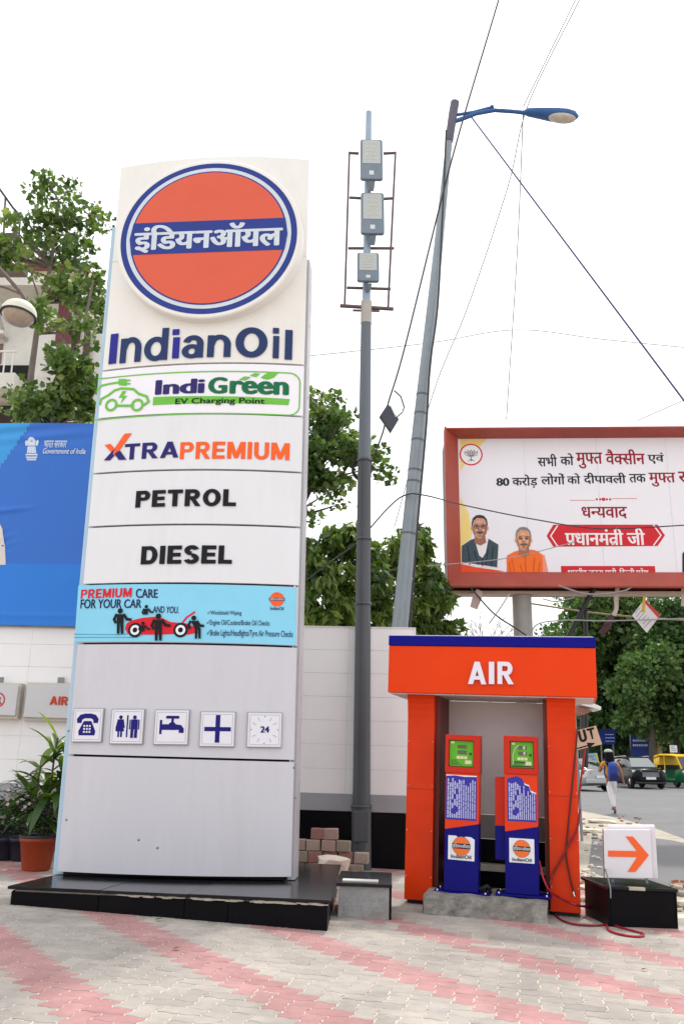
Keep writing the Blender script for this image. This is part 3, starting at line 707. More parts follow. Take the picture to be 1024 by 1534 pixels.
def column(u0, u1):
    top = KH - KB - .015; prof = [(.50, 0), (.15, 0), (.15, top - .62)]
    for k in range(1, 9):
        a = k / 8; prof.append((.15 - .14 * (1 - math.cos(a * math.pi / 2)) ** 1.5, top - .62 + .62 * math.sin(a * math.pi / 2) ** 1.0 if a < 1 else top))
    prof += [(.50, top)]
    o = MB().prism(prof, 'x', u0, u1).build('column', M_or2, kio, .006)
    mb = MB()
    for w_ in (.25, .75, 1.25, 1.75):
        for u in (u0 + .015, u1 - .015): mb.lathe([(0, .144), (.006, .145), (.008, .15)], 8, (u, 0, w_), 'y')
    mb.build('screw', M_chrome, o)
    MB().box((u0 + .004, .147, 1.21), (u1 - .004, .1495, 1.214)).build('seam', mat('seam_brown', srgb(120, 40, 10), .6), o)
    MB().box((u0 + .02, .23, -.16), (u1 - .02, .48, -.001)).build('base_plate', M_black, kio)  # black filler standing in for the shadow gap under the column
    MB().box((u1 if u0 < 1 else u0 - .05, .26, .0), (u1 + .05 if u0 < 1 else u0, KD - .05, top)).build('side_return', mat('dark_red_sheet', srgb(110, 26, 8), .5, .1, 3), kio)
column(.225, .545); column(1.85, 2.172)
MB().box((.55, KD - .10, .92), (1.845, KD - .04, KH - KB - .02)).build('back_panel', M_kwall, kio, .003)
MB().box((.55, KD - .115, .64), (1.845, KD - .05, .915)).build('back_band', mat('dull_grey_band', srgb(150, 146, 146), .55, .1, 3, dirt=srgb(110, 100, 95), damt=.4), kio, .003)
mb = MB(); mb.box((.55, KD - .10, -.1), (1.845, KD + .05, .632)); mb.build('plinth_panel', M_gran, kio)
MB().box((.55, KD - .26, .28), (1.845, KD - .11, .36)).build('ledge', mat('pale_ledge', srgb(206, 200, 190), .9, .15, 8, .5, 40), kio, .006)
MB().box((.55, KD - .4, -.1), (1.845, KD - .262, .10)).build('ledge', mat('pale_ledge', (0, 0, 0)), kio, .006)
def kmark(name, m, quadpx, s, bold, depth):
    p = Print(); us = [KF.loc(*q) for q in quadpx]
    p.text(s, (us[0][0], us[0][1], us[1][0], us[1][1]), bold); return p.build(name, m, kio, flat(0), .004, depth=depth)
M_al = mat('letter_white', srgb(228, 226, 240), .4, .03, 4)
for ch, x0, x1 in (('A', 701, 728), ('I', 732, 740), ('R', 745, 769)):
    u0, w0 = KF.loc(x0, 1025); u1, w1 = KF.loc(x1, 992)
    p = Print()
    if ch == 'I': p.rect(u0, w0, u1, w1)
    else: p.block(ch, (u0, w0, u1, w1))
    p.build('letter', M_al, kio, flat(0), .003, depth=.035)

# concrete pad
c0, c1 = gp(633, 1369), gp(820, 1384)
SF = Frame((c0.x, c0.y, gz(c0.x, c0.y)), math.degrees(math.atan2(-(c1.y - c0.y), c1.x - c0.x)), 1.9)
SW = (Vector((c1.x, c1.y)) - Vector((c0.x, c0.y))).length
SH = SF.loc(636, 1341)[1]
pad = thing('concrete_pad', 'rough grey concrete pad that the two air pumps stand on', 'concrete pad', frame=SF)
mb = MB(); n1, n2 = 30, 6
def sp(u, w_): return (u + .006 * math.sin(u * 40 + w_ * 30), -.008 * math.sin(u * 23) - .01 * rng.random() + .03 * (w_ / SH), w_ + .006 * math.sin(u * 17))
top = [[sp(SW * i / n1, SH * j / n2) for j in range(n2 + 1)] for i in range(n1 + 1)]
vs = [p for c_ in top for p in c_]; fs = [(i * (n2 + 1) + j, (i + 1) * (n2 + 1) + j, (i + 1) * (n2 + 1) + j + 1, i * (n2 + 1) + j + 1) for i in range(n1) for j in range(n2)]
k = len(vs); vs += [(c_[-1][0], .62, c_[-1][2]) for c_ in top]; fs += [(i * (n2 + 1) + n2, (i + 1) * (n2 + 1) + n2, k + i + 1, k + i) for i in range(n1)]
k2 = len(vs); vs += [(0, .62, -.1), (SW, .62, -.1), (0, -.01, -.1), (SW, -.01, -.1)]
fs += [(k2 + 2, n2, k, k2), tuple([(n1 * (n2 + 1))] + [n1 * (n2 + 1) + n2, k + n1, k2 + 1, k2 + 3])]
mb.add(vs, fs, 0, False); mb.build('slab', M_concrete, pad)

# air pumps
M_pr = mat('pump_red_orange', (.74, .045, .004), .4, .05, 3, spec=.25); M_prd = mat('pump_head_red', (.56, .02, .005), .4, .05, 3, spec=.25)
M_pb = mat('pump_blue', (.004, .004, .17), .42, .06, 3, spec=.15); M_scr = mat('screen_green', srgb(96, 176, 40), .35, .06, 5, spec=.25); M_lcd = mat('screen_window', (.03, .035, .03), .15, .2, 30)
M_stk = mat('sticker_blue', srgb(36, 32, 158), .5, .05, 4); M_stkw = mat('sticker_text_white', srgb(186, 190, 226), .5, .04, 5); M_lab = mat('label_white', srgb(228, 230, 238), .45, .03, 4)
def pump(px0, px1, ytop, ybot, torn, tilt, label):
    z = SF.o.z + SH - .02
    f0 = atz((px0 + px1) / 2, ybot, z + .0); f = Frame(f0, 14, tilt)
    w0 = f.loc(px0, ybot - 60)[0]; w1 = f.loc(px1, ybot - 60)[0]; H = f.loc((px0 + px1) / 2, ytop)[1]
    hw = (w1 - w0) / 2; f = Frame(f.p((w0 + w1) / 2, 0, 0), 14, tilt)
    t = thing('air_pump', label, 'air pump', frame=f, group='air pumps on the concrete pad')
    yb = lambda y: f.loc((px0 + px1) / 2, y)[1]
    X = lambda x, y: f.loc(x, y)
    D = .26
    yl, yr = (ybot - 97, ybot - 104)
    wl, wr = X(px0, yl)[1], X(px1, yr)[1]
    mb = MB(); mb.prism([(-hw, .02), (hw, .02), (hw, wr), (-hw, wl)], 'y', .0, D); mb.build('lower_body', M_pb, t, .004)
    wm = yb(ytop + 57)
    mb = MB(); mb.prism([(-hw, wl + .001), (hw, wr + .001), (hw, wm), (-hw, wm)], 'y', .001, D); mb.build('upper_body', M_pr, t, .004)
    # head with a recessed screen
    s0, w1_ = X(px0 + 7, ytop + 7); s1, w0_ = X(px1 - 7, ytop + 49)
    hd = MB(); hd.box((-hw - .008, -.012, w1_), (hw + .008, D, H)); hd.box((-hw - .008, -.012, wm + .002), (hw + .008, D, w0_)); hd.box((-hw - .008, -.012, w0_), (s0, D, w1_)); hd.box((s1, -.012, w0_), (hw + .008, D, w1_)); hd.box((s0, .05, w0_), (s1, D, w1_))
    head = hd.build('head', M_prd, t)
    sc = MB(); sc.box((s0 + .008, .02, w0_ + .008), (s1 - .008, .049, w1_ - .008)); scr = sc.build('screen', M_scr, head)
    MB().box((s0 + .001, .03, w0_ + .001), (s1 - .001, .0495, w1_ - .001)).build('screen_rim', M_black, head)
    def U(a, b): return (s0 + .008 + (s1 - s0 - .016) * a, w0_ + .008 + (w1_ - w0_ - .016) * b)
    q = Print(); q.rect(*U(.34, .71), *U(.72, .84)); q.rect(*U(.34, .49), *U(.72, .62)); q.disc(U(.88, .5), .016, 16); q.build('display', M_lcd, head, flat(.02), .002)
    q = Print()
    for k in range(3): q.rect(*U(.30 + k * .155, .29), *U(.435 + k * .155, .4))
    q.rect(*U(.66, .1), *U(.93, .24)); q.rect(*U(.05, .89), *U(.2, .97)); q.build('key', mat('key_cream', srgb(222, 214, 176), .5, .05, 9), head, flat(.02), .002)
    q = Print()
    for k in range(4): q.rect(*U(.37 + k * .09, .735), *U(.43 + k * .09, .815)); q.rect(*U(.37 + k * .09, .515), *U(.43 + k * .09, .595))
    q.build('digit', mat('digit_grey', srgb(120, 110, 100), .5), head, flat(.02), .004)
    q = Print()
    for k in range(5): q.rect(*U(.06, .05 + k * .045), *U(.3 + .25 * rng.random(), .07 + k * .045))
    q.build('small_print', mat('small_print_green', srgb(40, 110, 20), .5), head, flat(.02), .002)
    if torn:
        q = Print(); q.stroke([U(.1, .12), U(.1, .5), U(.2, .75), U(.36, .86)], .012); q.rect(*U(.55, .72), *U(.66, .84)); q.disc(U(.63, .56), .018, 12); q.build('pale_screen_mark', mat('screen_mark_white', srgb(190, 196, 170), .5), head, flat(.02), .005)  # pale stroke, block and dot on the screen
        q = Print(); q.rect(*U(.16, .18), *U(.82, .225)); q.rect(*U(.05, .03), *U(.95, .07)); q.build('dark_strip', M_black, head, flat(.02), .003)
    # sticker crowded with sideways print
    a0, b1 = X(px0 + 3, ytop + 59); a1, b0_ = X(px1 - 3, ytop + 129)
    q = Print()
    if torn: q.poly([(a0, b0_), (a1, b0_), (a1, b1 - .17), (a1 - .06, b1 - .15), (a0 + .24, b1 - .09), (a0 + .19, b1 - .075), (a0 + .16, b1 - .02), (a0 + .10, b1), (a0, b1 - .03)])
    else: q.poly([(a0, b0_), (a1, b0_), (a1, b1), (a0, b1)])
    st = q.build('sticker', M_stk, t, flat(0), .002)
    q = Print(); uu = a0 + .012; r_ = random.Random(3)
    W_ = a1 - a0
    for k in range(13):
        u = a0 + W_ * (.05 + .073 * k); thin = k > 5; v = b0_ + .02
        while v < b1 - .04:
            ln = r_.uniform(.015, .07) if not thin else r_.uniform(.03, .12)
            if k in (2, 3, 4) and r_.random() < .35: v += ln; continue
            lim = b1 - .035 - (max(0, (u - a0 - .12) * .62) + .02 if torn else 0)
            if v + ln < lim: q.rect(u, v, u + W_ * (.034 if thin else .045), v + ln)
            v += ln + .007
    q.build('sticker_print', M_stkw, t, flat(0), .004, step=0)
    if torn: q = Print(); q.poly([(a1, b1 - .17), (a1, b1 - .185), (a1 - .06, b1 - .165), (a0 + .24, b1 - .105), (a0 + .19, b1 - .09), (a0 + .18, b1 - .06), (a0 + .19, b1 - .075), (a0 + .24, b1 - .09), (a1 - .06, b1 - .15)]); q.build('torn_paper_edge', M_lab, t, flat(0), .006)
    else: q = Print(); q.poly([(a0, b1), (a0, b1 - .014), (a0 + W_ * .3, b1 - .006), (a0 + W_ * .6, b1 - .016), (a1, b1 - .012), (a1, b1)]); q.build('torn_paper_edge', M_lab, t, flat(0), .006)
    # label
    l0, l1_ = X(px0 + 6, ybot - 88); l1, l0_ = X(px1 - 6, ybot - 49)
    lw = l1 - l0; q = Print()
    if not torn: q.poly([(l0, l0_), (l1, l0_ - .004), (l1, l1_ - .03), (l1 - .04, l1_ - .006), (l0 + lw * .65, l1_ - .004), (l0 + lw * .55, l1_ - .035), (l0 + lw * .42, l1_ - .03), (l0 + lw * .3, l1_), (l0, l1_)])
    else: q.rect(l0, l0_, l1, l1_)
    q.build('label', M_lab, t, flat(0), .002); lc = ((l0 + l1) / 2, l0_ + (l1_ - l0_) * .58); lr_ = lw * .33
    q = Print(); q.disc(lc, lr_ * 1.04, 30); q.build('label_ring', mat('label_grey', srgb(110, 104, 110), .5), t, flat(0), .0045)
    q = Print(); q.disc(lc, lr_, 30); q.build('label_disc', mat('label_orange', srgb(240, 110, 40), .4), t, flat(0), .006)
    q = Print(); q.rect(lc[0] - lr_ * 1.04, lc[1] - lr_ * .28, lc[0] + lr_ * 1.04, lc[1] + lr_ * .28); q.build('label_band', I_black, t, flat(0), .0075)
    q = Print(); q.text(['इं', 'िडयन', 'ऑयल'], (lc[0] - lr_, lc[1] - lr_ * .24, lc[0] + lr_, lc[1] + lr_ * .26), .015); q.build('lettering', M_lab, t, flat(0), .009)
    q = Print(); q.text('IndianOil', (l0 + lw * .12, l0_ + lw * .06, l1 - lw * .12, l0_ + lw * .19), .02); q.build('lettering', I_black, t, flat(0), .005)
    MB().box((-hw - .11, -.035, -.004), (hw + .13, D + .06, .016)).build('base_plate', M_pb, t, .003)
    bo = MB()
    for u in (-hw - .07, hw + .08):
        for v in (.0, D): bo.lathe([(0, .032), (.012, .032), (.012, .016)], 6, (u, v, 0), 'z')
    bo.build('bolt', M_chrome, t)
    if torn:
        cb = MB(); ws = yb(1166); wmid = yb(1240)
        cb.box((-hw - .115, .10, wmid), (-hw - .003, .30, ws)); cb.build('side_cabinet', M_prd, t, .004)
        MB().box((-hw - .115, .10, yb(1292)), (-hw - .003, .30, wmid - .002)).build('side_cabinet', M_pb, t, .004)
    else:
        MB().tube([(hw + .02, .12, .05), (hw + .09, .1, .09), (hw + .12, .14, .06), (hw + .07, .2, .05)], .022, 8).build('hose_stub', M_rubber, t)
    return t, f
P1, PF1 = pump(665, 716, 1101, 1339, False, 2.2, 'slim orange and blue air pump with a clean green screen and a whole blue sticker')
P2, PF2 = pump(756, 806, 1103, 1343, True, 1.6, 'slim orange and blue air pump with a torn blue sticker and a side cabinet')

# air hoses
def hang(pts, r, name, m, label, cat, tip=None, n=8, group=None):
    """smooth tube through points"""
    P_ = [Vector(p) for p in pts]; P_ = [P_[0] * 2 - P_[1]] + P_ + [P_[-1] * 2 - P_[-2]]; path = []
    for i in range(1, len(P_) - 2):
        for k in range(6):
            t = k / 6; a, b, c_, d = P_[i - 1:i + 3]
            path.append(.5 * ((2 * b) + (c_ - a) * t + (2 * a - 5 * b + 4 * c_ - d) * t * t + (3 * b - a - 3 * c_ + d) * t ** 3))
    path.append(P_[-2]); base = path[0].copy()
    o = MB().tube([q - base for q in path], r, n).build(name, m, None, loc=base); tag(o, label, cat, group)
    return o, path
colY = KF.p(2.1, .17, 1).y
def kp(px, py, v=.11):
    u, w_ = KF.loc(px, py, v); return KF.p(u, v, w_)
M_hose = mat('red_hose', srgb(128, 18, 34), .45, .12, 20); M_hosed = mat('dark_red_hose', srgb(84, 16, 14), .5, .12, 20)
h1, hp = hang([kp(864, 1092), kp(862, 1120), kp(858, 1160), kp(853, 1210), kp(849, 1252), kp(847, 1280), kp(852, 1310), kp(858, 1336)], .011, 'air_hose', M_hosed, 'short dark hose hanging down the right column of the orange kiosk', 'hose')
MB().tube([Vector((0, 0, 0)) + hp[-1] - hp[0], hp[-1] - hp[0] + Vector((.01, -.01, -.045))], .016, 8).build('nozzle', M_chrome, h1)
g_ = lambda x, y, dz=.012: gp(x, y) + Vector((0, 0, dz))
hang([kp(868, 1212), kp(864, 1240), kp(852, 1264), kp(838, 1290), kp(827, 1310), kp(822, 1330), gp(823, 1352) + Vector((0, 0, .1)), g_(832, 1372), g_(850, 1384), g_(880, 1388), g_(905, 1387), g_(918, 1380), g_(918, 1372), g_(912, 1362)], .012, 'air_hose', M_hose, 'red hose crossing the right column and looping down onto the pavers', 'hose')
pu = lambda x, y, v=.02: PF2.p(PF2.loc(x, y, v)[0], v, PF2.loc(x, y, v)[1])
hang([pu(807, 1290, .1), pu(812, 1312), pu(822, 1334), kp(840, 1346, .1), kp(862, 1356, .0), gp(884, 1372) + Vector((0, 0, .08)), g_(905, 1380), g_(925, 1390), g_(950, 1397), g_(963, 1401), g_(958, 1405), g_(935, 1403), g_(912, 1396), g_(908, 1384), gp(905, 1368) + Vector((0, 0, .06)), gp(899, 1358) + Vector((0, 0, .16)), gp(888, 1350) + Vector((0, 0, .13)), g_(879, 1358), g_(877, 1362)], .012, 'air_hose', mat('crimson_hose', srgb(150, 20, 44), .45, .1, 20), 'crimson hose from the right pump trailing over the ground to the black box', 'hose')

# OUT board behind the right column
of = Frame(at(882, 1106, 12.4), 5, 0)
ot = thing('out_board', 'tan OUT board with an arrow on a red post, tilted, behind the orange column', 'sign', frame=of)
def oq(x, y): return of.loc(x, y)
M_tan = mat('tan_board', srgb(202, 178, 152), .6, .08, 6)
bd = [oq(x, y) for x, y in ((845, 1128), (901, 1115), (892, 1087), (838, 1101))]
MB().prism(bd, 'y', 0, .02).build('board', M_tan, ot, .002)
for ch, q in (('O', ((849, 1117), (860, 1114), (855, 1098), (845, 1100))), ('U', ((868, 1113), (880, 1110), (875, 1092), (864, 1095))), ('T', ((884, 1108), (890, 1107), (889, 1089), (877, 1092)))):
    Print().text4(ch, [oq(*c) for c in q], .07).build('lettering', I_black, ot, flat(0), .003)
Print().poly([oq(*c) for c in ((847, 1126.5), (880, 1118), (880, 1116), (847, 1124.5))]).poly([oq(*c) for c in ((878, 1112.5), (891, 1113), (881, 1121.5))]).build('arrow_mark', I_black, ot, flat(0), .003)
a, b = oq(876, 1122), oq(864, 1214)
MB().tube([(a[0], .03, a[1]), (b[0], .03, b[1]), (b[0] - (a[0] - b[0]) * .55, .03, b[1] - .55 * (a[1] - b[1]))], .014, 8).build('post', mat('red_post', srgb(150, 22, 26), .5, .1, 8), ot)

# arrow sign on a black box
x0, x1 = gp(914, 1388), gp(1011, 1391)
AF = Frame((x0.x, x0.y, gz(x0.x, x0.y) - .01), math.degrees(math.atan2(-(x1.y - x0.y), x1.x - x0.x)) + 1, 2.2)
aw = AF.loc(1012, 1389)[0]; ah = AF.loc(910, 1329)[1]
ab = thing('black_stone_box', 'black stone-clad box under the lit arrow sign', 'stone box', frame=AF)
MB().box((.012, .02, -.1), (aw - .012, .72, ah - .02)).build('core', M_dark, ab)
MB().box((0.004, 0, -.1), (aw - .004, .019, ah - .022)).build('facing_slab', M_gran, ab, .003)
MB().box((-.022, .0, -.1), (.0, .74, ah - .022)).build('facing_slab', M_gran, ab, .003); MB().box((aw, .0, -.1), (aw + .022, .74, ah - .022)).build('facing_slab', M_gran, ab, .003)
MB().box((-.06, -.025, ah - .018), (aw + .03, .76, ah + .012)).build('top_slab', M_grantop, ab, .004)
MB().box((aw * .28, -.026, ah - .02), (aw * .54, .03, ah + .0135)).build('chip', M_mortar, ab, .006)
GF = Frame(AF.p(.0, .24, ah + .075), 16, -1.0)
def gq(x, y): return GF.loc(x, y)
ars = thing('arrow_sign', 'square white box sign with an orange arrow pointing right, on a black stone box', 'sign', frame=GF)
fa = [gq(905, 1315), gq(977, 1316), gq(973, 1243), gq(903, 1243)]
M_sg = mat('sign_white', srgb(222, 220, 226), .4, .03, 2, .02, 20); M_sgs = mat('sign_edge_brown', srgb(130, 96, 90), .5, .1, 4)
cf = MB().prism(fa, 'y', 0, .06).build('front_face', M_sg, ars, .004)
sd_ = MB().prism([(fa[0][0] - .012, fa[0][1]), (fa[0][0] - .001, fa[0][1]), (fa[3][0] - .001, fa[3][1] - .004), (fa[3][0] - .012, fa[3][1] - .004)], 'y', .0, .30).build('side_face', M_sgs, ars)
MB().prism([(a + .055, b + .035 if k > 1 else b - .01) for k, (a, b) in enumerate(fa)], 'y', .07, .32).build('rear_face', M_sg, ars, .004)
Print().poly([gq(*c) for c in ((910, 1274), (953, 1275), (936, 1253), (947, 1253), (971, 1281), (951, 1306), (939, 1306), (953, 1284), (910, 1283))]).build('arrow_mark', mat('arrow_orange', srgb(244, 96, 24), .4, .03, 4), ars, flat(0), .006)
fe = MB()
for u in (fa[0][0] + .08, fa[1][0] - .06):
    for v in (.05, .26): fe.box((u - .012, v - .012, -.06), (u + .012, v + .012, fa[0][1] + .01))
fe.build('foot', M_steel, ars)
hang([AF.p(.10, .3, ah + .16), AF.p(.03, .2, ah + .15), AF.p(.0, .06, ah + .1), AF.p(-.005, -.03, ah + .0), AF.p(-.01, -.05, ah - .1)], .008, 'power_cable', mat('grey_cable', srgb(120, 122, 126), .6), 'thin grey cable draped over the black box beside the arrow sign', 'cable')

# stacked spare pavers behind the plinth, and a broken slab
M_bk = tone_mat('spare_paver', [srgb(150, 140, 126), srgb(176, 165, 150), srgb(176, 146, 138), srgb(160, 112, 108)], .95, 0, 'tone', .6, 40, .15)
bf = Frame(gp(452, 1312), 6, 0.6); bf.o.z = gz(bf.o.x, bf.o.y) - .02
proto = None; kk = 0
bw, bhh = .205, .152
for row in range(4):
    n = (5, 5, 4, 3)[row]
    for i in range(n):
        if row == 3 and i == 0: continue
        mb = MB(); mb.box((-bw / 2 + .004, 0, 0), (bw / 2 - .004, .12, bhh - .006), 0); mb.t = [rng.choice([.05, .2, .3, .4, .6, .95])] * 6
        pos = bf.p(-.12 + (i + .5 * (row % 2) * .5) * bw + rng.uniform(-.014, .014), .35 + rng.uniform(-.05, .03) + .02 * row, row * bhh)
        o = mb.build('spare_paver', M_bk, None, .012); o.location = pos; o.rotation_euler = (rng.uniform(-.03, .03), rng.uniform(-.03, .03), -.1 + rng.uniform(-.14, .14))
        tag(o, 'loose pink or grey paver stacked beside the dark pole, behind the black plinth', 'paver', 'spare pavers stacked by the pole')
def rock(name, loc, sx, sy, sz, m, label, cat, group=None, seed=0):
    r_ = np.random.default_rng(seed); bm = bmesh.new(); bmesh.ops.create_icosphere(bm, subdivisions=2, radius=1)
    for v in bm.verts:
        k = 1 + r_.uniform(-.16, .16); v.co = Vector((max(-.8, min(.8, v.co.x)) * k * sx, max(-.8, min(.8, v.co.y)) * k * sy, max(-.6, min(.6, v.co.z)) * k * sz))
    me = bpy.data.meshes.new(name); bm.to_mesh(me); bm.free(); me.materials.append(m); o = bpy.data.objects.new(name, me); C.objects.link(o); o.location = loc
    o.rotation_euler = (r_.uniform(-.2, .2), r_.uniform(-.2, .2), r_.uniform(0, 6)); tag(o, label, cat, group); return o
sp0 = bf.p(.40, .16, .16)
o = rock('broken_slab', sp0, .26, .12, .16, mat('pale_mortar', srgb(226, 214, 200), .95, .12, 6, .8, 30, dirt=srgb(176, 150, 140), dscale=3, damt=.5), 'pale broken slab propped against the stack of loose pavers', 'broken slab', seed=4); o.rotation_euler = (.2, .05, .1)
o = rock('broken_slab', bf.p(.66, .22, .03), .2, .12, .07, mat('pinkish_mortar', srgb(206, 168, 160), .95, .12, 6, .8, 30), 'flat pinkish rubble piece lying at the foot of the dark pole', 'broken slab', seed=5); o.rotation_euler = (0, .05, .1)
M_rub = tone_mat('rubble', [srgb(196, 184, 166), srgb(176, 150, 132), srgb(150, 120, 104)], .95, 0, 'tone', .7, 30, .2)
M_rubs = [mat('rubble_pale', srgb(202, 192, 176), .95, .15, 5, .9, 30), mat('rubble_brick', srgb(166, 112, 92), .95, .18, 5, .9, 30), mat('rubble_grey', srgb(146, 138, 128), .95, .18, 5, .9, 30)]
r_ = random.Random(11)
for k in range(90):
    px, py = (r_.uniform(868, 905), r_.uniform(1322, 1350)) if k < 16 else ((r_.uniform(1008, 1040), r_.uniform(1318, 1368)) if k < 36 else (r_.uniform(872, 960), r_.uniform(1222, 1262)) if k % 3 else (r_.uniform(870, 900), r_.uniform(1262, 1320)))
    p = gp(px, py); s_ = r_.uniform(.03, .085) * (1 if k < 36 else .7)
    rock('rubble_stone', p + Vector((0, 0, s_ * .2)), s_ * r_.uniform(.8, 1.6), s_, s_ * r_.uniform(.5, .9), M_rubs[k % 3], 'loose stone in the rubble on the ground around the black box', 'stone', 'rubble stones near the black box', seed=k + 20)
for k, (px, py, sx) in enumerate(((900, 1232, .45), (884, 1246, .3))):
    o = rock('paving_fragment', gp(px, py) + Vector((0, 0, .03)), sx, .2, .055, M_rubs[0], 'broken piece of footpath slab lying loose beside the road', 'slab fragment', 'broken footpath slabs beside the road', seed=90 + k); o.rotation_euler = (.06, .04, .3 * k)

# ================================================================== WALL, HOARDING, LEFT SIDE
M_tile = mat('wall_tile_white', srgb(244, 244, 246), .35, .015, 1.2, .02, 8, dirt=srgb(214, 208, 204), dscale=.7, damt=.25)
M_wband = mat('wall_band_grey', srgb(158, 160, 166), .5, .04, 2, dirt=srgb(120, 118, 116), damt=.3)
wr = at(618, 1290, 13.9); WF = Frame((wr.x, wr.y, -.25), 4.5, 0.9); WL = 9.0
def wl(px, py): return WF.loc(px, py)
wt = wl(540, 940)[1]; wb0 = wl(540, 1190)[1]; wb1 = wl(540, 1216)[1]
wall = thing('boundary_wall', 'white tiled boundary wall with a grey band over a black granite foot', 'wall', frame=WF)
MB().box((-WL, .02, -.3), (-.004, .24, wt - .012)).build('core', mat('wall_core', srgb(196, 196, 198), .7), wall)
mb = MB(); tw = 1.02; nrow = 8; th = (wt - wb0) / 7.0
for i in range(9):
    for j in range(7):
        x1_ = -tw * i - .0016; x0_ = x1_ - tw + .0032
        mb.box((x0_ + (.0), .0, wb0 + th * j + .0016), (x1_, .0195, wb0 + th * (j + 1) - .0016))
mb.build('tile_facing', M_tile, wall)
MB().box((-WL, -.012, wb1), (-.004, .0195, wb0 - .001)).build('band', M_wband, wall, .003)
MB().box((-WL, .004, -.3), (-.004, .0195, wb1 - .002)).build('granite_foot', M_gran, wall)
MB().box((-WL, -.01, wt - .010), (.02, .27, wt + .012)).build('coping', M_white, wall, .003)
MB().box((-.003, -.008, -.3), (.018, .25, wt - .012)).build('end_cap', M_tile, wall, .003)

def wallsign(name, label, x0, y0, x1, y1, dep, paint, skew=0):
    f = Frame(WF.p(0, -dep, 0), WF.yaw * 57.2958, 1.2); u0, w0 = f.loc(x0, y1); u1, w1 = f.loc(x1, y0)
    f = Frame(f.p(u0, 0, w0), WF.yaw * 57.2958, 1.2)
    t = thing(name, label, 'sign', frame=f); W, H = u1 - u0, w1 - w0
    MB().box((0, 0, 0), (W, .05, H)).build('front_face', mat('sign_grey', srgb(206, 206, 210), .4, .03, 2), t, .004)
    MB().box((-.02, .052, -.05), (W + .02, dep - .02, H + .04)).build('backing_box', mat('sign_back', srgb(206, 198, 186), .5, .05, 3), t, .004)
    MB().box((W * .45, dep * .4, H + .04), (W * .55, dep * .4 + .03, H + .13)).build('bracket', M_steel, t)
    paint(t, W, H); return t
def p_nosmoke(t, W, H):
    rr = .115; c_ = (W - .30, H * .5); m = ink('ink_sign_red', 206, 44, 52)
    Print().ring(c_, rr * .82, rr * 1.0, 32).stroke([(c_[0] - rr * .6, c_[1] + rr * .6), (c_[0] + rr * .6, c_[1] - rr * .6)], .022).build('ban_ring', m, t, flat(0), .004)
    g = ink('ink_grey', 120, 96, 100)
    Print().rect(c_[0] - rr * .6, c_[1] - rr * .24, c_[0] + rr * .4, c_[1] - rr * .06).stroke([(c_[0] + rr * .3, c_[1] + .01), (c_[0] + rr * .45, c_[1] + rr * .2), (c_[0] + rr * .2, c_[1] + rr * .4)], .012).build('cigarette_mark', g, t, flat(0), .002)
wallsign('no_smoking_sign', 'grey sign with a red no smoking ring on the white tiled wall', -40, 1027, 28, 1070, .22, p_nosmoke)
def p_air(t, W, H):
    Print().block('AIR', (.40, H * .40, .69, H * .66)).build('lettering', ink('ink_brick_red', 200, 66, 40), t, flat(0), .004, depth=.008)
wallsign('air_sign', 'long grey sign with red AIR letters on the white tiled wall', 35, 1028, 135, 1074, .16, p_air)

# blue printed hoarding above the wall
HF = Frame(WF.p(0, -.10, 0), WF.yaw * 57.2958, 1.0)
h_tl = HF.loc(0, 637); h_tr = HF.loc(141, 634); h_bl = HF.loc(0, 934); h_br = HF.loc(113, 938)
hu0, hu1 = h_bl[0] - 2.6, h_tr[0] + .35; hw0, hw1 = h_br[1], h_tr[1]
hoard = thing('hoarding', 'blue printed cloth hoarding with a white government crest above the tiled wall', 'hoarding', frame=HF)
def wrinkle(u, w_):
    a = (u - hu0); d = 0
    d += .016 * math.sin((w_ - .10 * u) * 26) * math.exp(-((w_ - hw1 + .18) / .22) ** 2) * max(0, min(1, (hu1 - u) / 1.2))
    d += .03 * math.exp(-((w_ - (h_tl[1] - 1.55) - .12 * (u - h_tl[0])) / .035) ** 2) * max(0, min(1, (h_tl[0] + .9 - u) / .5))
    d += .014 * math.sin((w_ - .35 * u) * 42) * math.exp(-((w_ - (h_tl[1] - 2.05)) / .22) ** 2) * max(0, min(1, (h_tl[0] + .65 - u) / .5))
    d += .004 * math.sin(u * 3.1 + w_ * 1.3) + .008 * math.exp(-((w_ - hw0 - .16) / .03) ** 2)
    return -d
mb = MB(); nu, nw = 90, 110; vs = []
for i in range(nu + 1):
    for j in range(nw + 1):
        u = hu0 + (hu1 - hu0) * i / nu; w_ = hw0 + (hw1 - hw0) * j / nw; vs.append((u, wrinkle(u, w_), w_))
fs = []; fm = []
mb.v = vs
split = HF.loc(60, 846)[1]
cl = [HF.loc(0, 700), HF.loc(42, 640)]
for i in range(nu):
    for j in range(nw):
        a = i * (nw + 1) + j; mb.f.append((a, a + nw + 1, a + nw + 2, a + 1)); u = hu0 + (hu1 - hu0) * (i + .5) / nu; w_ = hw0 + (hw1 - hw0) * (j + .5) / nw
        edge = cl[0][0] + (w_ - cl[0][1]) / (cl[1][1] - cl[0][1]) * (cl[1][0] - cl[0][0])
        mb.m.append(1 if w_ < split else (2 if u < edge else 0)); mb.sm.append(True); mb.t.append(0)
cloth = mb.build('printed_cloth', [mat('cloth_blue', srgb(34, 108, 206), .42, .03, 2), mat('cloth_bright_blue', srgb(14, 122, 222), .42, .03, 2), mat('cloth_sky_blue', srgb(46, 152, 226), .42, .03, 2)], hoard)
hm = lambda u, w_, l: (u, wrinkle(u, w_) - l, w_)
hl = lambda x, y: HF.loc(x, y)
M_crest = ink('crest_white', 214, 226, 244)
def hbox(x0, y0, x1, y1): a = hl(x0, y1); b = hl(x1, y0); return (a[0], a[1], b[0], b[1])
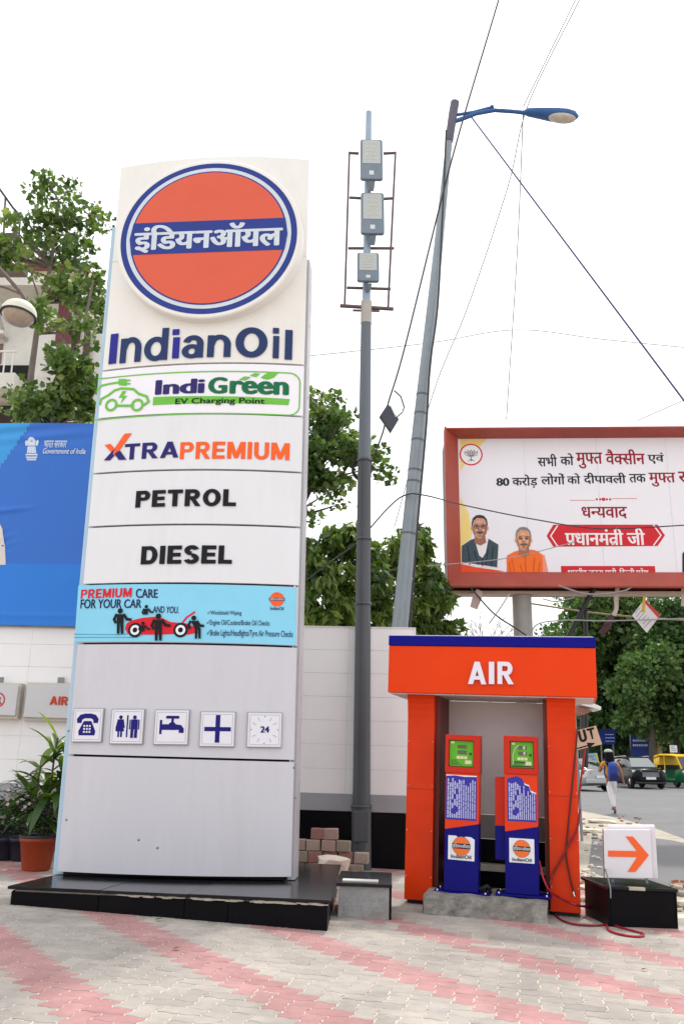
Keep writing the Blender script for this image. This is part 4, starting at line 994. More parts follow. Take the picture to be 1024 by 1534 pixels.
q = Print(); q.text(['भारत सरकार'], hbox(66, 660, 101, 671), .02); q.text('Government of India', hbox(64, 672, 129, 680), .02, .15); q.build('lettering', M_crest, hoard, hm, .006, maxlen=.2)
q = Print()
for pts in (((40, 687), (56, 687), (57, 680), (39, 680)), ((41, 679), (55, 679), (54, 669), (42, 669)), ((43, 668), (53, 668), (54, 660), (51, 656), (47, 655), (44, 657), (42, 661)), ((39, 668), (42, 668), (43, 661), (40, 660), (38, 662)), ((54, 668), (57, 668), (59, 661), (57, 659), (54, 662))): q.poly([hl(*c) for c in pts])
q.rect(*hl(41, 690), *hl(55, 688)); q.build('crest', M_crest, hoard, hm, .006, maxlen=.2)
q = Print()
for k in range(3): q.rect(*hl(43.6 + 4 * k, 679), *hl(45 + 4 * k, 670))
q.disc(hl(48, 663), .03, 12); q.rect(*hl(40, 684), *hl(56, 682.5)); q.build('crest_line', mat('cloth_blue', (0, 0, 0)), hoard, hm, .009, maxlen=.2)
q = Print(); q.poly([hl(*c) for c in ((-60, 848), (-60, 760), (-20, 770), (0, 784), (4, 792), (8, 820), (9, 846))]); q.build('sleeve_picture', ink('picture_cream', 222, 214, 210), hoard, hm, .006, maxlen=.2)
fr = MB(); fr.box((hu0, .03, hw0 - .02), (hu1 - .02, .09, hw0 + .05)); fr.box((hu0, .03, hw1 - .08), (hu1 - .02, .09, hw1 - .02))
for k in range(5): x = hu0 + .1 + (hu1 - hu0 - .3) * k / 4; fr.box((x, .092, wt - .05), (x + .06, .15, hw1 - .03))
fr.build('frame', M_steel, hoard)

# plants in pots at the foot of the wall
M_terra = mat('terracotta', srgb(158, 62, 24), .6, .15, 5, .15, 30, dirt=srgb(110, 50, 30), dscale=3, damt=.4); M_soil = mat('soil', (.05, .035, .025), .95, .3, 20)
def leafblade(mb, base, dirv, up, L_, wd, droop, tone, n=6, mi=0):
    d = Vector(dirv).normalized(); upv = Vector(up); side = d.cross(upv).normalized(); vs = []; 
    for i in range(n + 1):
        t = i / n; ww = wd * (math.sin(math.pi * min(1, t * .93 + .07)) ** .8) * (1 if t < .97 else 0.1)
        p = Vector(base) + d * (L_ * t) + upv * (L_ * (.0 * t)) - Vector((0, 0, 1)) * (droop * L_ * t * t)
        fold = upv * ww * .25; vs += [p - side * ww + fold, p, p + side * ww + fold]
    fs = []
    for i in range(n): a = 3 * i; fs += [(a, a + 1, a + 4, a + 3), (a + 1, a + 2, a + 5, a + 4)]
    mb.add(vs, fs, mi, True, tone)
M_dra = tone_mat('dracaena_leaf', [(.014, .04, .010), (.03, .08, .014), (.09, .17, .025), (.30, .38, .05)], .38, .28)
M_bush = tone_mat('bush_leaf', [(.015, .04, .012), (.03, .075, .02), (.06, .12, .03), (.09, .17, .05)], .45, .25)
def potted(px, py, Y_, rad, ht, name, label):
    p = gp(px, py); t = thing(name, label, 'potted plant', p)
    MB().lathe([(0, .0), (rad * .74, 0), (rad * .76, .01), (rad * .96, ht - .05), (rad, ht - .05), (rad * 1.03, ht), (rad * .93, ht), (rad * .9, ht - .05)], 32).build('pot', M_terra if 'in an orange' in label else mat('dark_blue_pot', (.012, .013, .03), .5, .2, 6), t)
    MB().lathe([(0, ht - .045), (rad * .9, ht - .05)], 20).build('soil', M_soil, t)
    return t, p
pt, pp = potted(54, 1303, 0, .235, .40, 'potted_plant', 'tall leafy cane plant in an orange clay pot at the left of the big sign')
MB().lathe([(.242, .395), (.25, .40), (.25, .43), (.235, .435), (.235, .40)], 32).build('pot_rim', mat('pot_rim_dark', (.02, .025, .04), .5), pt)
lv = MB(); st = MB(); r_ = random.Random(5)
sc_ = 13.2 / FPX
for k, (bx, hx, hh) in enumerate(((0, .16, 1.66), (.03, .34, 1.45), (-.03, -.08, 1.3), (-.02, .05, 1.0), (.05, -.22, 1.0))):
    path = [Vector((bx + (hx - bx) * t + .03 * math.sin(5 * t + k), .02 * math.cos(4 * t), .35 + (hh - .35) * t)) for t in np.linspace(0, 1, 7)]
    st.tube(path, .014, 6)
    for j in range(20):
        t = j / 20; i = min(5, int((.45 + .55 * t) * 6)); b = path[i].lerp(path[i + 1], r_.random()); a = r_.uniform(0, 2 * math.pi)
        el = -.1 + 1.1 * t; d = Vector((math.cos(a) * math.cos(el), math.sin(a) * math.cos(el) * .8, math.sin(el)))
        up_ = Vector((-math.cos(a) * math.sin(el), -math.sin(a) * math.sin(el), math.cos(el)))
        leafblade(lv, b, d, up_, r_.uniform(.38, .66), r_.uniform(.036, .062), r_.uniform(.25, .8) * (1 - .5 * t), min(1, max(.02, r_.gauss(.3 + .35 * t, .25))))
st.build('stem', mat('cane_stem', (.09, .07, .04), .8, .2, 20), pt); lv.build('foliage', M_dra, pt)
def smallbush(mb, c_, rad, n, size, seed, zs=.8):
    r_ = random.Random(seed)
    for k in range(n):
        a, b = r_.uniform(0, 6.283), math.acos(r_.uniform(-.6, 1)); rr = rad * r_.random() ** .5
        p = Vector(c_) + Vector((rr * math.cos(a) * math.sin(b), rr * math.sin(a) * math.sin(b), rr * math.cos(b) * zs))
        d = Vector((math.cos(a) * .8, math.sin(a) * .8, r_.uniform(-.3, .9))); leafblade(mb, p, d, Vector((0, 0, 1)), size * r_.uniform(.7, 1.3), size * .28, .2, min(1, max(.02, r_.gauss(.45, .25))), 2)
ub = MB(); smallbush(ub, (.0, -.1, .52), .27, 190, .075, 3); ub.build('underplanting', M_bush, pt)
pt2, pp2 = potted(5, 1287, 0, .26, .30, 'potted_shrub', 'low flowering shrub in a dark pot against the black foot of the wall')
ub = MB(); smallbush(ub, (0.05, 0, .55), .42, 420, .08, 8); ub.build('foliage', M_bush, pt2)
fl = MB(); r_ = random.Random(2)
for k in range(16):
    a = r_.uniform(0, 6.28); c_ = Vector((.05 + .36 * math.cos(a) * r_.random(), -.25 - .12 * r_.random(), .55 + r_.uniform(-.1, .32)))
    for j in range(5): leafblade(fl, c_, Vector((math.cos(j * 1.257), -.3, math.sin(j * 1.257))), Vector((0, -1, 0)), .032, .013, 0, .5, 2)
fl.build('flower', mat('flower_lilac', srgb(216, 190, 214), .6), pt2)
pt3, pp3 = potted(33, 1289, 0, .2, .3, 'potted_shrub', 'bushy flowering shrub in a dark pot beside the orange clay pot')
ub = MB(); smallbush(ub, (0, 0, .74), .40, 420, .08, 12, 1.1); ub.build('foliage', M_bush, pt3)
fl = MB()
for k in range(18):
    a = r_.uniform(0, 6.28); c_ = Vector((.34 * math.cos(a) * r_.random(), -.26 - .1 * r_.random(), .85 + r_.uniform(-.2, .3)))
    for j in range(5): leafblade(fl, c_, Vector((math.cos(j * 1.257), -.3, math.sin(j * 1.257))), Vector((0, -1, 0)), .032, .013, 0, .5, 2)
fl.build('flower', mat('flower_lilac', (0, 0, 0)), pt3)

# ================================================================== POLES AND LAMPS
def rel(pts, o): return [Vector(p) - Vector(o) for p in pts]
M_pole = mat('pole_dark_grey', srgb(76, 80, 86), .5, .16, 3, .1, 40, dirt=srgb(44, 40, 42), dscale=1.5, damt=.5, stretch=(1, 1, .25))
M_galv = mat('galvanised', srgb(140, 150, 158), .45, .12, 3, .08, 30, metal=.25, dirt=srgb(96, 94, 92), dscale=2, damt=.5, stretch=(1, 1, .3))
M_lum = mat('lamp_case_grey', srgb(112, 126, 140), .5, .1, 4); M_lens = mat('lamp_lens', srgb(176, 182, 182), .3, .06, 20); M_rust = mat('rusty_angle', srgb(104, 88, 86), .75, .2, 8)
pb = gp(541, 1302); Yp = pb.y
lamp = thing('flood_lamp_pole', 'dark steel pole carrying three stacked flat floodlights inside a rusty frame', 'lamp pole', pb)
# three telescoping sections
def poleseg(y0, y1, x0, x1, w0, w1, m, name='pole'):
    a, b = at(x0, y0, Yp), at(x1, y1, Yp); k = mpp(Yp)
    return MB().tube(rel([a, b], pb), [w0 * k / 2, w1 * k / 2], 20).build(name, m, lamp)
def L3(y): return (b_ - a_) 
seg = [(1304, 1208, 541, 541, 27, 27), (1208, 690, 541, 545.5, 24.5, 20), (690, 485, 545.5, 548, 19, 16.5)]
M_pole2 = mat('pole_haze_grey', srgb(104, 112, 122), .5, .16, 3, .1, 40, dirt=srgb(72, 72, 76), dscale=1.5, damt=.5, stretch=(1, 1, .25))  # lighter grey paints haze onto the upper pole section
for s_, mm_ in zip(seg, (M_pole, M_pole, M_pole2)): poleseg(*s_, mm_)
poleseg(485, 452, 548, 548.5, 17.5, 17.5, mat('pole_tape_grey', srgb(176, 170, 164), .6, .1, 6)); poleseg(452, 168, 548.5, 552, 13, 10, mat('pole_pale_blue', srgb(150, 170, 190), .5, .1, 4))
for y, x, w_ in ((690, 545.5, 22), (808, 544.6, 23), (905, 543.6, 24), (1208, 541, 28)):
    col = MB(); p = at(x, y, Yp) - pb; col.lathe([(w_ / 2 * mpp(Yp), -.02), (w_ / 2 * mpp(Yp) + .004, -.02), (w_ / 2 * mpp(Yp) + .004, .02), (w_ / 2 * mpp(Yp), .02)], 20, p); col.build('collar', M_pole, lamp)
dr = MB(); p = at(540, 1236, Yp) - pb; k = mpp(Yp); dr.box((p.x - 10 * k, -27 * k / 2 - .012, p.z - .22), (p.x + 10 * k, -27 * k / 2 + .05, p.z + .2)); dr.build('access_door', M_pole, lamp, .008)
# coil of spare cable
cc = at(542, 698, Yp) - pb; cp = [cc + Vector((.15 * math.cos(t), .12 + .012 * math.sin(3 * t) + .004 * t, .17 * math.sin(t))) for t in np.linspace(0, 6.28 * 4, 90)]
tag(MB().tube([q_ - cp[0] for q_ in cp], .022, 8).build('cable_coil', M_rubber, None, loc=cp[0] + pb), 'black coil of spare cable tied behind the dark lamp pole', 'cable coil')
def flood(x0, y0, x1, y1, lens_hi):
    c_ = at((x0 + x1) / 2, (y0 + y1) / 2, Yp - .16) - pb; W = (x1 - x0) * mpp(Yp) * .98; H = (at(x0, y0, Yp) - at(x0, y1, Yp)).z
    r_ = W * .12; pts = []
    for cx, cz, a in ((W / 2 - r_, H / 2 - r_, 0), (-W / 2 + r_, H / 2 - r_, 90), (-W / 2 + r_, -H / 2 + r_, 180), (W / 2 - r_, -H / 2 + r_, 270)): pts += [(cx + r_ * math.cos(R(a + 22.5 * j)), cz + r_ * math.sin(R(a + 22.5 * j))) for j in range(5)]
    o = MB().prism(pts, 'y', -.035, .035).build('floodlight', M_lum, lamp, .012, c_); o.rotation_euler = (R(-8), 0, R(1))
    hi = .5 - (1 - lens_hi) ; lw = W * .40
    MB().prism([(-lw, H * (.5 - lens_hi)), (lw, H * (.5 - lens_hi)), (lw, H * .44), (lw * .8, H * .47), (-lw * .8, H * .47), (-lw, H * .44)], 'y', -.041, -.0355).build('lens', M_lens, o, .002)
    gr = MB()
    for a in range(3):
        for b in range(5 if lens_hi > .5 else 4): gr.box((-lw * .62 + a * lw * .42, -.0435, H * (.5 - lens_hi) + H * .09 + b * H * lens_hi * .16), (-lw * .62 + a * lw * .42 + lw * .32, -.0415, H * (.5 - lens_hi) + H * .09 + b * H * lens_hi * .16 + H * lens_hi * .11))
    gr.build('led_panel', mat('led_cream', srgb(182, 184, 176), .4, .1, 20), o)
    MB().box((-W * .10, -.0385, -H * .40), (W * .10, -.0355, -H * .30)).build('rating_plate', mat('plate_pale', srgb(206, 212, 220), .5), o)
    MB().tube([(0, .05, -H * .48), (0, .1, -H * .56), (0, .15, -H * .62)], [.07, .06, .05], 10).build('bracket', M_lum, o)
flood(537, 207, 575, 273, .62); flood(538, 287, 577, 354, .66); flood(533, 378, 569, 424, .64)
fr = MB()
def bar(p, q_, r_=.016, m=None): fr.tube(rel([at(*p, Yp), at(*q_, Yp)], pb), r_, 4)
for p, q_ in (((523, 228), (516, 458)), ((592, 228), (581, 460)), ((522, 229), (537, 230)), ((574, 230), (593, 229)), ((523, 296), (541, 297)), ((573, 298), (589, 297)), ((521, 372), (590, 372)), ((519, 431), (585, 433)), ((509, 458), (589, 463))): bar(p, q_, .034 if p[0] == 509 else .026)
fr.tube(rel([at(528, 465, Yp), at(568, 466, Yp)], pb), .02, 6)
fr.build('frame', M_rust, lamp)

# leaning street lamp with a blue head
YS = 16.0
sb = at(592, 1015, YS); sb.z = gz(sb.x, YS)
foot_px = 592
slamp = thing('street_lamp', 'leaning galvanised street lamp with a curved arm and a blue cobra head', 'street lamp', at(598, 945, YS))
o0 = slamp.location.copy(); k = mpp(YS)
dirp = (at(598, 945, YS) - at(670, 215, YS)).normalized()
low = at(598, 945, YS) + dirp * ((at(598, 945, YS).z + .2) / -dirp.z)
MB().tube(rel([low, at(598, 945, YS), at(627, 640, YS), at(652, 410, YS), at(673, 205, YS)], o0), [24 * k / 2, 24 * k / 2, 19.5 * k / 2, 16 * k / 2, 11 * k / 2], 20).build('pole', M_galv, slamp)
MB().tube(rel([at(672, 212, YS), at(678, 170, YS), at(681, 153, YS)], o0), [14 * k / 2, 15 * k / 2, 15 * k / 2], 16).build('pole_cap', mat('cap_purple_grey', srgb(92, 88, 104), .6, .1, 8), slamp)
bands = MB(); ptop = at(673, 205, YS); pmid = [(598, 945, 24), (627, 640, 19.5), (652, 410, 16), (673, 205, 11)]
for y in (592, 620, 660, 705, 722, 800):
    for (xa, ya, wa), (xb, yb_, wb_) in zip(pmid[:-1], pmid[1:]):
        if yb_ <= y <= ya:
            A, B = at(xa, ya, YS), at(xb, yb_, YS); lo_, hi_ = 0.0, 1.0
            for _ in range(30):
                m_ = (lo_ + hi_) / 2; q_ = A.lerp(B, m_) - CO; py_ = 767 - FPX * q_.dot(UP) / q_.dot(FWD)
                lo_, hi_ = (m_, hi_) if py_ > y else (lo_, m_)
            c_ = A.lerp(B, m_) - o0; d = (B - A).normalized(); bands.tube([c_ - d * .018, c_ + d * .018], (wa + (wb_ - wa) * m_) * k / 2 + .006, 18)
bands.build('strap', mat('strap_dark', srgb(96, 100, 106), .5), slamp)
M_bl = mat('lamp_blue', srgb(36, 88, 150), .4, .1, 6)
arm = MB(); arm.tube(rel([at(680, 182, YS), at(692, 178, YS), at(712, 170, YS), at(740, 165, YS), at(770, 167, YS - .02), at(788, 169, YS - .04)], o0), [.045, .048, .048, .046, .046, .05], 10)
arm.tube(rel([at(684, 172, YS), at(708, 168, YS), at(735, 161, YS)], o0), .034, 8); arm.tube(rel([at(735, 161, YS), at(738, 160, YS)], o0), .05, 8)
arm.build('arm', M_bl, slamp)
# cobra head: flattened lofted shell
def head_profile():
    a, b = at(784, 168, YS - .04), at(866, 174, YS - .12); ax = (b - a); Lh = ax.length; ax.normalize(); side = Vector((0, 1, 0)).cross(ax).normalized(); nrm = ax.cross(side)
    dep = Vector((0, 1, 0)) - ax * ax.y; dep.normalize(); upv = ax.cross(dep) * -1
    if upv.z < 0: upv = -upv
    st_ = [(0, .045, .05, -.04), (.08, .10, .09, -.07), (.3, .14, .115, -.10), (.55, .17, .12, -.15), (.78, .175, .10, -.17), (.92, .13, .07, -.13), (1, .02, .0, -.03)]
    mb = MB(); n = 16; vs = []
    for t, hw, hu, hd in st_:
        for j in range(n):
            a_ = 2 * math.pi * j / n; h = hu if math.sin(a_) > 0 else -hd
            vs.append(a + ax * (t * Lh) + dep * (hw * math.cos(a_)) + upv * (h * math.sin(a_)) - o0)
    fs = [(i * n + j, i * n + (j + 1) % n, (i + 1) * n + (j + 1) % n, (i + 1) * n + j) for i in range(len(st_) - 1) for j in range(n)]
    mb.add(vs, fs, 0, True); mb.add(vs[:n], [tuple(range(n))]); mb.add(vs[-n:], [tuple(range(n))])
    hd_ = mb.build('lamp_head', M_bl, slamp)
    # glass bowl on the underside
    g = MB(); vs = []; c_ = a + ax * (.70 * Lh) - upv * .12 - o0
    for i in range(6):
        ph_ = i / 5 * math.pi / 2
        for j in range(20):
            a_ = 2 * math.pi * j / 20; vs.append(c_ + ax * (.25 * Lh * math.cos(ph_) * math.cos(a_)) + dep * (.16 * math.cos(ph_) * math.sin(a_)) - upv * (.07 * math.sin(ph_)) - dep * .05)
    g.add(vs, [(i * 20 + j, i * 20 + (j + 1) % 20, (i + 1) * 20 + (j + 1) % 20, (i + 1) * 20 + j) for i in range(5) for j in range(20)], 0, True)
    g.build('lens', mat('lamp_glass', srgb(196, 190, 182), .2, .15, 9), hd_)
head_profile()

# round dome lamp at the left edge, on its own bracket
YD = 11.5
dm = thing('dome_lamp', 'white dome lamp with a clear bowl hanging from a rusty bracket arm', 'lamp', at(28, 472, YD)); o0 = dm.location.copy(); k = mpp(YD)
rd = 27.5 * k
shell = MB().lathe([(rd * 1.02, -.0), (rd * 1.0, .03)] + [(rd * math.cos(t), .03 + rd * .78 * math.sin(t)) for t in np.linspace(.1, math.pi / 2 - .02, 10)] + [(0, .03 + rd * .78)], 32).build('dome', mat('dome_white', srgb(226, 222, 208), .45, .06, 3, dirt=srgb(170, 160, 140), dscale=3, damt=.4), dm)
MB().lathe([(rd * .96, .005), (rd * 1.035, .005), (rd * 1.035, -.02), (rd * .96, -.02)], 32).build('dome_rim', mat('rim_dark', (.03, .028, .026), .6), dm)
MB().lathe([(rd * .94, .0)] + [(rd * .93 * math.cos(t), -rd * .62 * math.sin(t)) for t in np.linspace(.05, math.pi / 2, 9)], 28).build('bowl', mat('bowl_smoky', srgb(176, 160, 146), .2, .1, 4, dirt=srgb(120, 82, 50), dscale=2.5, damt=.7), dm)
dm.rotation_euler = (R(-4), R(6), 0)
ar = thing('lamp_bracket', 'rusty brown bracket arm and post that carry the white dome lamp', 'bracket', at(38, 450, YD)); o0 = ar.location.copy()
MB().tube(rel([at(38, 449, YD), at(30, 436, YD), at(2, 405, YD), at(-60, 340, YD)], o0), .028, 8).build('arm', M_rust, ar)
MB().tube(rel([at(-2, 428, YD), at(12, 432, YD), at(30, 440, YD)], o0), .016, 8).build('brace', M_rust, ar)
q_ = at(-60, 340, YD); MB().tube(rel([Vector((q_.x, q_.y, gz(q_.x, q_.y))), q_ + Vector((0, 0, .25))], o0), .06, 12).build('post', M_rust, ar)
MB().tube(rel([at(46, 505, YD), at(50, 530, YD), at(53, 534, YD)], o0), .01, 6).build('stay', M_rust, ar) if False else None

# ================================================================== BILLBOARD
YB = 21.0
GBF = Frame(at(690, 858, YB), 3, 0)
gl = lambda x, y: GBF.loc(x, y)
bill = thing('billboard', 'big billboard in a deep red frame with Hindi lettering and two portraits', 'billboard', frame=GBF)
(fx0, fz0), (fx1, fz1) = gl(690, 857), gl(1120, 655)
(ox0, oz0), (_, oz1) = GBF.loc(673, 876, -.42), GBF.loc(673, 643, -.42)
zbk = GBF.loc(780, 891, .45)[1]; ube = GBF.loc(664.5, 760, .3)[0]
ox1 = fx1 + (fx0 - ox0)
M_fr = mat('frame_red', srgb(166, 72, 58), .55, .10, 2, .04, 12, dirt=srgb(120, 66, 58), dscale=.8, damt=.4)
M_pp = mat('poster_white', srgb(234, 232, 240), .45, .02, 1.0)
fb = MB()
def trap(o_, i_, dO, dI):
    """frame side with a sloped face from the outer edge (front) to the inner edge (set back)"""
    (a, b), (c_, d_) = o_, i_
    fb.hexa([(a[0], dO, a[1]), (b[0], dO, b[1]), (b[0], .30, b[1]), (a[0], .30, a[1])], [(c_[0], dI, c_[1]), (d_[0], dI, d_[1]), (d_[0], .301, d_[1]), (c_[0], .301, c_[1])])
lip = .07
for nm, o_, i_ in (('t', ((ox0, oz1), (ox1, oz1)), ((fx0, fz1), (fx1, fz1))), ('b', ((ox1, oz0), (ox0, oz0)), ((fx1, fz0), (fx0, fz0))), ('l', ((ox0, oz0), (ox0, oz1)), ((fx0, fz0), (fx0, fz1))), ('r', ((ox1, oz1), (ox1, oz0)), ((fx1, fz1), (fx1, fz0)))):
    trap(o_, i_, -.42, -.02)
fb.build('frame', M_fr, bill)
lp = MB()
for a, b in (((ox0 - .0, oz1 - .0), (ox1, oz1 + .04)), ((ox0, oz0 - .04), (ox1, oz0 - .001))): lp.box((a[0], -.44, a[1]), (b[0], -.30, b[1]))
lp.box((ox0 - .05, -.44, oz0 - .07), (ox0 - .001, -.06, oz1 + .07)); lp.box((ox1 + .001, -.44, oz0 - .07), (ox1 + .05, -.06, oz1 + .07)); lp.build('frame_rim', M_fr, bill, .01)
MB().box((fx0 - .05, .0, fz0 - .05), (fx1 + .05, .05, fz1 + .05)).build('poster', M_pp, bill)
bk = MB(); bk.box((ube + .04, .32, zbk + .03), (ox1 + .2, .55, oz1 - .3)); bk.build('back_sheet', mat('back_sheet', srgb(150, 138, 130), .7, .12, 3), bill)
ed = MB(); ed.box((ube, .0, zbk), (ube + .036, .58, oz1 - .25)); ed.box((ube + .04, .25, zbk - .03), (ox1 + .2, .60, zbk + .026)); ed.build('back_frame', M_black, bill)
un = MB(); un.box((ox0 - .2, -.05, oz0 - .14), (ox1, .31, oz0 - .075)); un.build('underside', mat('underside_beige', srgb(176, 160, 148), .7, .1, 4), bill)
pc = gl(782, 880); pr_ = 14 * mpp(YB); zb = gz(GBF.o.x, YB) - GBF.o.z - .3
MB().tube([(pc[0], .2, zb), (pc[0], .2, oz0 - .15)], pr_, 24).build('post', mat('post_grey', srgb(150, 148, 144), .5, .1, 3, dirt=srgb(120, 110, 100), damt=.4), bill)
fm = flat(0)
def gb(x0, y0, x1, y1): a = gl(x0, y1); b = gl(x1, y0); return (a[0], a[1], b[0], b[1])
I_pk = ink('poster_black', 36, 34, 44); I_mar = ink('poster_maroon', 150, 26, 48); I_prd = ink('poster_red', 206, 40, 52)
def B(name, m, f, lift=.004): q = Print(); f(q); return q.build(name, m, bill, fm, lift)
bd_ = .022
B('lettering', I_pk, lambda q: (q.text('सभी', gb(805, 680, 833, 699), bd_), q.text('को', gb(839, 679, 858, 697), bd_), q.text('एवं', gb(970, 678, 993, 695), bd_)))
B('lettering', I_mar, lambda q: (q.text(['मु', ('h', 'फ', .74), 'त'], gb(863, 678, 901, 702), bd_), q.text(['वै', ('h', 'क', .74), 'सीन'], gb(907, 673, 964, 696), bd_)))
B('lettering', I_pk, lambda q: (q.text('80', gb(743, 716, 762, 728), .04), q.text('करोड़', gb(767, 711, 804, 731), bd_), q.text('लोगों', gb(810, 709, 845, 726), bd_), q.text('को', gb(849, 709, 868, 725), bd_), q.text('दीपावली', gb(874, 708, 936, 725), bd_), q.text('तक', gb(942, 710, 966, 723), bd_)))
B('lettering', I_mar, lambda q: (q.text(['मु', ('h', 'फ', .74), 'त'], gb(972, 708, 1010, 729), bd_), q.text('राशन', gb(1016, 706, 1066, 724), bd_)))
B('lettering', I_mar, lambda q: q.text(['ध', ('h', 'न', .62), 'यवाद'], gb(871, 759, 938, 777), bd_))
B('ornament', I_prd, lambda q: (q.rect(*gb(853, 749.2, 890, 749.9)), q.rect(*gb(916, 746.6, 953, 747.3)), [q.disc(gl(893 + 5 * k, 748), .028 if k != 2 else .045, 10) for k in range(5)]))
B('ribbon', I_prd, lambda q: q.poly([gl(*c) for c in ((828, 786), (984, 786), (995, 802), (984, 818), (828, 819), (818, 803))]))
B('ribbon_edge', ink('poster_pale', 240, 232, 236), lambda q: (q.stroke([gl(834, 788), gl(824, 803), gl(834, 818)], .03), q.stroke([gl(978, 787), gl(989, 802), gl(978, 817)], .03)), .007)
B('lettering', ink('poster_pale', 0, 0, 0), lambda q: q.text(['प', ('r',), 'धानमंत', ('r',), 'ी जी'], gb(846, 791, 964, 817), .03), .008)
B('strip', I_prd, lambda q: q.rect(*gb(840, 848, 980, 860)))
B('lettering', ink('poster_pale', 0, 0, 0), lambda q: q.text(['भारतीय जनता पाटी, ', 'िद', ('h', 'ल', .6), 'ली प', ('r',), 'देश'], gb(850, 851, 970, 864), .02), .008)
B('yellow_corner', mat('poster_yellow', srgb(240, 214, 130), .5, .04, 2), lambda q: (q.poly([gl(*c) for c in ((689, 658), (728, 658), (712, 676), (700, 690), (689, 706))]), q.poly([gl(*c) for c in ((689, 745), (702, 770), (706, 800), (700, 840), (689, 850))])), .003)
# round badge with an outlined flower
bc = gl(705, 681)
B('badge_ring', ink('badge_red', 214, 40, 60), lambda q: q.disc(bc, .285, 36), .006)
B('badge', ink('badge_white', 240, 240, 244), lambda q: q.disc(bc, .25, 36), .009)
def lotus(q):
    for dx, tilt in ((0, 0), (-.06, .35), (.06, -.35), (-.11, .75), (.11, -.75)):
        base = (bc[0] + dx * .4, bc[1] - .05); tip = (base[0] - .17 * math.sin(tilt), base[1] + .17 * math.cos(tilt)); nx, nz = math.cos(tilt) * .04, math.sin(tilt) * .04
        mid = ((base[0] + tip[0]) / 2, (base[1] + tip[1]) / 2); q.stroke([base, (mid[0] - nx, mid[1] - nz), tip, (mid[0] + nx, mid[1] + nz), base], .012)
    q.stroke([(bc[0], bc[1] - .05), (bc[0], bc[1] - .18)], .014); q.stroke([(bc[0] - .07, bc[1] - .17), (bc[0], bc[1] - .13), (bc[0] + .07, bc[1] - .17)], .014)
B('flower_emblem', ink('badge_line', 70, 60, 66), lotus, .012)
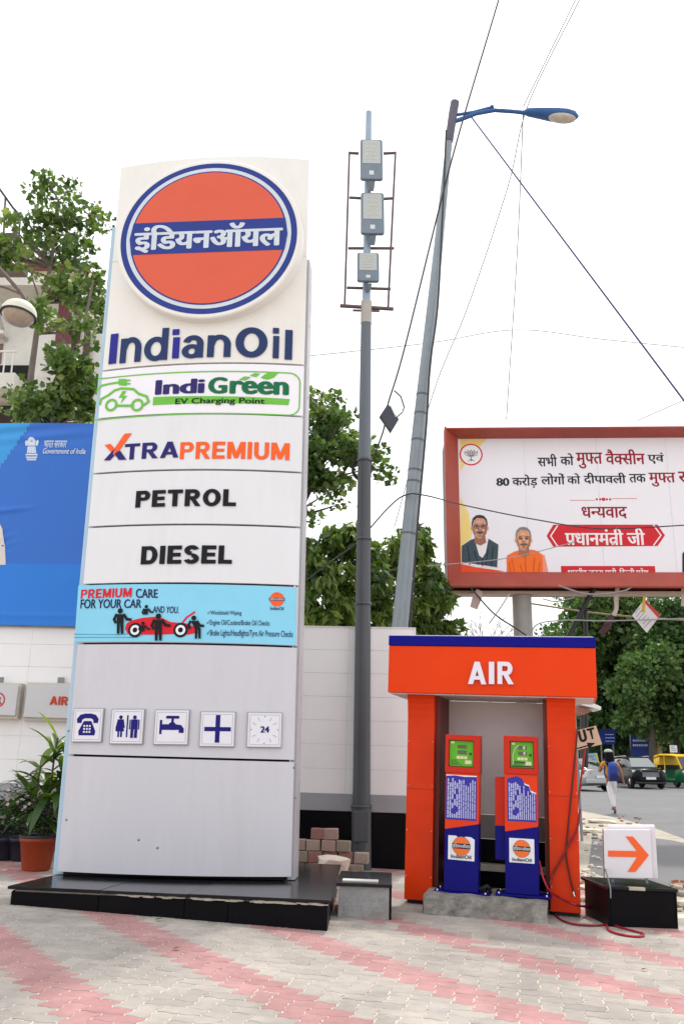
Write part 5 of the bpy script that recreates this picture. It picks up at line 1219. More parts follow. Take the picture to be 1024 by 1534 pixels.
# two printed portraits
sk1, sk2 = ink('skin_print', 206, 154, 132), ink('skin_print_b', 212, 156, 124)
def mpoly(name, m, pts, lift): B(name, m, lambda q: q.poly([gl(*c) for c in pts]), lift)
mpoly('shirt_picture', ink('print_white_cloth', 232, 230, 234), ((691, 818), (703, 808), (714, 803), (722, 803), (738, 809), (747, 818), (748, 850), (691, 850)), .006)
mpoly('jacket_picture', mat('print_teal_cloth', srgb(44, 66, 78), .5, .25, 14), ((691, 818), (704, 809), (710, 807), (717, 832), (722, 836), (727, 828), (731, 807), (746, 816), (744, 850), (691, 842)), .009)
def face(cx, cy, rx, ry, skin, shade, light, hair, brow, glasses, grey):
    """a printed head: layered tones as in an offset print"""
    a, b = gl(cx, cy), gl(cx + rx, cy - ry); u, w_ = a; ru, rw = b[0] - a[0], b[1] - a[1]
    def blob_(pts): return [(u + ru * x, w_ + rw * y) for x, y in pts]
    B('neck_picture', shade, lambda q: q.poly(blob_([(-.55, -.5), (.55, -.5), (.68, -1.35), (0, -1.6), (-.68, -1.35)])), .0104)
    head = [(-.80, .25), (-.82, -.15), (-.74, -.52), (-.48, -.84), (-.18, -.98), (.18, -.98), (.48, -.84), (.74, -.52), (.82, -.15), (.80, .25), (.66, .62), (.35, .84), (0, .9), (-.35, .84), (-.66, .62)]
    B('hair_picture', hair, lambda q: q.poly(blob_([(-.86, -.05), (-.92, .35), (-.78, .78), (-.4, 1.05), (.05, 1.1), (.5, 1.02), (.82, .74), (.92, .32), (.86, -.05), (.70, .1), (-.70, .1)])), .011)
    B('face_picture', skin, lambda q: (q.disc((u - ru * .86, w_ - rw * .08), ru * .15, 10, rw * .2), q.disc((u + ru * .86, w_ - rw * .08), ru * .15, 10, rw * .2), q.poly(blob_(head)) ), .0125)
    B('hair_picture', hair, lambda q: q.poly(blob_([(-.84, .1), (-.84, .5), (-.6, .86), (0, .98), (.6, .86), (.84, .5), (.84, .1), (.76, .5), (.54, .76), (.1, .80), (-.3, .82), (-.72, .54)])), .0165)
    B('tone_picture', shade, lambda q: (q.poly(blob_([(.80, .25), (.82, -.15), (.74, -.52), (.48, -.84), (.18, -.98), (.30, -.72), (.52, -.4), (.62, .0), (.66, .3)])), q.poly(blob_([(-.80, .2), (-.82, -.15), (-.74, -.52), (-.48, -.84), (-.55, -.5), (-.7, -.1)])),
        q.poly(blob_([(-.12, .12), (-.24, -.22), (-.08, -.3), (.10, -.3), (.24, -.22), (.12, -.18), (.0, -.22)])), q.poly(blob_([(-.3, -.74), (.3, -.74), (.18, -.82), (-.18, -.82)])), [q.disc((u + s_ * ru * .36, w_ + rw * .06), ru * .22, 12, rw * .09) for s_ in (-1, 1)]), .0165)
    B('tone_picture', light, lambda q: (q.poly(blob_([(-.34, .52), (.12, .54), (.3, .40), (-.3, .36)])), q.poly(blob_([(-.05, .15), (.05, .15), (.08, -.16), (-.08, -.16)])), [q.disc((u + s_ * ru * .42, w_ - rw * .22), ru * .17, 10, rw * .12) for s_ in (-1, 1)]), .0205)
    B('brow_picture', brow, lambda q: ([q.poly(blob_([(s_ * .62, .18), (s_ * .40, .27), (s_ * .16, .20), (s_ * .16, .15), (s_ * .40, .21), (s_ * .6, .13)])) for s_ in (-1, 1)], [q.disc((u + s_ * ru * .36, w_ + rw * .05), ru * .11, 10, rw * .055) for s_ in (-1, 1)]), .0245)
    B('moustache_picture', grey, lambda q: q.poly(blob_([(-.48, -.54), (-.36, -.42), (-.1, -.36), (0, -.39), (.1, -.36), (.36, -.42), (.48, -.54), (.2, -.50), (0, -.51), (-.2, -.50)])), .0245)
    B('lip_picture', ink('print_lip', 140, 70, 66), lambda q: q.poly(blob_([(-.26, -.59), (0, -.55), (.26, -.59), (0, -.66)])), .0245)
    if glasses: B('glasses_picture', ink('print_black', 24, 22, 26), lambda q: ([q.ring((u + s_ * ru * .38, w_ + rw * .04), ru * .27, ru * .32, 16, .8) for s_ in (-1, 1)], q.rect(u - ru * .1, w_ + rw * .06, u + ru * .1, w_ + rw * .09)), .0285)
face(718, 790, 12.5, 17, sk1, ink('skin_print_dark', 158, 108, 90), ink('skin_print_light', 222, 174, 152), ink('print_dark_hair', 62, 58, 62), ink('print_dark_brown', 52, 36, 34), True, ink('print_moustache', 70, 58, 58))
mpoly('kurta_picture', ink('print_pink_cloth', 236, 150, 130), ((758, 858), (759, 832), (770, 826), (800, 824), (815, 832), (821, 858)), .006)
mpoly('vest_picture', ink('print_orange_cloth', 240, 112, 40), ((758, 834), (772, 826), (780, 823), (786, 828), (795, 823), (806, 826), (812, 834), (812, 857), (759, 857)), .009)
face(783.5, 808, 12, 17, sk2, ink('skin_print_dark_b', 164, 110, 84), ink('skin_print_light_b', 228, 178, 146), ink('print_grey_hair', 134, 128, 128), ink('print_dark_brown', 0, 0, 0), False, ink('print_moustache_grey', 96, 84, 80))
B('fold_picture', ink('print_orange_shade', 206, 84, 26), lambda q: [q.stroke([gl(x0_, y0_), gl(x1_, y1_)], .022) for x0_, y0_, x1_, y1_ in ((786, 828, 787, 857), (766, 838, 770, 857), (800, 836, 798, 857), (778, 846, 782, 857), (762, 842, 764, 857), (808, 842, 806, 857))], .0125)
B('fold_picture', ink('print_teal_shade', 26, 42, 52), lambda q: [q.stroke([gl(x0_, y0_), gl(x1_, y1_)], .022) for x0_, y0_, x1_, y1_ in ((722, 836, 722, 848), (700, 818, 703, 846), (738, 820, 735, 848), (710, 826, 716, 846), (730, 824, 727, 846))], .0125)
B('fold_picture', ink('poster_crease', 222, 220, 230), lambda q: [q.rect(gl(x_, 750)[0], fz0, gl(x_, 750)[0] + .014, fz1) for x_ in (787, 897, 1003)], .003)
mpoly('swoosh_picture', ink('print_orange_red', 232, 80, 44), ((690, 845), (712, 850), (756, 856), (690, 860)), .021)
mpoly('jacket_picture', ink('print_navy_cloth', 40, 36, 70), ((1021, 830), (1030, 815), (1060, 806), (1060, 857), (1021, 857)), .006)
# torn strips, a hanging leaflet and struts below the board
M_tape = mat('old_cloth_strip', srgb(190, 176, 166), .8, .12, 6)
def hangstrip(pts, w_, m, name, label, cat, Y=YB - .3):
    P_ = [at(x, y, Y) for x, y in pts]; o = P_[0]; mb = MB(); vs = []
    for i, p in enumerate(P_):
        d = (P_[min(i + 1, len(P_) - 1)] - P_[max(0, i - 1)]).normalized(); n = d.cross(Vector((0, 1, 0))).normalized(); ww = w_[i] if hasattr(w_, '__len__') else w_
        for q_, dy in ((-1, 0), (1, .03 * (-1) ** i)): vs.append(p + n * ww * q_ + Vector((0, dy, 0)) - o)
    k = len(vs); vs += [v + Vector((0, .012, 0)) for v in vs]; fs = []
    for i in range(len(P_) - 1): a = 2 * i; fs += [(a, a + 1, a + 3, a + 2), (k + a + 2, k + a + 3, k + a + 1, k + a), (a, a + 2, k + a + 2, k + a), (a + 1, k + a + 1, k + a + 3, a + 3)]
    mb.add(vs, fs); o_ = mb.build(name, m, None, loc=o); tag(o_, label, cat); return o_
hangstrip([(925, 878), (922, 895), (923, 912), (918, 922)], .05, M_tape, 'cloth_strip', 'pale torn strip hanging under the billboard frame, above the kiosk corner', 'strip')
hangstrip([(917, 922), (908, 938), (899, 950)], [.06, .09, .06], mat('dark_rag', srgb(70, 44, 48), .8, .4, 5), 'dark_rag', 'dark twisted rag dangling from the pale strip under the billboard', 'rag')
hangstrip([(718, 884), (714, 895), (709, 911)], [.07, .11, .09], mat('tag_pinkish', srgb(186, 164, 158), .8, .1, 6), 'hanging_tag', 'pinkish tag hanging from the lower left corner of the billboard frame', 'tag')
hangstrip([(1023, 878), (1024, 895), (1023, 908)], .06, M_tape, 'cloth_strip', 'pale strip hanging below the billboard at the right edge of the picture', 'strip')
lf = Frame(at(968, 920, YB - .4), 0, 0); lt = thing('leaflet', 'torn white leaflet with a red top edge hanging askew under the billboard', 'leaflet', frame=lf)
lq = [lf.loc(*c) for c in ((946, 922), (968, 948), (988, 922), (964, 898))]
MB().prism(lq, 'y', 0, .012).build('sheet', mat('leaflet_white', srgb(206, 202, 204), .6, .05, 4), lt)
Print().poly([lf.loc(*c) for c in ((962, 900), (965, 898), (988, 921), (985, 926))]).build('red_edge', ink('leaflet_red', 190, 60, 56), lt, flat(0), .004)
q = Print()
for k in range(6): a = Vector((957 + 3.4 * k, 911 + 3.6 * k)); b = a + Vector((-7 - (k % 3) * 1.5, 8 + (k % 3) * 1.6)); q.stroke([lf.loc(*a), lf.loc(*b)], .018)
q.build('small_print', ink('leaflet_grey', 160, 150, 150), lt, flat(0), .003)
Print().poly([lf.loc(*c) for c in ((962, 893), (966, 893), (965, 917), (960, 917))]).build('ribbon', ink('leaflet_yellow', 190, 160, 60), lt, flat(0), .006)

# ================================================================== CABLES
M_cb = mat('cable_black', (.03, .03, .034), .6, .2); M_cp = mat('cable_purple', srgb(70, 66, 110), .6, .1); M_cg = mat('cable_grey', srgb(150, 150, 160), .6, .1); M_cw = mat('cable_pale', srgb(190, 190, 196), .6, .1)
def cable(pts, r, m, label, sag=0.0, n=24, name='overhead_cable', group='overhead cables'):
    """pts: (px, py, depth)"""
    W = [at(*p) for p in pts]; path = []
    if len(W) == 2:
        for i in range(n + 1):
            t = i / n; q_ = W[0].lerp(W[1], t); q_.z -= sag * 4 * t * (1 - t); path.append(q_)
    else:
        W2 = [W[0] * 2 - W[1]] + W + [W[-1] * 2 - W[-2]]
        for i in range(1, len(W2) - 2):
            for k in range(8):
                t = k / 8; a, b, c_, d = W2[i - 1:i + 3]; path.append(.5 * ((2 * b) + (c_ - a) * t + (2 * a - 5 * b + 4 * c_ - d) * t * t + (3 * b - a - 3 * c_ + d) * t ** 3))
        path.append(W2[-2])
    o = path[0].copy(); ob = MB().tube([q_ - o for q_ in path], r, 6).build(name, m, None, loc=o); tag(ob, label, 'cable', group); return ob
cable([(748, -6, 13), (676, 240, 13.6), (606, 520, 14.6), (580, 608, 15), (573, 648, 15.2), (545, 720, 15.4), (535, 760, 15.6)], .016, M_cb, 'dark cable from the top edge, past the street lamp, to the black splice box')
cable([(706, 176, 16), (1040, 622, 13)], .017, M_cp, 'dark twisted cable slanting from the street lamp arm down to the right edge')
cable([(870, -6, 14), (790, 158, 15.9), (760, 280, 17), (700, 460, 19), (648, 590, 21), (590, 790, 24)], .012, M_cg, 'thin pale cable crossing the sky beside the lamp head and down past the leaning pole')
cable([(864, -6, 14.2), (783, 160, 16)], .012, M_cg, 'thin pale cable from the top edge to the neck of the blue lamp head')
cable([(783, 170, 16), (774, 380, 18.5), (758, 628, 22)], .012, M_cg, 'thin pale cable hanging from the lamp neck to the top of the billboard')
cable([(455, 534, 18), (640, 514, 18), (772, 494, 18), (900, 508, 18), (1040, 522, 18)], .012, M_cw, 'faint pale wire crossing the sky between the tall sign and the right edge')
cable([(954, 630, 20), (1040, 592, 18)], .012, M_cw, 'faint pale wire rising from the billboard top to the right edge')
cable([(668, 195, 15.8), (662, 330, 15.8), (655, 460, 15.8), (644, 545, 15.8), (638, 640, 15.8), (624, 800, 15.8), (614, 940, 15.8)], .020, M_cb, 'black cable strapped along the right side of the leaning street lamp pole')
cable([(455, 872, 16), (500, 838, 16), (535, 812, 16), (580, 762, 16), (606, 742, 15.9), (636, 742, 15.9), (700, 758, 19), (800, 778, 19.5), (900, 792, 19.6), (1040, 786, 19)], .014, M_cb, 'sagging black cable drawn across the front of the billboard lettering')
cable([(640, 848, 19), (760, 836, 19.4), (860, 812, 19.6)], .010, M_cg, 'thin grey wire crossing the lower left of the billboard')
cable([(835, 877, 20.4), (880, 890, 20.4), (930, 886, 20.4), (948, 877, 20.4)], .022, mat('cable_bundle_grey', srgb(140, 134, 136), .6), 'grey cable looped under the bottom edge of the billboard frame')
cable([(704, 880, 20.6), (738, 918, 20.6), (770, 940, 20.6), (788, 952, 20.6)], .018, M_cb, 'dark wire slanting from the billboard corner to its post')
cable([(762, 890, 20.6), (748, 912, 20.6), (732, 934, 20.6)], .018, M_tape, 'pale frayed wire hanging beside the billboard post')
cable([(792, 958, 20.4), (805, 935, 20.4), (850, 929, 20.5), (910, 930, 20.5), (1040, 926, 20.5)], .016, M_cg, 'grey wire looping out from the billboard post toward the trees')
cable([(794, 904, 22.5), (880, 917, 23), (960, 925, 23), (1040, 930, 23)], .022, mat('cable_tan', srgb(150, 140, 110), .7), 'tan cable passing behind the billboard post in front of the trees')
cable([(812, 897, 20.5), (832, 901, 20.5), (860, 895, 20.5)], .014, M_cg, 'short grey wire loop just right of the billboard post')
st_ = thing('billboard_strut', 'pair of black iron struts behind the kiosk under the billboard', 'strut', at(878, 905, 20.8)); o0 = st_.location.copy()
MB().tube(rel([at(900, 862, 20.8), at(885, 888, 20.8), at(845, 965, 20.8), at(835, 1150, 20.8)], o0), .06, 6).build('bar', M_black, st_); MB().tube(rel([at(876, 905, 20.9), at(877, 960, 20.9), at(877, 1150, 20.9)], o0), .05, 6).build('bar', M_black, st_); MB().tube(rel([at(862, 911, 20.85), at(888, 915, 20.85)], o0), .03, 6).build('bar', M_black, st_)
bx = thing('splice_box', 'black cable splice box hanging tilted from the cable left of the leaning pole', 'cable box', at(582.5, 627, 15)); k = mpp(15)
cr = [(at(x, y, 15) - bx.location) for x, y in ((580, 606), (596.5, 629.5), (585, 648.5), (568, 624))]
n_ = Vector((.2, -1, .1)).normalized() * .10
MB().hexa([c_ - n_ * .5 for c_ in cr], [c_ + n_ * .5 for c_ in cr]).build('case', mat('box_slate', srgb(66, 72, 84), .6, .08, 6), bx, .012)
MB().tube([cr[0] + n_ * .56 + Vector((.04, 0, -.05)), cr[1] + n_ * .56 + Vector((-.06, 0, .03))], .012, 6).build('clip', M_chrome, bx)
MB().tube(rel([at(590, 585, 15), at(600, 594, 15), at(605, 610, 15), at(602, 618, 15), at(595, 624, 15)], bx.location), .014, 6).build('loop', M_cb, bx)

# ================================================================== TREES
LEAF_A = tone_mat('leaf_fresh', [(.024, .05, .018), (.06, .115, .032), (.105, .175, .05), (.19, .27, .075), (.30, .36, .12)], .38, .36)
LEAF_B = tone_mat('leaf_mid', [(.012, .028, .010), (.045, .09, .02), (.09, .155, .034), (.18, .26, .05), (.29, .35, .08)], .42, .36)
LEAF_C = tone_mat('leaf_far', [(.018, .046, .018), (.04, .092, .028), (.07, .145, .04), (.12, .195, .055), (.18, .24, .08)], .5, .33)
M_bark = mat('bark', (.075, .06, .048), .9, .3, 14, .6, 30, stretch=(1, 1, .3)); M_barkp = mat('bark_pale', (.16, .135, .115), .9, .25, 10, .5, 30, stretch=(1, 1, .3))
def leaves(clumps, n, size, seed, spread=1.0, droop=.15, tonemu=.42, aspect=.42):
    """many single folded leaves gathered in clumps; returns arrays ready for a mesh"""
    g = np.random.default_rng(seed); cl = np.array([c_[:3] for c_ in clumps]); rad = np.array([c_[3] for c_ in clumps]); tn = np.array([c_[4] for c_ in clumps])
    wts = rad ** 2; idx = g.choice(len(clumps), n, p=wts / wts.sum())
    d = g.normal(size=(n, 3)); d /= np.linalg.norm(d, axis=1)[:, None]
    r = rad[idx] * g.random(n) ** .45 * spread
    pos = cl[idx] + d * r[:, None] * np.array([1, 1, .8])
    ax = d + g.normal(0, .7, (n, 3)); ax[:, 2] -= droop; ax /= np.linalg.norm(ax, axis=1)[:, None]
    ref = g.normal(size=(n, 3)); sd_ = np.cross(ax, ref); sd_ /= np.linalg.norm(sd_, axis=1)[:, None]; nm = np.cross(ax, sd_)
    L_ = size * g.uniform(.45, 1.5, n)[:, None]; W_ = L_ * aspect
    v = np.stack([pos - ax * L_ * .5, pos - ax * L_ * .08 + sd_ * W_ + nm * W_ * .3, pos + ax * L_ * .5, pos - ax * L_ * .08 - sd_ * W_ + nm * W_ * .3], 1)
    tone = np.clip(tn[idx] + g.normal(0, .16, n) + tonemu, .01, 1)
    return v.reshape(-1, 3), np.repeat(tone, 2)
def leafmesh(name, v, tone, m, parent):
    n = len(v) // 4; base = np.arange(n)[:, None] * 4
    f = np.concatenate([base + [0, 1, 2], base + [0, 2, 3]], 1).reshape(-1, 3)
    me = bpy.data.meshes.new(name); me.vertices.add(len(v)); me.vertices.foreach_set('co', v.astype(np.float32).ravel()); me.loops.add(f.size); me.loops.foreach_set('vertex_index', f.astype(np.int32).ravel())
    me.polygons.add(len(f)); me.polygons.foreach_set('loop_start', np.arange(0, f.size, 3, dtype=np.int32)); me.update(calc_edges=True)
    a = me.attributes.new('tone', 'FLOAT', 'FACE'); a.data.foreach_set('value', tone.astype(np.float32)); me.materials.append(m); me.update()
    o = bpy.data.objects.new(name, me); C.objects.link(o); o.parent = parent; return o
def tree(name, label, base, blobs, trunk, n, size, leafm, seed, barkm=None, csize=.45, ncl=70, twig=.6, group=None, droop=.15, aspect=.42, tonemu=.42, r0=.14):
    """blobs: (point, radius xyz); trunk: list of world points. Clumps are drawn inside the blobs, limbs run from the trunk to them."""
    base = Vector(base); t = thing(name, label, 'tree', base, group); r_ = random.Random(seed)
    cl = []
    vol = [b[1][0] * b[1][2] for b in blobs]
    for k in range(ncl):
        b = r_.choices(blobs, vol)[0]
        while True:
            x, y, z = [r_.uniform(-1, 1) for _ in range(3)]
            if x * x + y * y + z * z < 1: break
        c_ = Vector(b[0]) + Vector((x * b[1][0], y * b[1][1], z * b[1][2])) - base
        cl.append((c_.x, c_.y, c_.z, csize * r_.uniform(.55, 1.3), r_.uniform(-.2, .2)))
    v, tn = leaves(cl, n, size, seed, 1.0, droop, tonemu, aspect); leafmesh('crown', v, tn, leafm, t)
    mb = MB(); tr = [Vector(p) - base for p in trunk]
    mb.tube(tr, [r0 * (1 - .75 * i / (len(tr) - 1)) for i in range(len(tr))], 10)
    for c_ in cl:
        if r_.random() > twig: continue
        c_ = Vector(c_[:3]); cand = [(i, (c_ - p).length + max(0, p.z - c_.z + .15) * 2.5) for i, p in enumerate(tr)]; i = min(cand, key=lambda q_: q_[1])[0]
        a = tr[i]; d = c_ - a; mid = a + d * .5 + Vector((r_.uniform(-.08, .08), r_.uniform(-.08, .08), -.04)) * d.length + Vector((0, 0, .08 * d.length)); rr = r0 * (.42 - .25 * i / len(tr))
        mb.tube([a, a.lerp(mid, .5) + Vector((r_.uniform(-.03, .03), 0, r_.uniform(-.03, .03))) * d.length, mid, mid.lerp(c_, .6), c_], [rr, rr * .8, rr * .6, rr * .35, rr * .12], 6)
    mb.build('trunk', barkm or M_bark, t); return t
def blob(x, y, Y, rx, ry, dep=1.0):
    k = (at(x, y, Y) - CO).length / FPX; return (at(x, y, Y), (rx * k, dep, ry * k))
# left tree, between the hoarding and the old building
YL = 17.0
tree('left_tree', 'loose leafy tree with thin pale limbs in front of the old white building', at(45, 640, YL) - Vector((0, 0, at(45, 640, YL).z - gz(-6, YL))),
     [blob(95, 350, YL, 45, 50), blob(70, 290, YL, 14, 18, .4), blob(104, 288, YL, 12, 16, .4), blob(30, 370, YL, 34, 30), blob(155, 330, YL, 14, 20, .5), blob(120, 430, YL, 40, 34), blob(145, 470, YL, 25, 30, .6), blob(75, 400, YL, 30, 20), blob(8, 385, YL, 18, 26, .5)],
     [at(40, 800, YL), at(42, 640, YL), at(47, 560, YL), at(55, 500, YL), at(62, 455, YL), at(76, 400, YL), at(84, 340, YL), at(88, 300, YL)], 2900, .125, LEAF_A, 31, M_barkp, .29, 110, .85, r0=.085, aspect=.46, tonemu=.52)
tree('left_tree', 'low leafy tree just behind the top edge of the blue hoarding', at(85, 700, 15.6) - Vector((0, 0, at(85, 700, 15.6).z - gz(-6, 15.6))),
     [blob(85, 612, 15.6, 58, 24, .6), blob(110, 560, 15.6, 34, 26, .6), blob(45, 620, 15.6, 26, 14, .5), blob(30, 575, 15.6, 8, 12, .3), blob(120, 505, 15.6, 16, 26, .4), blob(62, 480, 15.6, 10, 14, .3)],
     [at(85, 800, 15.6), at(80, 640, 15.6), at(92, 560, 15.6), at(108, 525, 15.6), at(130, 470, 15.6), at(140, 420, 15.6)], 2300, .13, LEAF_A, 32, M_barkp, .28, 64, .7, r0=.075, aspect=.46, tonemu=.58)
# peepal behind the sign
YM = 21.0
tree('peepal_tree', 'tall broad-leaved tree rising between the big sign and the dark lamp pole', at(430, 900, YM) - Vector((0, 0, at(430, 900, YM).z - gz(-1, YM))),
     [blob(478, 605, YM, 30, 38), blob(505, 650, YM, 32, 40), blob(470, 690, YM, 40, 50), blob(530, 690, YM, 30, 34), blob(570, 695, YM, 24, 20, .6), blob(592, 712, YM, 12, 8, .4), blob(580, 728, YM, 8, 10, .4), blob(500, 735, YM, 34, 18), blob(470, 780, YM, 16, 14, .5), blob(430, 700, YM, 40, 50)],
     [at(420, 1000, YM), at(425, 850, YM), at(440, 780, YM), at(462, 735, YM), at(475, 690, YM), at(480, 630, YM), at(482, 590, YM)], 4700, .145, LEAF_A, 41, M_bark, .33, 135, .7, r0=.13, aspect=.46, tonemu=.45)
# drooping trees behind the wall
YN = 19.0
tree('mast_tree', 'dense dark drooping tree behind the white wall, left of the dark lamp pole', at(490, 980, YN) - Vector((0, 0, at(490, 980, YN).z - gz(-1, YN))),
     [blob(490, 900, YN, 50, 60, 1.2), blob(515, 825, YN, 30, 40, .8), blob(470, 850, YN, 22, 30, .8), blob(512, 815, YN, 12, 14, .4)],
     [at(500, 1100, YN), at(498, 940, YN), at(505, 880, YN), at(512, 830, YN)], 4000, .23, LEAF_B, 51, M_bark, .27, 84, .5, tonemu=.5, droop=1.1, aspect=.2, r0=.12)
tree('mast_tree', 'dense dark drooping tree behind the white wall, between the two lamp poles', at(575, 980, YN + .6) - Vector((0, 0, at(575, 980, YN + .6).z - gz(1, YN))),
     [blob(565, 900, YN + .6, 38, 60, 1.2), blob(570, 840, YN + .6, 30, 30, .8), blob(600, 835, YN + .6, 16, 30, .6), blob(615, 815, YN + .6, 14, 22, .5)],
     [at(575, 1100, YN + .6), at(575, 950, YN + .6), at(578, 870, YN + .6), at(590, 820, YN + .6)], 3300, .23, LEAF_B, 52, M_bark, .27, 76, .5, tonemu=.5, droop=1.1, aspect=.2, r0=.12)
tree('mast_tree', 'dense dark drooping tree behind the orange kiosk, right of the leaning street lamp', at(640, 980, YN + 1.4) - Vector((0, 0, at(640, 980, YN + 1.4).z - gz(2, YN))),
     [blob(640, 910, YN + 1.4, 36, 50, 1.2), blob(635, 845, YN + 1.4, 14, 34, .6), blob(628, 805, YN + 1.4, 12, 12, .4), blob(655, 890, YN + 1.4, 20, 24, .6), blob(640, 960, YN + 1.4, 46, 40, 1)],
     [at(640, 1100, YN + 1.4), at(640, 950, YN + 1.4), at(636, 870, YN + 1.4), at(632, 815, YN + 1.4)], 4400, .23, LEAF_B, 53, M_bark, .27, 90, .5, tonemu=.5, droop=1.1, aspect=.2, r0=.12)
# street trees across the road
def far(label, base, Y, blobs, tr, n, size, seed, cs, ncl, tm=.42, m=LEAF_C):
    b = at(*base, Y); b.z = gz(b.x, Y)
    return tree('street_tree', label, b, [blob(*q_[:2], Y, *q_[2:]) for q_ in blobs], [b] + [at(x, y, Y) for x, y in tr], n, size, m, seed, M_bark, cs, ncl, .25, 'big trees across the road', r0=.24, tonemu=tm)
far('large light green tree across the road, seen just right of the billboard post', (872, 1140), 62, [(905, 905, 50, 34, 4), (880, 930, 34, 36, 3), (930, 950, 40, 40, 4), (850, 960, 22, 22, 2)], [(872, 1060), (880, 980), (895, 920)], 17000, .33, 61, 1.2, 150, .60)
far('broad dark green tree over the black car across the road', (935, 1138), 66, [(912, 1000, 34, 30, 3), (935, 1035, 30, 26, 3), (900, 985, 24, 26, 2), (955, 985, 30, 34, 3), (975, 960, 30, 26, 3), (945, 945, 26, 22, 2), (900, 1060, 36, 44, 3), (955, 1070, 54, 40, 4), (880, 1092, 28, 28, 2.5), (925, 1095, 40, 22, 3)], [(938, 1100), (935, 1040), (945, 980)], 26000, .33, 62, 1.2, 220, .46)
far('wide green tree at the right edge, leaning over the auto rickshaw', (1010, 1136), 58, [(1000, 925, 34, 28, 3), (1030, 950, 34, 30, 3), (985, 965, 22, 26, 2), (1018, 995, 30, 22, 3), (990, 1020, 26, 22, 2.4), (1028, 1035, 30, 28, 3), (972, 1050, 22, 16, 2), (1000, 1074, 34, 24, 2.5), (1030, 1090, 36, 18, 3), (1060, 980, 50, 80, 4)], [(1012, 1090), (1015, 1030), (1020, 960)], 24000, .31, 63, 1.1, 220, .50)
far('yellowish green tree between the two darker trees across the road', (975, 1138), 56, [(960, 1010, 26, 26, 2), (945, 1030, 18, 20, 2), (950, 1078, 26, 12, 1.6), (985, 1000, 20, 26, 2)], [(975, 1095), (965, 1050), (960, 1010)], 8000, .30, 64, .9, 70, .62)
far('dark tree behind the others closing off the end of the road', (900, 1138), 84, [(890, 1030, 60, 70, 6), (960, 1040, 70, 70, 6), (1020, 1040, 60, 80, 6), (860, 1090, 40, 40, 4), (960, 1105, 90, 28, 5)], [(900, 1090), (905, 1040), (910, 980)], 22000, .55, 65, 2.0, 170, .30)
far('low tree with leaves darkened as painted shade behind the blue road signs', (985, 1138), 80, [(930, 1110, 46, 24, 5), (1000, 1110, 50, 24, 5), (880, 1115, 30, 20, 4), (1060, 1100, 50, 40, 4)], [(985, 1115), (985, 1100)], 9000, .7, 66, 1.8, 90, .12)  # leaf tone kept dark to paint in the shade under the trees
# bare little tree far behind the kiosk
bt = thing('bare_tree', 'small leafless tree far off between the billboard corner and its post', 'tree', (at(735, 1100, 48).x, 48, gz(0, 48))); o0 = bt.location.copy(); mb = MB(); r_ = random.Random(9)
def twig(p, d, L_, r, lev):
    e = p + d * L_; mb.tube([p, p.lerp(e, .5) + Vector((r_.uniform(-.1, .1), 0, r_.uniform(-.05, .1))) * L_ * .5, e], [r, r * .8, r * .55], 5)
    if lev:
        for _ in range(3): twig(p.lerp(e, r_.uniform(.55, 1)), (d + Vector((r_.uniform(-.8, .8), r_.uniform(-.5, .5), r_.uniform(-.2, .5)))).normalized(), L_ * r_.uniform(.5, .72), r * .55, lev - 1)
top = at(735, 985, 48)
twig(Vector((0, 0, 0)), Vector((0, 0, 1)), (top.z - o0.z), .10, 0); 
for a in (-.7, -.25, .2, .6): twig(Vector((0, 0, top.z - o0.z)), Vector((a, .1, .8)).normalized(), 1.2, .05, 4)
mb.build('trunk', mat('twig_grey', srgb(150, 144, 140), .9, .1), bt)

# ================================================================== OLD BUILDING BEHIND THE LEFT TREE
YO = 22.0
OF = Frame((at(150, 640, YO).x, YO, gz(-8, YO)), 2, 0)
ol = lambda x, y, v=0: OF.loc(x, y, v)
old = thing('old_building', 'weathered white building with a railed terrace, a maroon shutter and a barred balcony', 'building', frame=OF)
M_old = mat('old_whitewash', srgb(214, 212, 206), .9, .08, 1.2, .2, 8, dirt=srgb(150, 142, 130), dscale=.7, damt=.6); M_olc = mat('old_cream', srgb(216, 204, 176), .9, .1, 1.5, .2, 8, dirt=srgb(160, 140, 116), dscale=.8, damt=.6)
M_mar = mat('maroon_shutter', srgb(112, 60, 68), .7, .12, 4, stretch=(12, 1, 1)); M_rail = mat('rail_dark', srgb(70, 62, 64), .7)
def oz(y): return ol(70, y)[1]
def ou(x, y=520): return ol(x, y)[0]
L0 = ou(150) - 9
MB().box((L0, 0, -.3), (ou(152), 6, oz(448))).build('wall', M_old, old)
MB().box((ou(24, 400), 1.2, oz(448) + .16), (ou(112, 400), 5.6, oz(372))).build('upper_wall', M_olc, old)
MB().box((L0, -.9, oz(452)), (ou(84, 450), 1.15, oz(441))).build('floor_slab', M_old, old); MB().box((ou(84, 450) + .003, -.3, oz(452)), (ou(150, 450), 1.15, oz(441))).build('floor_slab', M_old, old)
MB().box((ou(20, 372), 1.0, oz(372) + .003), (ou(114, 372), 5.8, oz(367))).build('roof', mat('roof_red_brown', srgb(126, 86, 76), .9, .2, 5), old)
sh = MB()
for k in range(12): sh.box((ou(83) + k * .055, -.06 - .006 * (k % 2), oz(515)), (ou(83) + k * .055 + .052, -.003, oz(455)))
sh.build('shutter', M_mar, old)
bal = MB(); bal.box((L0, -1.1, oz(606)), (ou(46, 590), -.003, oz(584))); bal.build('balcony', M_old, old)
MB().box((L0, -.04, oz(583)), (ou(42, 570), -.004, oz(548))).build('window', M_dark, old)
rb = MB()
for k in range(14): u = ou(44, 570) - .06 - k * .21; rb.box((u, -1.06, oz(584)), (u + .03, -1.03, oz(553)))
rb.box((L0, -1.07, oz(553)), (ou(46, 570), -1.02, oz(551))); rb.build('balcony_bars', M_white, old)
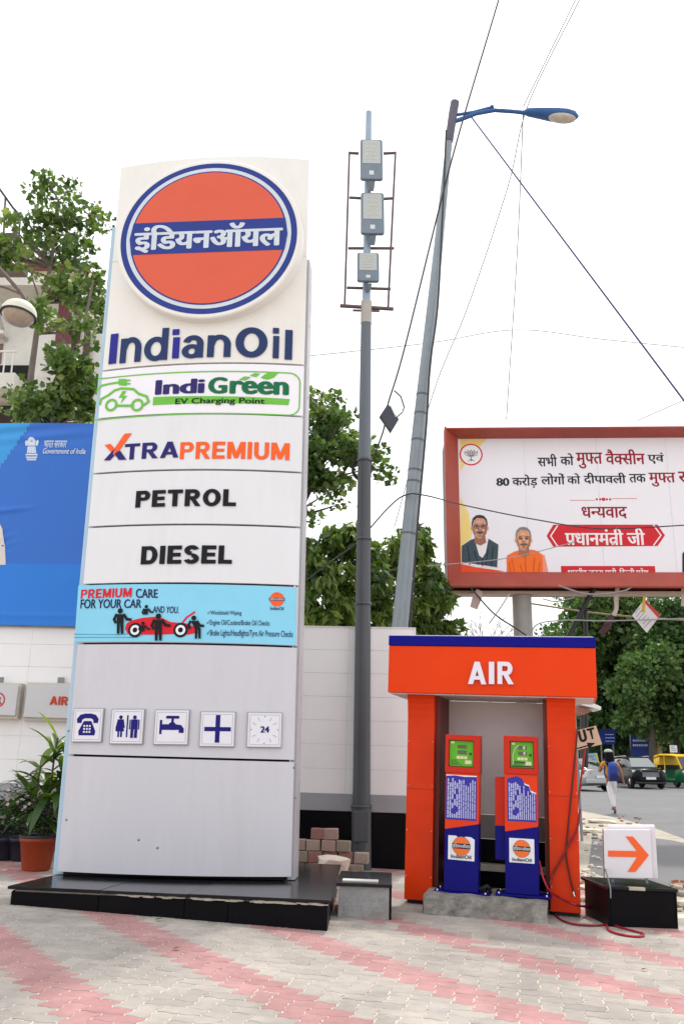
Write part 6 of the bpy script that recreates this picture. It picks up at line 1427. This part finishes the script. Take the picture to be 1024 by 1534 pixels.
MB().box((L0, -.03, oz(640)), (ou(46), -.003, oz(608))).build('window', mat('dark_brown_sheet', srgb(60, 48, 44), .8), old)  # plain dark brown sheet below the balcony
MB().box((L0, -.35, oz(508)), (ou(14, 500), -.003, oz(503))).build('ledge', M_old, old)
MB().tube([(ou(14, 480), -.05, oz(512)), (ou(4, 480), -.7, oz(460))], .05, 6).build('bracket', mat('bracket_grey', srgb(170, 170, 172), .7), old)
MB().box((L0 + 5.9, -.02, oz(545)), (ou(4, 530), -.004, oz(515))).build('window', mat('window_brown', srgb(120, 96, 84), .6), old)
MB().tube([(ou(132, 520), -.12, -.2), (ou(132, 520), -.12, oz(488))], .09, 8).build('downpipe', mat('pipe_maroon', srgb(80, 56, 56), .7), old)
rl = MB(); ra = [(-14, 262), (8, 293), (16, 293), (38, 324)]
pts3 = [(ou(x, y), .6 + .8 * (k > 1), ol(x, y)[1]) for k, (x, y) in enumerate(ra)]
rl.tube(pts3, .035, 6)
for (x, y, y2) in ((-8, 270, 330), (8, 293, 345), (15, 293, 345), (24, 305, 350), (34, 318, 352)): rl.tube([(ou(x, y), .8, ol(x, y)[1]), (ou(x - 3, y2), .8, ol(x, y2)[1])], .03, 6)
rl.build('terrace_rail', M_rail, old)
MB().box((L0, .5, oz(372)), (ou(14, 340), 1.6, oz(333))).build('terrace_slab', mat('slab_brown', srgb(96, 84, 80), .9, .2, 3), old)
# ================================================================== STREET: VEHICLES
def loft(mb, secs, mi=0):
    """secs: (x, halfwidth, zlow, zhigh, taper): rounded car cross sections"""
    n = 12; vs = []
    for x, hw, zl, zh, tp in secs:
        h = zh - zl
        half = [(0, zl), (hw * .86, zl), (hw * .97, zl + h * .12), (hw, zl + h * .45), (hw * (1 - (1 - tp) * .5), zl + h * .8), (hw * tp * .92, zh - h * .04), (0, zh)]
        ring = [(x, y, z) for y, z in half] + [(x, -y, z) for y, z in half[-2:0:-1]]
        n = len(ring); vs += ring
    fs = [(i * n + j, i * n + (j + 1) % n, (i + 1) * n + (j + 1) % n, (i + 1) * n + j) for i in range(len(secs) - 1) for j in range(n)]
    mb.add(vs, fs, mi, True); mb.add(vs[:n], [tuple(range(n))], mi); mb.add(vs[-n:], [tuple(range(n))], mi); return mb
def wheel(parent, x, y, r, wd, rimm):
    o = MB().lathe([(r * .6, -wd / 2), (r * .92, -wd / 2), (r, -wd * .3), (r, wd * .3), (r * .92, wd / 2), (r * .6, wd / 2)], 24, (0, 0, 0), 'y').build('wheel', M_rubber, parent, loc=(x, y, r))
    mb = MB(); mb.lathe([(0, -wd * .36), (r * .6, -wd * .42), (r * .62, wd * .42), (0, wd * .36)], 18, (0, 0, 0), 'y')
    mb.build('rim', rimm, o); return o
def vehicle(name, label, cat, px, py, Y, head, spec):
    p = at(px, py, Y); p.z = gz(p.x, p.y) - .02
    t = thing(name, label, cat, p); t.rotation_euler = (0, 0, math.atan2(head[1], head[0])); spec(t); return t
M_pbk = mat('car_paint_black', (.004, .005, .007), .32, .1, 3, spec=.15, coat=.08); M_psv = mat('car_paint_silver', (.42, .43, .45), .28, .05, 3, metal=.5, coat=.5); M_ws = mat('windscreen', (.10, .13, .14), .05, .05, spec=1.0)
M_hl = mat('headlight', (.6, .62, .62), .12, .05, spec=.9); M_tl = mat('tail_light_red', srgb(170, 20, 24), .2, .1); M_num = mat('number_plate_white', srgb(220, 220, 214), .5)
def suv(t):
    loft(MB(), [(2.0, .60, .42, .84, .9), (1.94, .80, .30, .97, .9), (1.6, .87, .24, 1.03, .88), (1.02, .885, .22, 1.08, .9), (0, .885, .22, 1.10, .92), (-1.2, .88, .24, 1.12, .92), (-1.85, .84, .3, 1.1, .92), (-2.0, .74, .42, 1.0, .9)]).build('body', M_pbk, t)
    loft(MB(), [(1.12, .76, 1.0, 1.08, .9), (.42, .74, 1.02, 1.53, .82), (-.3, .74, 1.04, 1.60, .82), (-1.2, .72, 1.05, 1.58, .82), (-1.75, .68, 1.06, 1.46, .82), (-1.96, .62, 1.06, 1.12, .9)]).build('cabin', M_glass, t)
    loft(MB(), [(.40, .62, 1.50, 1.56, .9), (-.3, .64, 1.57, 1.64, .9), (-1.2, .62, 1.55, 1.62, .9), (-1.72, .56, 1.44, 1.49, .9)]).build('roof', M_pbk, t)
    a, b = (1.14, .66, 1.075), (.50, .52, 1.525)
    MB().hexa([(a[0], -a[1], a[2]), (a[0], a[1], a[2]), (b[0], b[1], b[2]), (b[0], -b[1], b[2])], [(a[0] + .02, -a[1], a[2] + .02), (a[0] + .02, a[1], a[2] + .02), (b[0] + .02, b[1], b[2] + .02), (b[0] + .02, -b[1], b[2] + .02)]).build('windscreen', M_ws, t)
    for s_ in (-1, 1):
        MB().hexa([(1.97, s_ * .46, .80), (1.72, s_ * .87, .83), (1.70, s_ * .87, .95), (1.96, s_ * .46, .92)], [(1.99, s_ * .46, .80), (1.76, s_ * .885, .83), (1.74, s_ * .885, .95), (1.98, s_ * .46, .92)]).build('headlight', M_hl, t)
        MB().lathe([(0, 0), (.07, .0), (.08, -.03)], 12, (1.97, s_ * .62, .48), 'x').build('fog_lamp', M_hl, t)
        m_ = MB(); loft(m_, [(.86, .06, 1.06, 1.2, .8), (.74, .08, 1.05, 1.22, .8)]); o = m_.build('mirror', M_pbk, t); o.location = (0, s_ * .98, 0)
        for x in (1.28, -1.3): wheel(t, x, s_ * .80, .34, .2, M_chrome)
        MB().tube([(.3, s_ * .62, 1.64), (-1.5, s_ * .58, 1.60)], .025, 6).build('roof_rail', M_chrome, t)
    g_ = MB()
    for k in range(4): g_.box((1.985, -.44, .60 + k * .06), (2.02, .44, .64 + k * .06))
    g_.build('grille', M_steel, t); MB().box((2.0, -.26, .47), (2.04, .26, .59)).build('number_plate', M_num, t)
    MB().box((1.9, -.8, .26), (2.03, .8, .36)).build('bumper', M_black, t, .02)
def sedan(t):
    loft(MB(), [(2.15, .62, .4, .70, .9), (2.05, .80, .3, .80, .9), (1.4, .85, .22, .88, .9), (.9, .86, .2, .93, .9), (-1.2, .86, .22, .98, .9), (-1.9, .82, .28, 1.02, .9), (-2.15, .74, .42, .98, .9)]).build('body', M_psv, t)
    loft(MB(), [(1.1, .72, .86, .93, .9), (.35, .70, .88, 1.40, .8), (-.6, .70, .9, 1.46, .8), (-1.2, .66, .92, 1.34, .8), (-1.75, .62, .94, 1.02, .9)]).build('cabin', M_glass, t)
    loft(MB(), [(.33, .58, 1.37, 1.42, .9), (-.6, .58, 1.43, 1.49, .9), (-1.15, .54, 1.32, 1.37, .9)]).build('roof', M_psv, t)
    for s_ in (-1, 1):
        MB().hexa([(-2.15, s_ * .52, .78), (-1.86, s_ * .85, .78), (-1.84, s_ * .85, .97), (-2.13, s_ * .52, .95)], [(-2.17, s_ * .52, .78), (-1.90, s_ * .87, .78), (-1.88, s_ * .87, .97), (-2.15, s_ * .52, .95)]).build('tail_light', M_tl, t)
        MB().hexa([(2.1, s_ * .46, .62), (1.85, s_ * .84, .64), (1.83, s_ * .84, .76), (2.09, s_ * .46, .74)], [(2.14, s_ * .46, .62), (1.89, s_ * .86, .64), (1.87, s_ * .86, .76), (2.13, s_ * .46, .74)]).build('headlight', M_hl, t)
        for x in (1.3, -1.3): wheel(t, x, s_ * .78, .31, .2, M_chrome)
    MB().box((-2.2, -.78, .36), (-2.08, .78, .56)).build('bumper', M_psv, t, .03); MB().box((-2.215, -.25, .60), (-2.17, .25, .72)).build('number_plate', M_num, t)
M_ay = mat('auto_yellow', srgb(236, 190, 20), .5, .08, 3); M_ag = mat('auto_green', srgb(16, 96, 62), .4, .1, 3)
def auto(t):
    loft(MB(), [(1.32, .16, .42, .78, .9), (1.22, .34, .36, 1.0, .85), (.9, .52, .30, 1.06, .9), (.55, .60, .28, .98, .95), (.5, .62, .28, .50, .95), (-.25, .64, .28, .50, .95), (-.3, .66, .28, .92, .95), (-1.15, .66, .30, .96, .92), (-1.3, .58, .42, .9, .9)]).build('body', M_ag, t)
    loft(MB(), [(.72, .50, 1.62, 1.70, .9), (.3, .62, 1.66, 1.78, .9), (-.7, .64, 1.68, 1.80, .9), (-1.22, .60, 1.56, 1.72, .9), (-1.34, .56, 1.40, 1.5, .9)]).build('roof', M_ay, t)
    loft(MB(), [(-.72, .64, .955, 1.66, .96), (-1.2, .62, .955, 1.6, .94), (-1.32, .56, .93, 1.5, .92)]).build('rear_hood', M_ay, t)
    for s_ in (-1, 1):
        MB().tube([(.98, s_ * .50, 1.0), (.66, s_ * .54, 1.66)], .04, 8).build('pillar', M_ay, t); MB().tube([(-.28, s_ * .62, .9), (-.3, s_ * .60, 1.68)], .03, 8).build('pillar', M_ay, t)
        MB().lathe([(0, .09), (.07, .06), (.09, 0)], 14, (1.0, s_ * .40, .84), 'x').build('headlight', M_hl, t)
        wheel(t, -.85, s_ * .56, .24, .14, M_steel)
    MB().hexa([(.97, -.46, 1.02), (.97, .46, 1.02), (.67, .48, 1.62), (.67, -.48, 1.62)], [(.99, -.46, 1.03), (.99, .46, 1.03), (.69, .48, 1.63), (.69, -.48, 1.63)]).build('windscreen', M_glass, t)
    wheel(t, 1.05, 0, .24, .12, M_steel)
    MB().box((-.9, -.58, .5), (-.4, .58, .72)).build('seat', M_rubber, t, .04); MB().box((-.70, -.58, .72), (-.66, .58, 1.2)).build('seat', M_rubber, t)
    MB().box((.1, -.3, .52), (.36, .3, .74)).build('seat', M_rubber, t, .03)
vehicle('parked_suv', 'black SUV facing the camera across the road, beside the yellow and green rickshaw', 'car', 951, 1150, 50, (.06, -1.0), suv)
vehicle('silver_car', 'silver sedan seen from behind, half hidden by the right kiosk column', 'car', 861, 1150, 46, (-.30, .95), sedan)
vehicle('auto_rickshaw', 'yellow and green auto rickshaw at the right edge of the road', 'auto rickshaw', 1014, 1150, 51, (.30, -.95), auto)
def bike(t):
    for x in (.62, -.62):
        o = MB().lathe([(.22, -.05), (.29, -.05), (.31, 0), (.29, .05), (.22, .05)], 20, (0, 0, 0), 'y').build('wheel', M_rubber, t, loc=(x, 0, .31)); MB().lathe([(.0, -.02), (.22, -.03), (.22, .03), (0, .02)], 12, (0, 0, 0), 'y').build('rim', M_steel, o)
    loft(MB(), [(.45, .06, .62, .84, .8), (.25, .14, .6, .94, .8), (-.1, .13, .62, .86, .8), (-.5, .12, .66, .82, .8), (-.75, .06, .72, .86, .8)]).build('body', M_black, t)
    MB().box((-.2, -.13, .28), (.25, .13, .58)).build('engine', M_steel, t, .03); MB().tube([(.62, 0, .31), (.42, 0, .98)], .035, 8).build('fork', M_chrome, t)
    MB().tube([(.40, -.34, 1.02), (.46, 0, .98), (.40, .34, 1.02)], .018, 6).build('handlebar', M_black, t); MB().lathe([(0, .1), (.09, .06), (.1, 0)], 12, (.48, 0, .86), 'x').build('headlight', M_hl, t)
vehicle('motorcycle', 'dark motorcycle standing to the left of the black SUV across the road', 'motorcycle', 903, 1150, 49, (.2, -.98), bike)

# ================================================================== PEOPLE
def skinned(name, nodes, edges, m, parent, sub=2):
    me = bpy.data.meshes.new(name); me.from_pydata([n[0] for n in nodes], edges, []); o = bpy.data.objects.new(name, me); C.objects.link(o); o.parent = parent
    me.materials.append(m); s_ = o.modifiers.new('skin', 'SKIN'); s_.use_smooth_shade = True; s_.branch_smoothing = .4
    sub_ = o.modifiers.new('sub', 'SUBSURF'); sub_.levels = sub_.render_levels = sub
    lay = me.skin_vertices[0].data if me.skin_vertices else None
    if lay:
        for i, n in enumerate(nodes): lay[i].radius = n[1] if hasattr(n[1], '__len__') else (n[1], n[1]); lay[i].use_root = (i == 0)
    return o
M_skin = mat('skin_brown', srgb(150, 104, 82), .6, .06, 8); M_hair = mat('hair_black', (.006, .005, .005), .75, .3, 30, spec=.1)
def person(label, p, heading, top, trousers, pose, sleeve=True):
    t = thing('person', label, 'person', p); t.rotation_euler = (0, 0, heading)
    J = pose
    body = [((0, 0, .93), (.14, .10)), ((0, 0, 1.10), (.125, .09)), ((0, .0, 1.30), (.16, .10)), ((0, .01, 1.40), (.11, .075)), ((0, .015, 1.46), .05), ((0, .03, 1.53), .075), ((0, .035, 1.62), .098), ((0, .025, 1.70), .06)]
    e = [(0, 1), (1, 2), (2, 3), (3, 4), (4, 5), (5, 6), (6, 7)]
    def chain(start, pts):
        k = start
        for q_ in pts: body.append(q_); e.append((k, len(body) - 1)); k = len(body) - 1
        return k
    for s_ in ('l', 'r'):
        a = J['arm_' + s_]; w_ = chain(3, [(a[0], .062), (a[1], .045), (a[2], .030)])
        d = (Vector(a[2]) - Vector(a[1])).normalized(); sd_ = Vector((0, 1, 0)) - d * d.y; sd_.normalize(); cr_ = d.cross(sd_)
        pal = Vector(a[2]) + d * .07; body.append((tuple(pal), (.038, .020))); e.append((w_, len(body) - 1)); kp_ = len(body) - 1
        for j, (off, ln) in enumerate(((-.03, .075), (-.01, .088), (.011, .082), (.031, .064))):
            b1 = pal + sd_ * off + d * .035; b2 = pal + sd_ * off + d * (.03 + ln * .6) + cr_ * .012; b3 = pal + sd_ * off * .9 + d * (.02 + ln) + cr_ * .03
            body.append((tuple(b1), .0105)); e.append((kp_, len(body) - 1)); body.append((tuple(b2), .0095)); e.append((len(body) - 2, len(body) - 1)); body.append((tuple(b3), .008)); e.append((len(body) - 2, len(body) - 1))
        b1 = Vector(a[2]) + d * .03 + sd_ * .045; b2 = b1 + d * .045 + sd_ * .018
        body.append((tuple(b1), .012)); e.append((w_, len(body) - 1)); body.append((tuple(b2), .009)); e.append((len(body) - 2, len(body) - 1))
        l_ = J['leg_' + s_]; f_ = chain(0, [(l_[0], .098), (l_[1], .064), (l_[2], .042)])
        an = Vector(l_[2]); fd = Vector(l_[3]); chain(f_, [(tuple(an + fd * .10 - Vector((0, 0, .045))), (.042, .03)), (tuple(an + fd * .19 - Vector((0, 0, .055))), (.038, .02))])
    skinned('body', body, e, M_skin, t)
    tr = [((0, 0, .93), (.155, .115)), ((0, 0, 1.02), (.15, .105))]; te = [(0, 1)]
    for s_ in ('l', 'r'):
        l_ = J['leg_' + s_]; k = 0
        an = Vector(l_[2]) + (Vector(l_[1]) - Vector(l_[2])).normalized() * .05
        for q_ in ((l_[0], .112), (tuple((Vector(l_[0]) + Vector(l_[1])) / 2), .094), (l_[1], .076), (tuple((Vector(l_[1]) * .5 + an * .5)), .066), (tuple(an), .052)): tr.append(q_); te.append((k, len(tr) - 1)); k = len(tr) - 1
    skinned('trousers', tr, te, trousers, t)
    tp = [((0, 0, .96), (.165, .12)), ((0, 0, 1.12), (.145, .105)), ((0, 0, 1.30), (.178, .118)), ((0, .01, 1.40), (.13, .09)), ((0, .015, 1.445), (.062, .058))]; pe = [(0, 1), (1, 2), (2, 3), (3, 4)]
    if sleeve:
        for s_ in ('l', 'r'):
            a = J['arm_' + s_]; tp.append((a[0], .076)); pe.append((3, len(tp) - 1)); tp.append((tuple(Vector(a[0]).lerp(Vector(a[1]), .45 if sleeve == 1 else .98)), .064)); pe.append((len(tp) - 2, len(tp) - 1))
            if sleeve == 2: tp.append((tuple(Vector(a[2])), .045)); pe.append((len(tp) - 2, len(tp) - 1))
    skinned('shirt', tp, pe, top, t)
    for s_ in ('l', 'r'):
        l_ = J['leg_' + s_]; an, fd = Vector(l_[2]), Vector(l_[3]); skinned('shoe', [(tuple(an - fd * .05 - Vector((0, 0, .045))), (.042, .035)), (tuple(an + fd * .06 - Vector((0, 0, .05))), (.045, .034)), (tuple(an + fd * .19 - Vector((0, 0, .058))), (.042, .024))], [(0, 1), (1, 2)], mat('shoe_brown', srgb(92, 70, 64), .7), t, 1)
    # face (looks along +y)
    fc = MB()
    for s_ in (-1, 1): fc.lathe([(0, .012), (.012, .008), (.014, 0)], 8, (s_ * .034, .125, 1.615), 'y')
    fc.build('eye', M_hair, t); skinned('nose', [((0, .125, 1.62), .010), ((0, .145, 1.585), .014)], [(0, 1)], M_skin, t, 1); MB().box((-.026, .118, 1.548), (.026, .128, 1.556)).build('mouth', mat('lip', srgb(120, 64, 58), .6), t)
    for s_ in (-1, 1): skinned('ear', [((s_ * .098, .03, 1.635), (.012, .02)), ((s_ * .095, .03, 1.59), (.010, .014))], [(0, 1)], M_skin, t, 1)
    return t
fwdw = Vector((0, 1, 0))
pg = gp(918, 1217); pg = Vector((at(917, 1217, 27.0).x, 27.0, gz(9, 27.0)))
pw = person('woman walking away along the road in an ochre top and white trousers', pg, R(-8), mat('ochre_cloth', srgb(196, 136, 44), .85, .1, 8), mat('white_cloth', srgb(226, 226, 230), .85, .06, 8),
     {'arm_l': ((-.21, .0, 1.37), (-.30, .05, 1.14), (-.17, .22, 1.24)), 'arm_r': ((.21, .0, 1.37), (.30, -.06, 1.10), (.36, .0, .88)), 'leg_l': ((-.085, .0, .88), (-.02, -.03, .50), (.05, -.12, .105), (.1, .95, -.2)), 'leg_r': ((.085, .0, .88), (.095, .26, .53), (.075, .30, .16), (0, .97, -.1))})
hr = MB(); hr.lathe([(0.0, 1.755), (.06, 1.745), (.10, 1.70), (.128, 1.63), (.135, 1.56), (.14, 1.48), (.125, 1.38), (.08, 1.28), (0, 1.24)], 20); hr.v = [(x, y * 1.0 - .015 - (.04 if z < 1.55 else 0), z) for x, y, z in hr.v]
hr.v = [(x, min(y, .07) if z < 1.66 else y, z) for x, y, z in hr.v]; hr.build('hair', M_hair, pw)
hb_ = MB().lathe([(.0, 1.785), (.075, 1.772), (.115, 1.735), (.126, 1.70), (.118, 1.695)], 20); hb_.v = [(x - .015, y - .01, z) for x, y, z in hb_.v]; hb_.build('cap', mat('cap_pale_grey', srgb(176, 176, 184), .8, .1, 10), pw)
bp = thing('backpack', 'blue and dark green backpack worn by the woman walking along the road', 'backpack', pg); bp.rotation_euler = (0, 0, R(-8))
M_bpb = mat('backpack_blue', srgb(34, 66, 150), .8, .12, 8)
mb = MB(); loft(mb, [(-.145, .11, .92, 1.38, .8), (-.24, .145, .88, 1.43, .8), (-.34, .135, .90, 1.39, .8), (-.385, .10, .96, 1.30, .8)]); mb.v = [(y + .045, x, z) for x, y, z in mb.v]; mb.build('bag', M_bpb, bp)
mb = MB(); loft(mb, [(-.37, .13, .90, 1.12, .85), (-.43, .12, .92, 1.08, .85)]); mb.v = [(y + .045, x, z) for x, y, z in mb.v]; mb.build('pocket', mat('backpack_navy', srgb(22, 34, 96), .8, .1, 8), bp)
MB().box((.02, -.36, .90), (.165, -.25, 1.10)).build('pocket', mat('backpack_green', srgb(22, 74, 52), .8, .1, 8), bp, .03)
for s_ in (-1, 1): MB().tube([(s_ * .09, -.15, 1.40), (s_ * .11, -.06, 1.50), (s_ * .11, .06, 1.49), (s_ * .12, .13, 1.34), (s_ * .15, .08, 1.12), (s_ * .15, -.12, .98)], .022, 6).build('strap', M_bpb, bp)
pz = at(911, 1150, 51.5); pz.z = gz(pz.x, pz.y)
pm = person('person in dark clothes and a red turban standing beside the black SUV', pz, R(175), mat('dark_cloth', srgb(46, 42, 48), .85, .2, 8), mat('dark_trousers', srgb(36, 36, 42), .85, .2, 8),
     {'arm_l': ((-.21, 0, 1.37), (-.27, .0, 1.10), (-.25, .14, .88)), 'arm_r': ((.21, 0, 1.37), (.27, .0, 1.10), (.25, .14, .88)), 'leg_l': ((-.09, 0, .88), (-.1, .02, .5), (-.1, -.02, .095), (0, 1, 0)), 'leg_r': ((.09, 0, .88), (.1, .02, .5), (.1, -.02, .095), (0, 1, 0))}, 2)
MB().lathe([(.10, 1.64), (.135, 1.66), (.15, 1.72), (.135, 1.79), (.08, 1.83), (0, 1.84)], 18, (0, .02, 0)).build('turban', mat('turban_red', srgb(186, 34, 26), .85, .1, 14), pm)

# ================================================================== STREET SIGNS AND SMALL THINGS ACROSS THE ROAD
M_sb = mat('road_sign_blue', srgb(20, 50, 140), .5, .1, 3); M_sw = mat('road_sign_white', srgb(206, 214, 232), .5, .05, 3)
def roadsign(label, pts, Y, legs, marks):
    f = Frame(at(pts[0][0], pts[0][1], Y), 6, 0); f.o.z = gz(f.o.x, Y); t = thing('road_sign', label, 'road sign', frame=f); q_ = [f.loc(*c) for c in pts]
    MB().prism(q_, 'y', 0, .05).build('panel', M_sb, t)
    for x in legs: u, w_ = f.loc(x, pts[0][1]); MB().tube([(u, .12, -.2), (u, .12, max(c[1] for c in q_) * .93)], .05, 8).build('post', M_steel, t)
    q = Print(); marks(q, f); q.build('lettering', M_sw, t, flat(0), .01, step=0)
def mk1(q, f):
    r_ = random.Random(4)
    for y in (1111, 1118):
        x = 947
        while x < 968: w_ = r_.uniform(1.2, 3); a, b = f.loc(x, y), f.loc(x + w_, y - 3.2); q.rect(a[0], a[1], b[0], b[1]); x += w_ + .9
roadsign('blue road sign with a stepped top standing under the trees across the road', [(944, 1132), (972, 1134), (973, 1112), (971, 1104), (962, 1090), (950, 1091), (944, 1102)], 60, (946, 972), mk1)
def mk2(q, f):
    r_ = random.Random(6)
    for y in (1101, 1106, 1111):
        x = 906
        while x < 919: w_ = r_.uniform(1.2, 2.6); a, b = f.loc(x, y), f.loc(x + w_, y - 1.3); q.rect(a[0], a[1], b[0], b[1]); x += w_ + .8
roadsign('smaller dim blue road sign in the shade right of the tan OUT board', [(897, 1115), (921, 1115), (921, 1093), (897, 1092)], 63, (900, 918), mk2)
af = Frame(at(884, 1155, 58), 4, -3); af.o.z = gz(af.o.x, 58); ab_ = thing('notice_board', 'small leaning pale blue notice board on the far pavement', 'notice board', frame=af)
q_ = [af.loc(*c) for c in ((880, 1152), (898, 1152), (891, 1128), (875, 1129))]; MB().prism(q_, 'y', 0, .08).build('panel', mat('notice_blue', srgb(120, 190, 214), .5, .1, 3), ab_)
Print().poly([af.loc(*c) for c in ((891, 1128), (893.5, 1128), (899, 1152), (897, 1152))]).build('edge', mat('notice_yellow', srgb(230, 196, 60), .5), ab_, flat(0), .012)
q = Print()
for k in range(4): a = 1132 + 4.6 * k; q.poly([af.loc(*c) for c in ((879 + k, a), (888 + k * .9, a), (888.5 + k * .9, a + 2), (879.5 + k, a + 2))])
q.build('print', mat('notice_print', srgb(176, 110, 110), .5), ab_, flat(0), .010)
for s_ in (882, 894): u, w_ = af.loc(s_, 1152); MB().tube([(u, .2, -.2), (u, .06, w_ + .3)], .03, 6).build('leg', M_steel, ab_)
gf = Frame(at(985, 1140, 64), 8, 0); gf.o.z = gz(gf.o.x, 64); gh = thing('guard_hut', 'small beige hut under the trees behind the auto rickshaw', 'hut', frame=gf)
u0, w0 = gf.loc(984, 1118); u1, w1 = gf.loc(1012, 1101)
MB().box((u0, 0, -.2), (u1, 1.8, w1)).build('wall', mat('hut_beige', srgb(176, 160, 112), .8, .1, 2), gh); MB().box((u0 - .12, -.12, w1 + .002), (u1 + .12, 1.9, w1 + .12)).build('roof', mat('hut_roof', srgb(150, 140, 110), .8), gh); MB().box((u0 + .3, -.02, w1 * .45), (u0 + .8, -.003, w1 * .8)).build('window', M_dark, gh)
wf = Frame(at(1008, 1122, 53), 4, 0); wb_ = thing('white_placard', 'small white placard on a pole just above the rickshaw roof', 'placard', frame=wf); a, b = wf.loc(1003, 1127), wf.loc(1013, 1116.5)
MB().box((a[0], 0, a[1]), (b[0], .03, b[1])).build('panel', M_num, wb_); MB().tube([((a[0] + b[0]) / 2, .05, gz(wf.o.x, 53) - wf.o.z - .2), ((a[0] + b[0]) / 2, .05, b[1] - .02)], .03, 6).build('post', M_steel, wb_)
q = Print()
for k in range(3): q.rect(a[0] + .06, a[1] + .1 + k * .1, b[0] - .06 - .05 * k, a[1] + .135 + k * .1)
q.build('print', mat('placard_print', srgb(130, 140, 190), .5), wb_, flat(0), .006)
# pale torn awning of a stall behind the kiosk corner
tf = Frame(at(880, 1056, 19), 5, 0); tn = thing('stall_awning', 'torn white awning edge of a stall showing beside the top of the right kiosk column', 'awning', frame=tf)
pts = [tf.loc(*c) for c in ((862, 1053), (875, 1051), (896, 1060), (895, 1065), (882, 1061), (868, 1058))]
MB().prism(pts, 'y', -.3, .5).build('sheet', mat('awning_white', srgb(232, 230, 230), .6, .08, 5), tn, .01)
MB().prism([tf.loc(*c) for c in ((860, 1060), (870, 1061), (884, 1066), (872, 1071), (860, 1070))], 'y', -.2, .5).build('board', mat('awning_brown', srgb(150, 100, 84), .7, .2, 4), tn)
a = tf.loc(862, 1060); MB().tube([(a[0], .2, gz(tf.o.x, 19) - tf.o.z - .1), (a[0], .2, a[1])], .03, 6).build('post', M_steel, tn)
# a dead leaf and specks on the pavers
for k, (px, py, s_) in enumerate(((258, 1424, .045), (232, 1380, .05), (960, 1455, .03))):
    o = MB(); leafblade(o, (0, 0, .012), (1, .3, .1), (0, 0, 1), s_ * 1.6, s_ * .5, -.1, .4, 3); oo = o.build('dry_leaf', mat('dead_leaf', srgb(96, 70, 50) if k != 1 else srgb(190, 190, 90), .8), None, loc=gp(px, py)); tag(oo, ['small dark dead leaf on the pavers in front of the black plinth', 'yellowish fallen leaf beside the foot of the black plinth', 'tiny dry leaf on the pavers in front of the black stone box'][k], 'leaf')
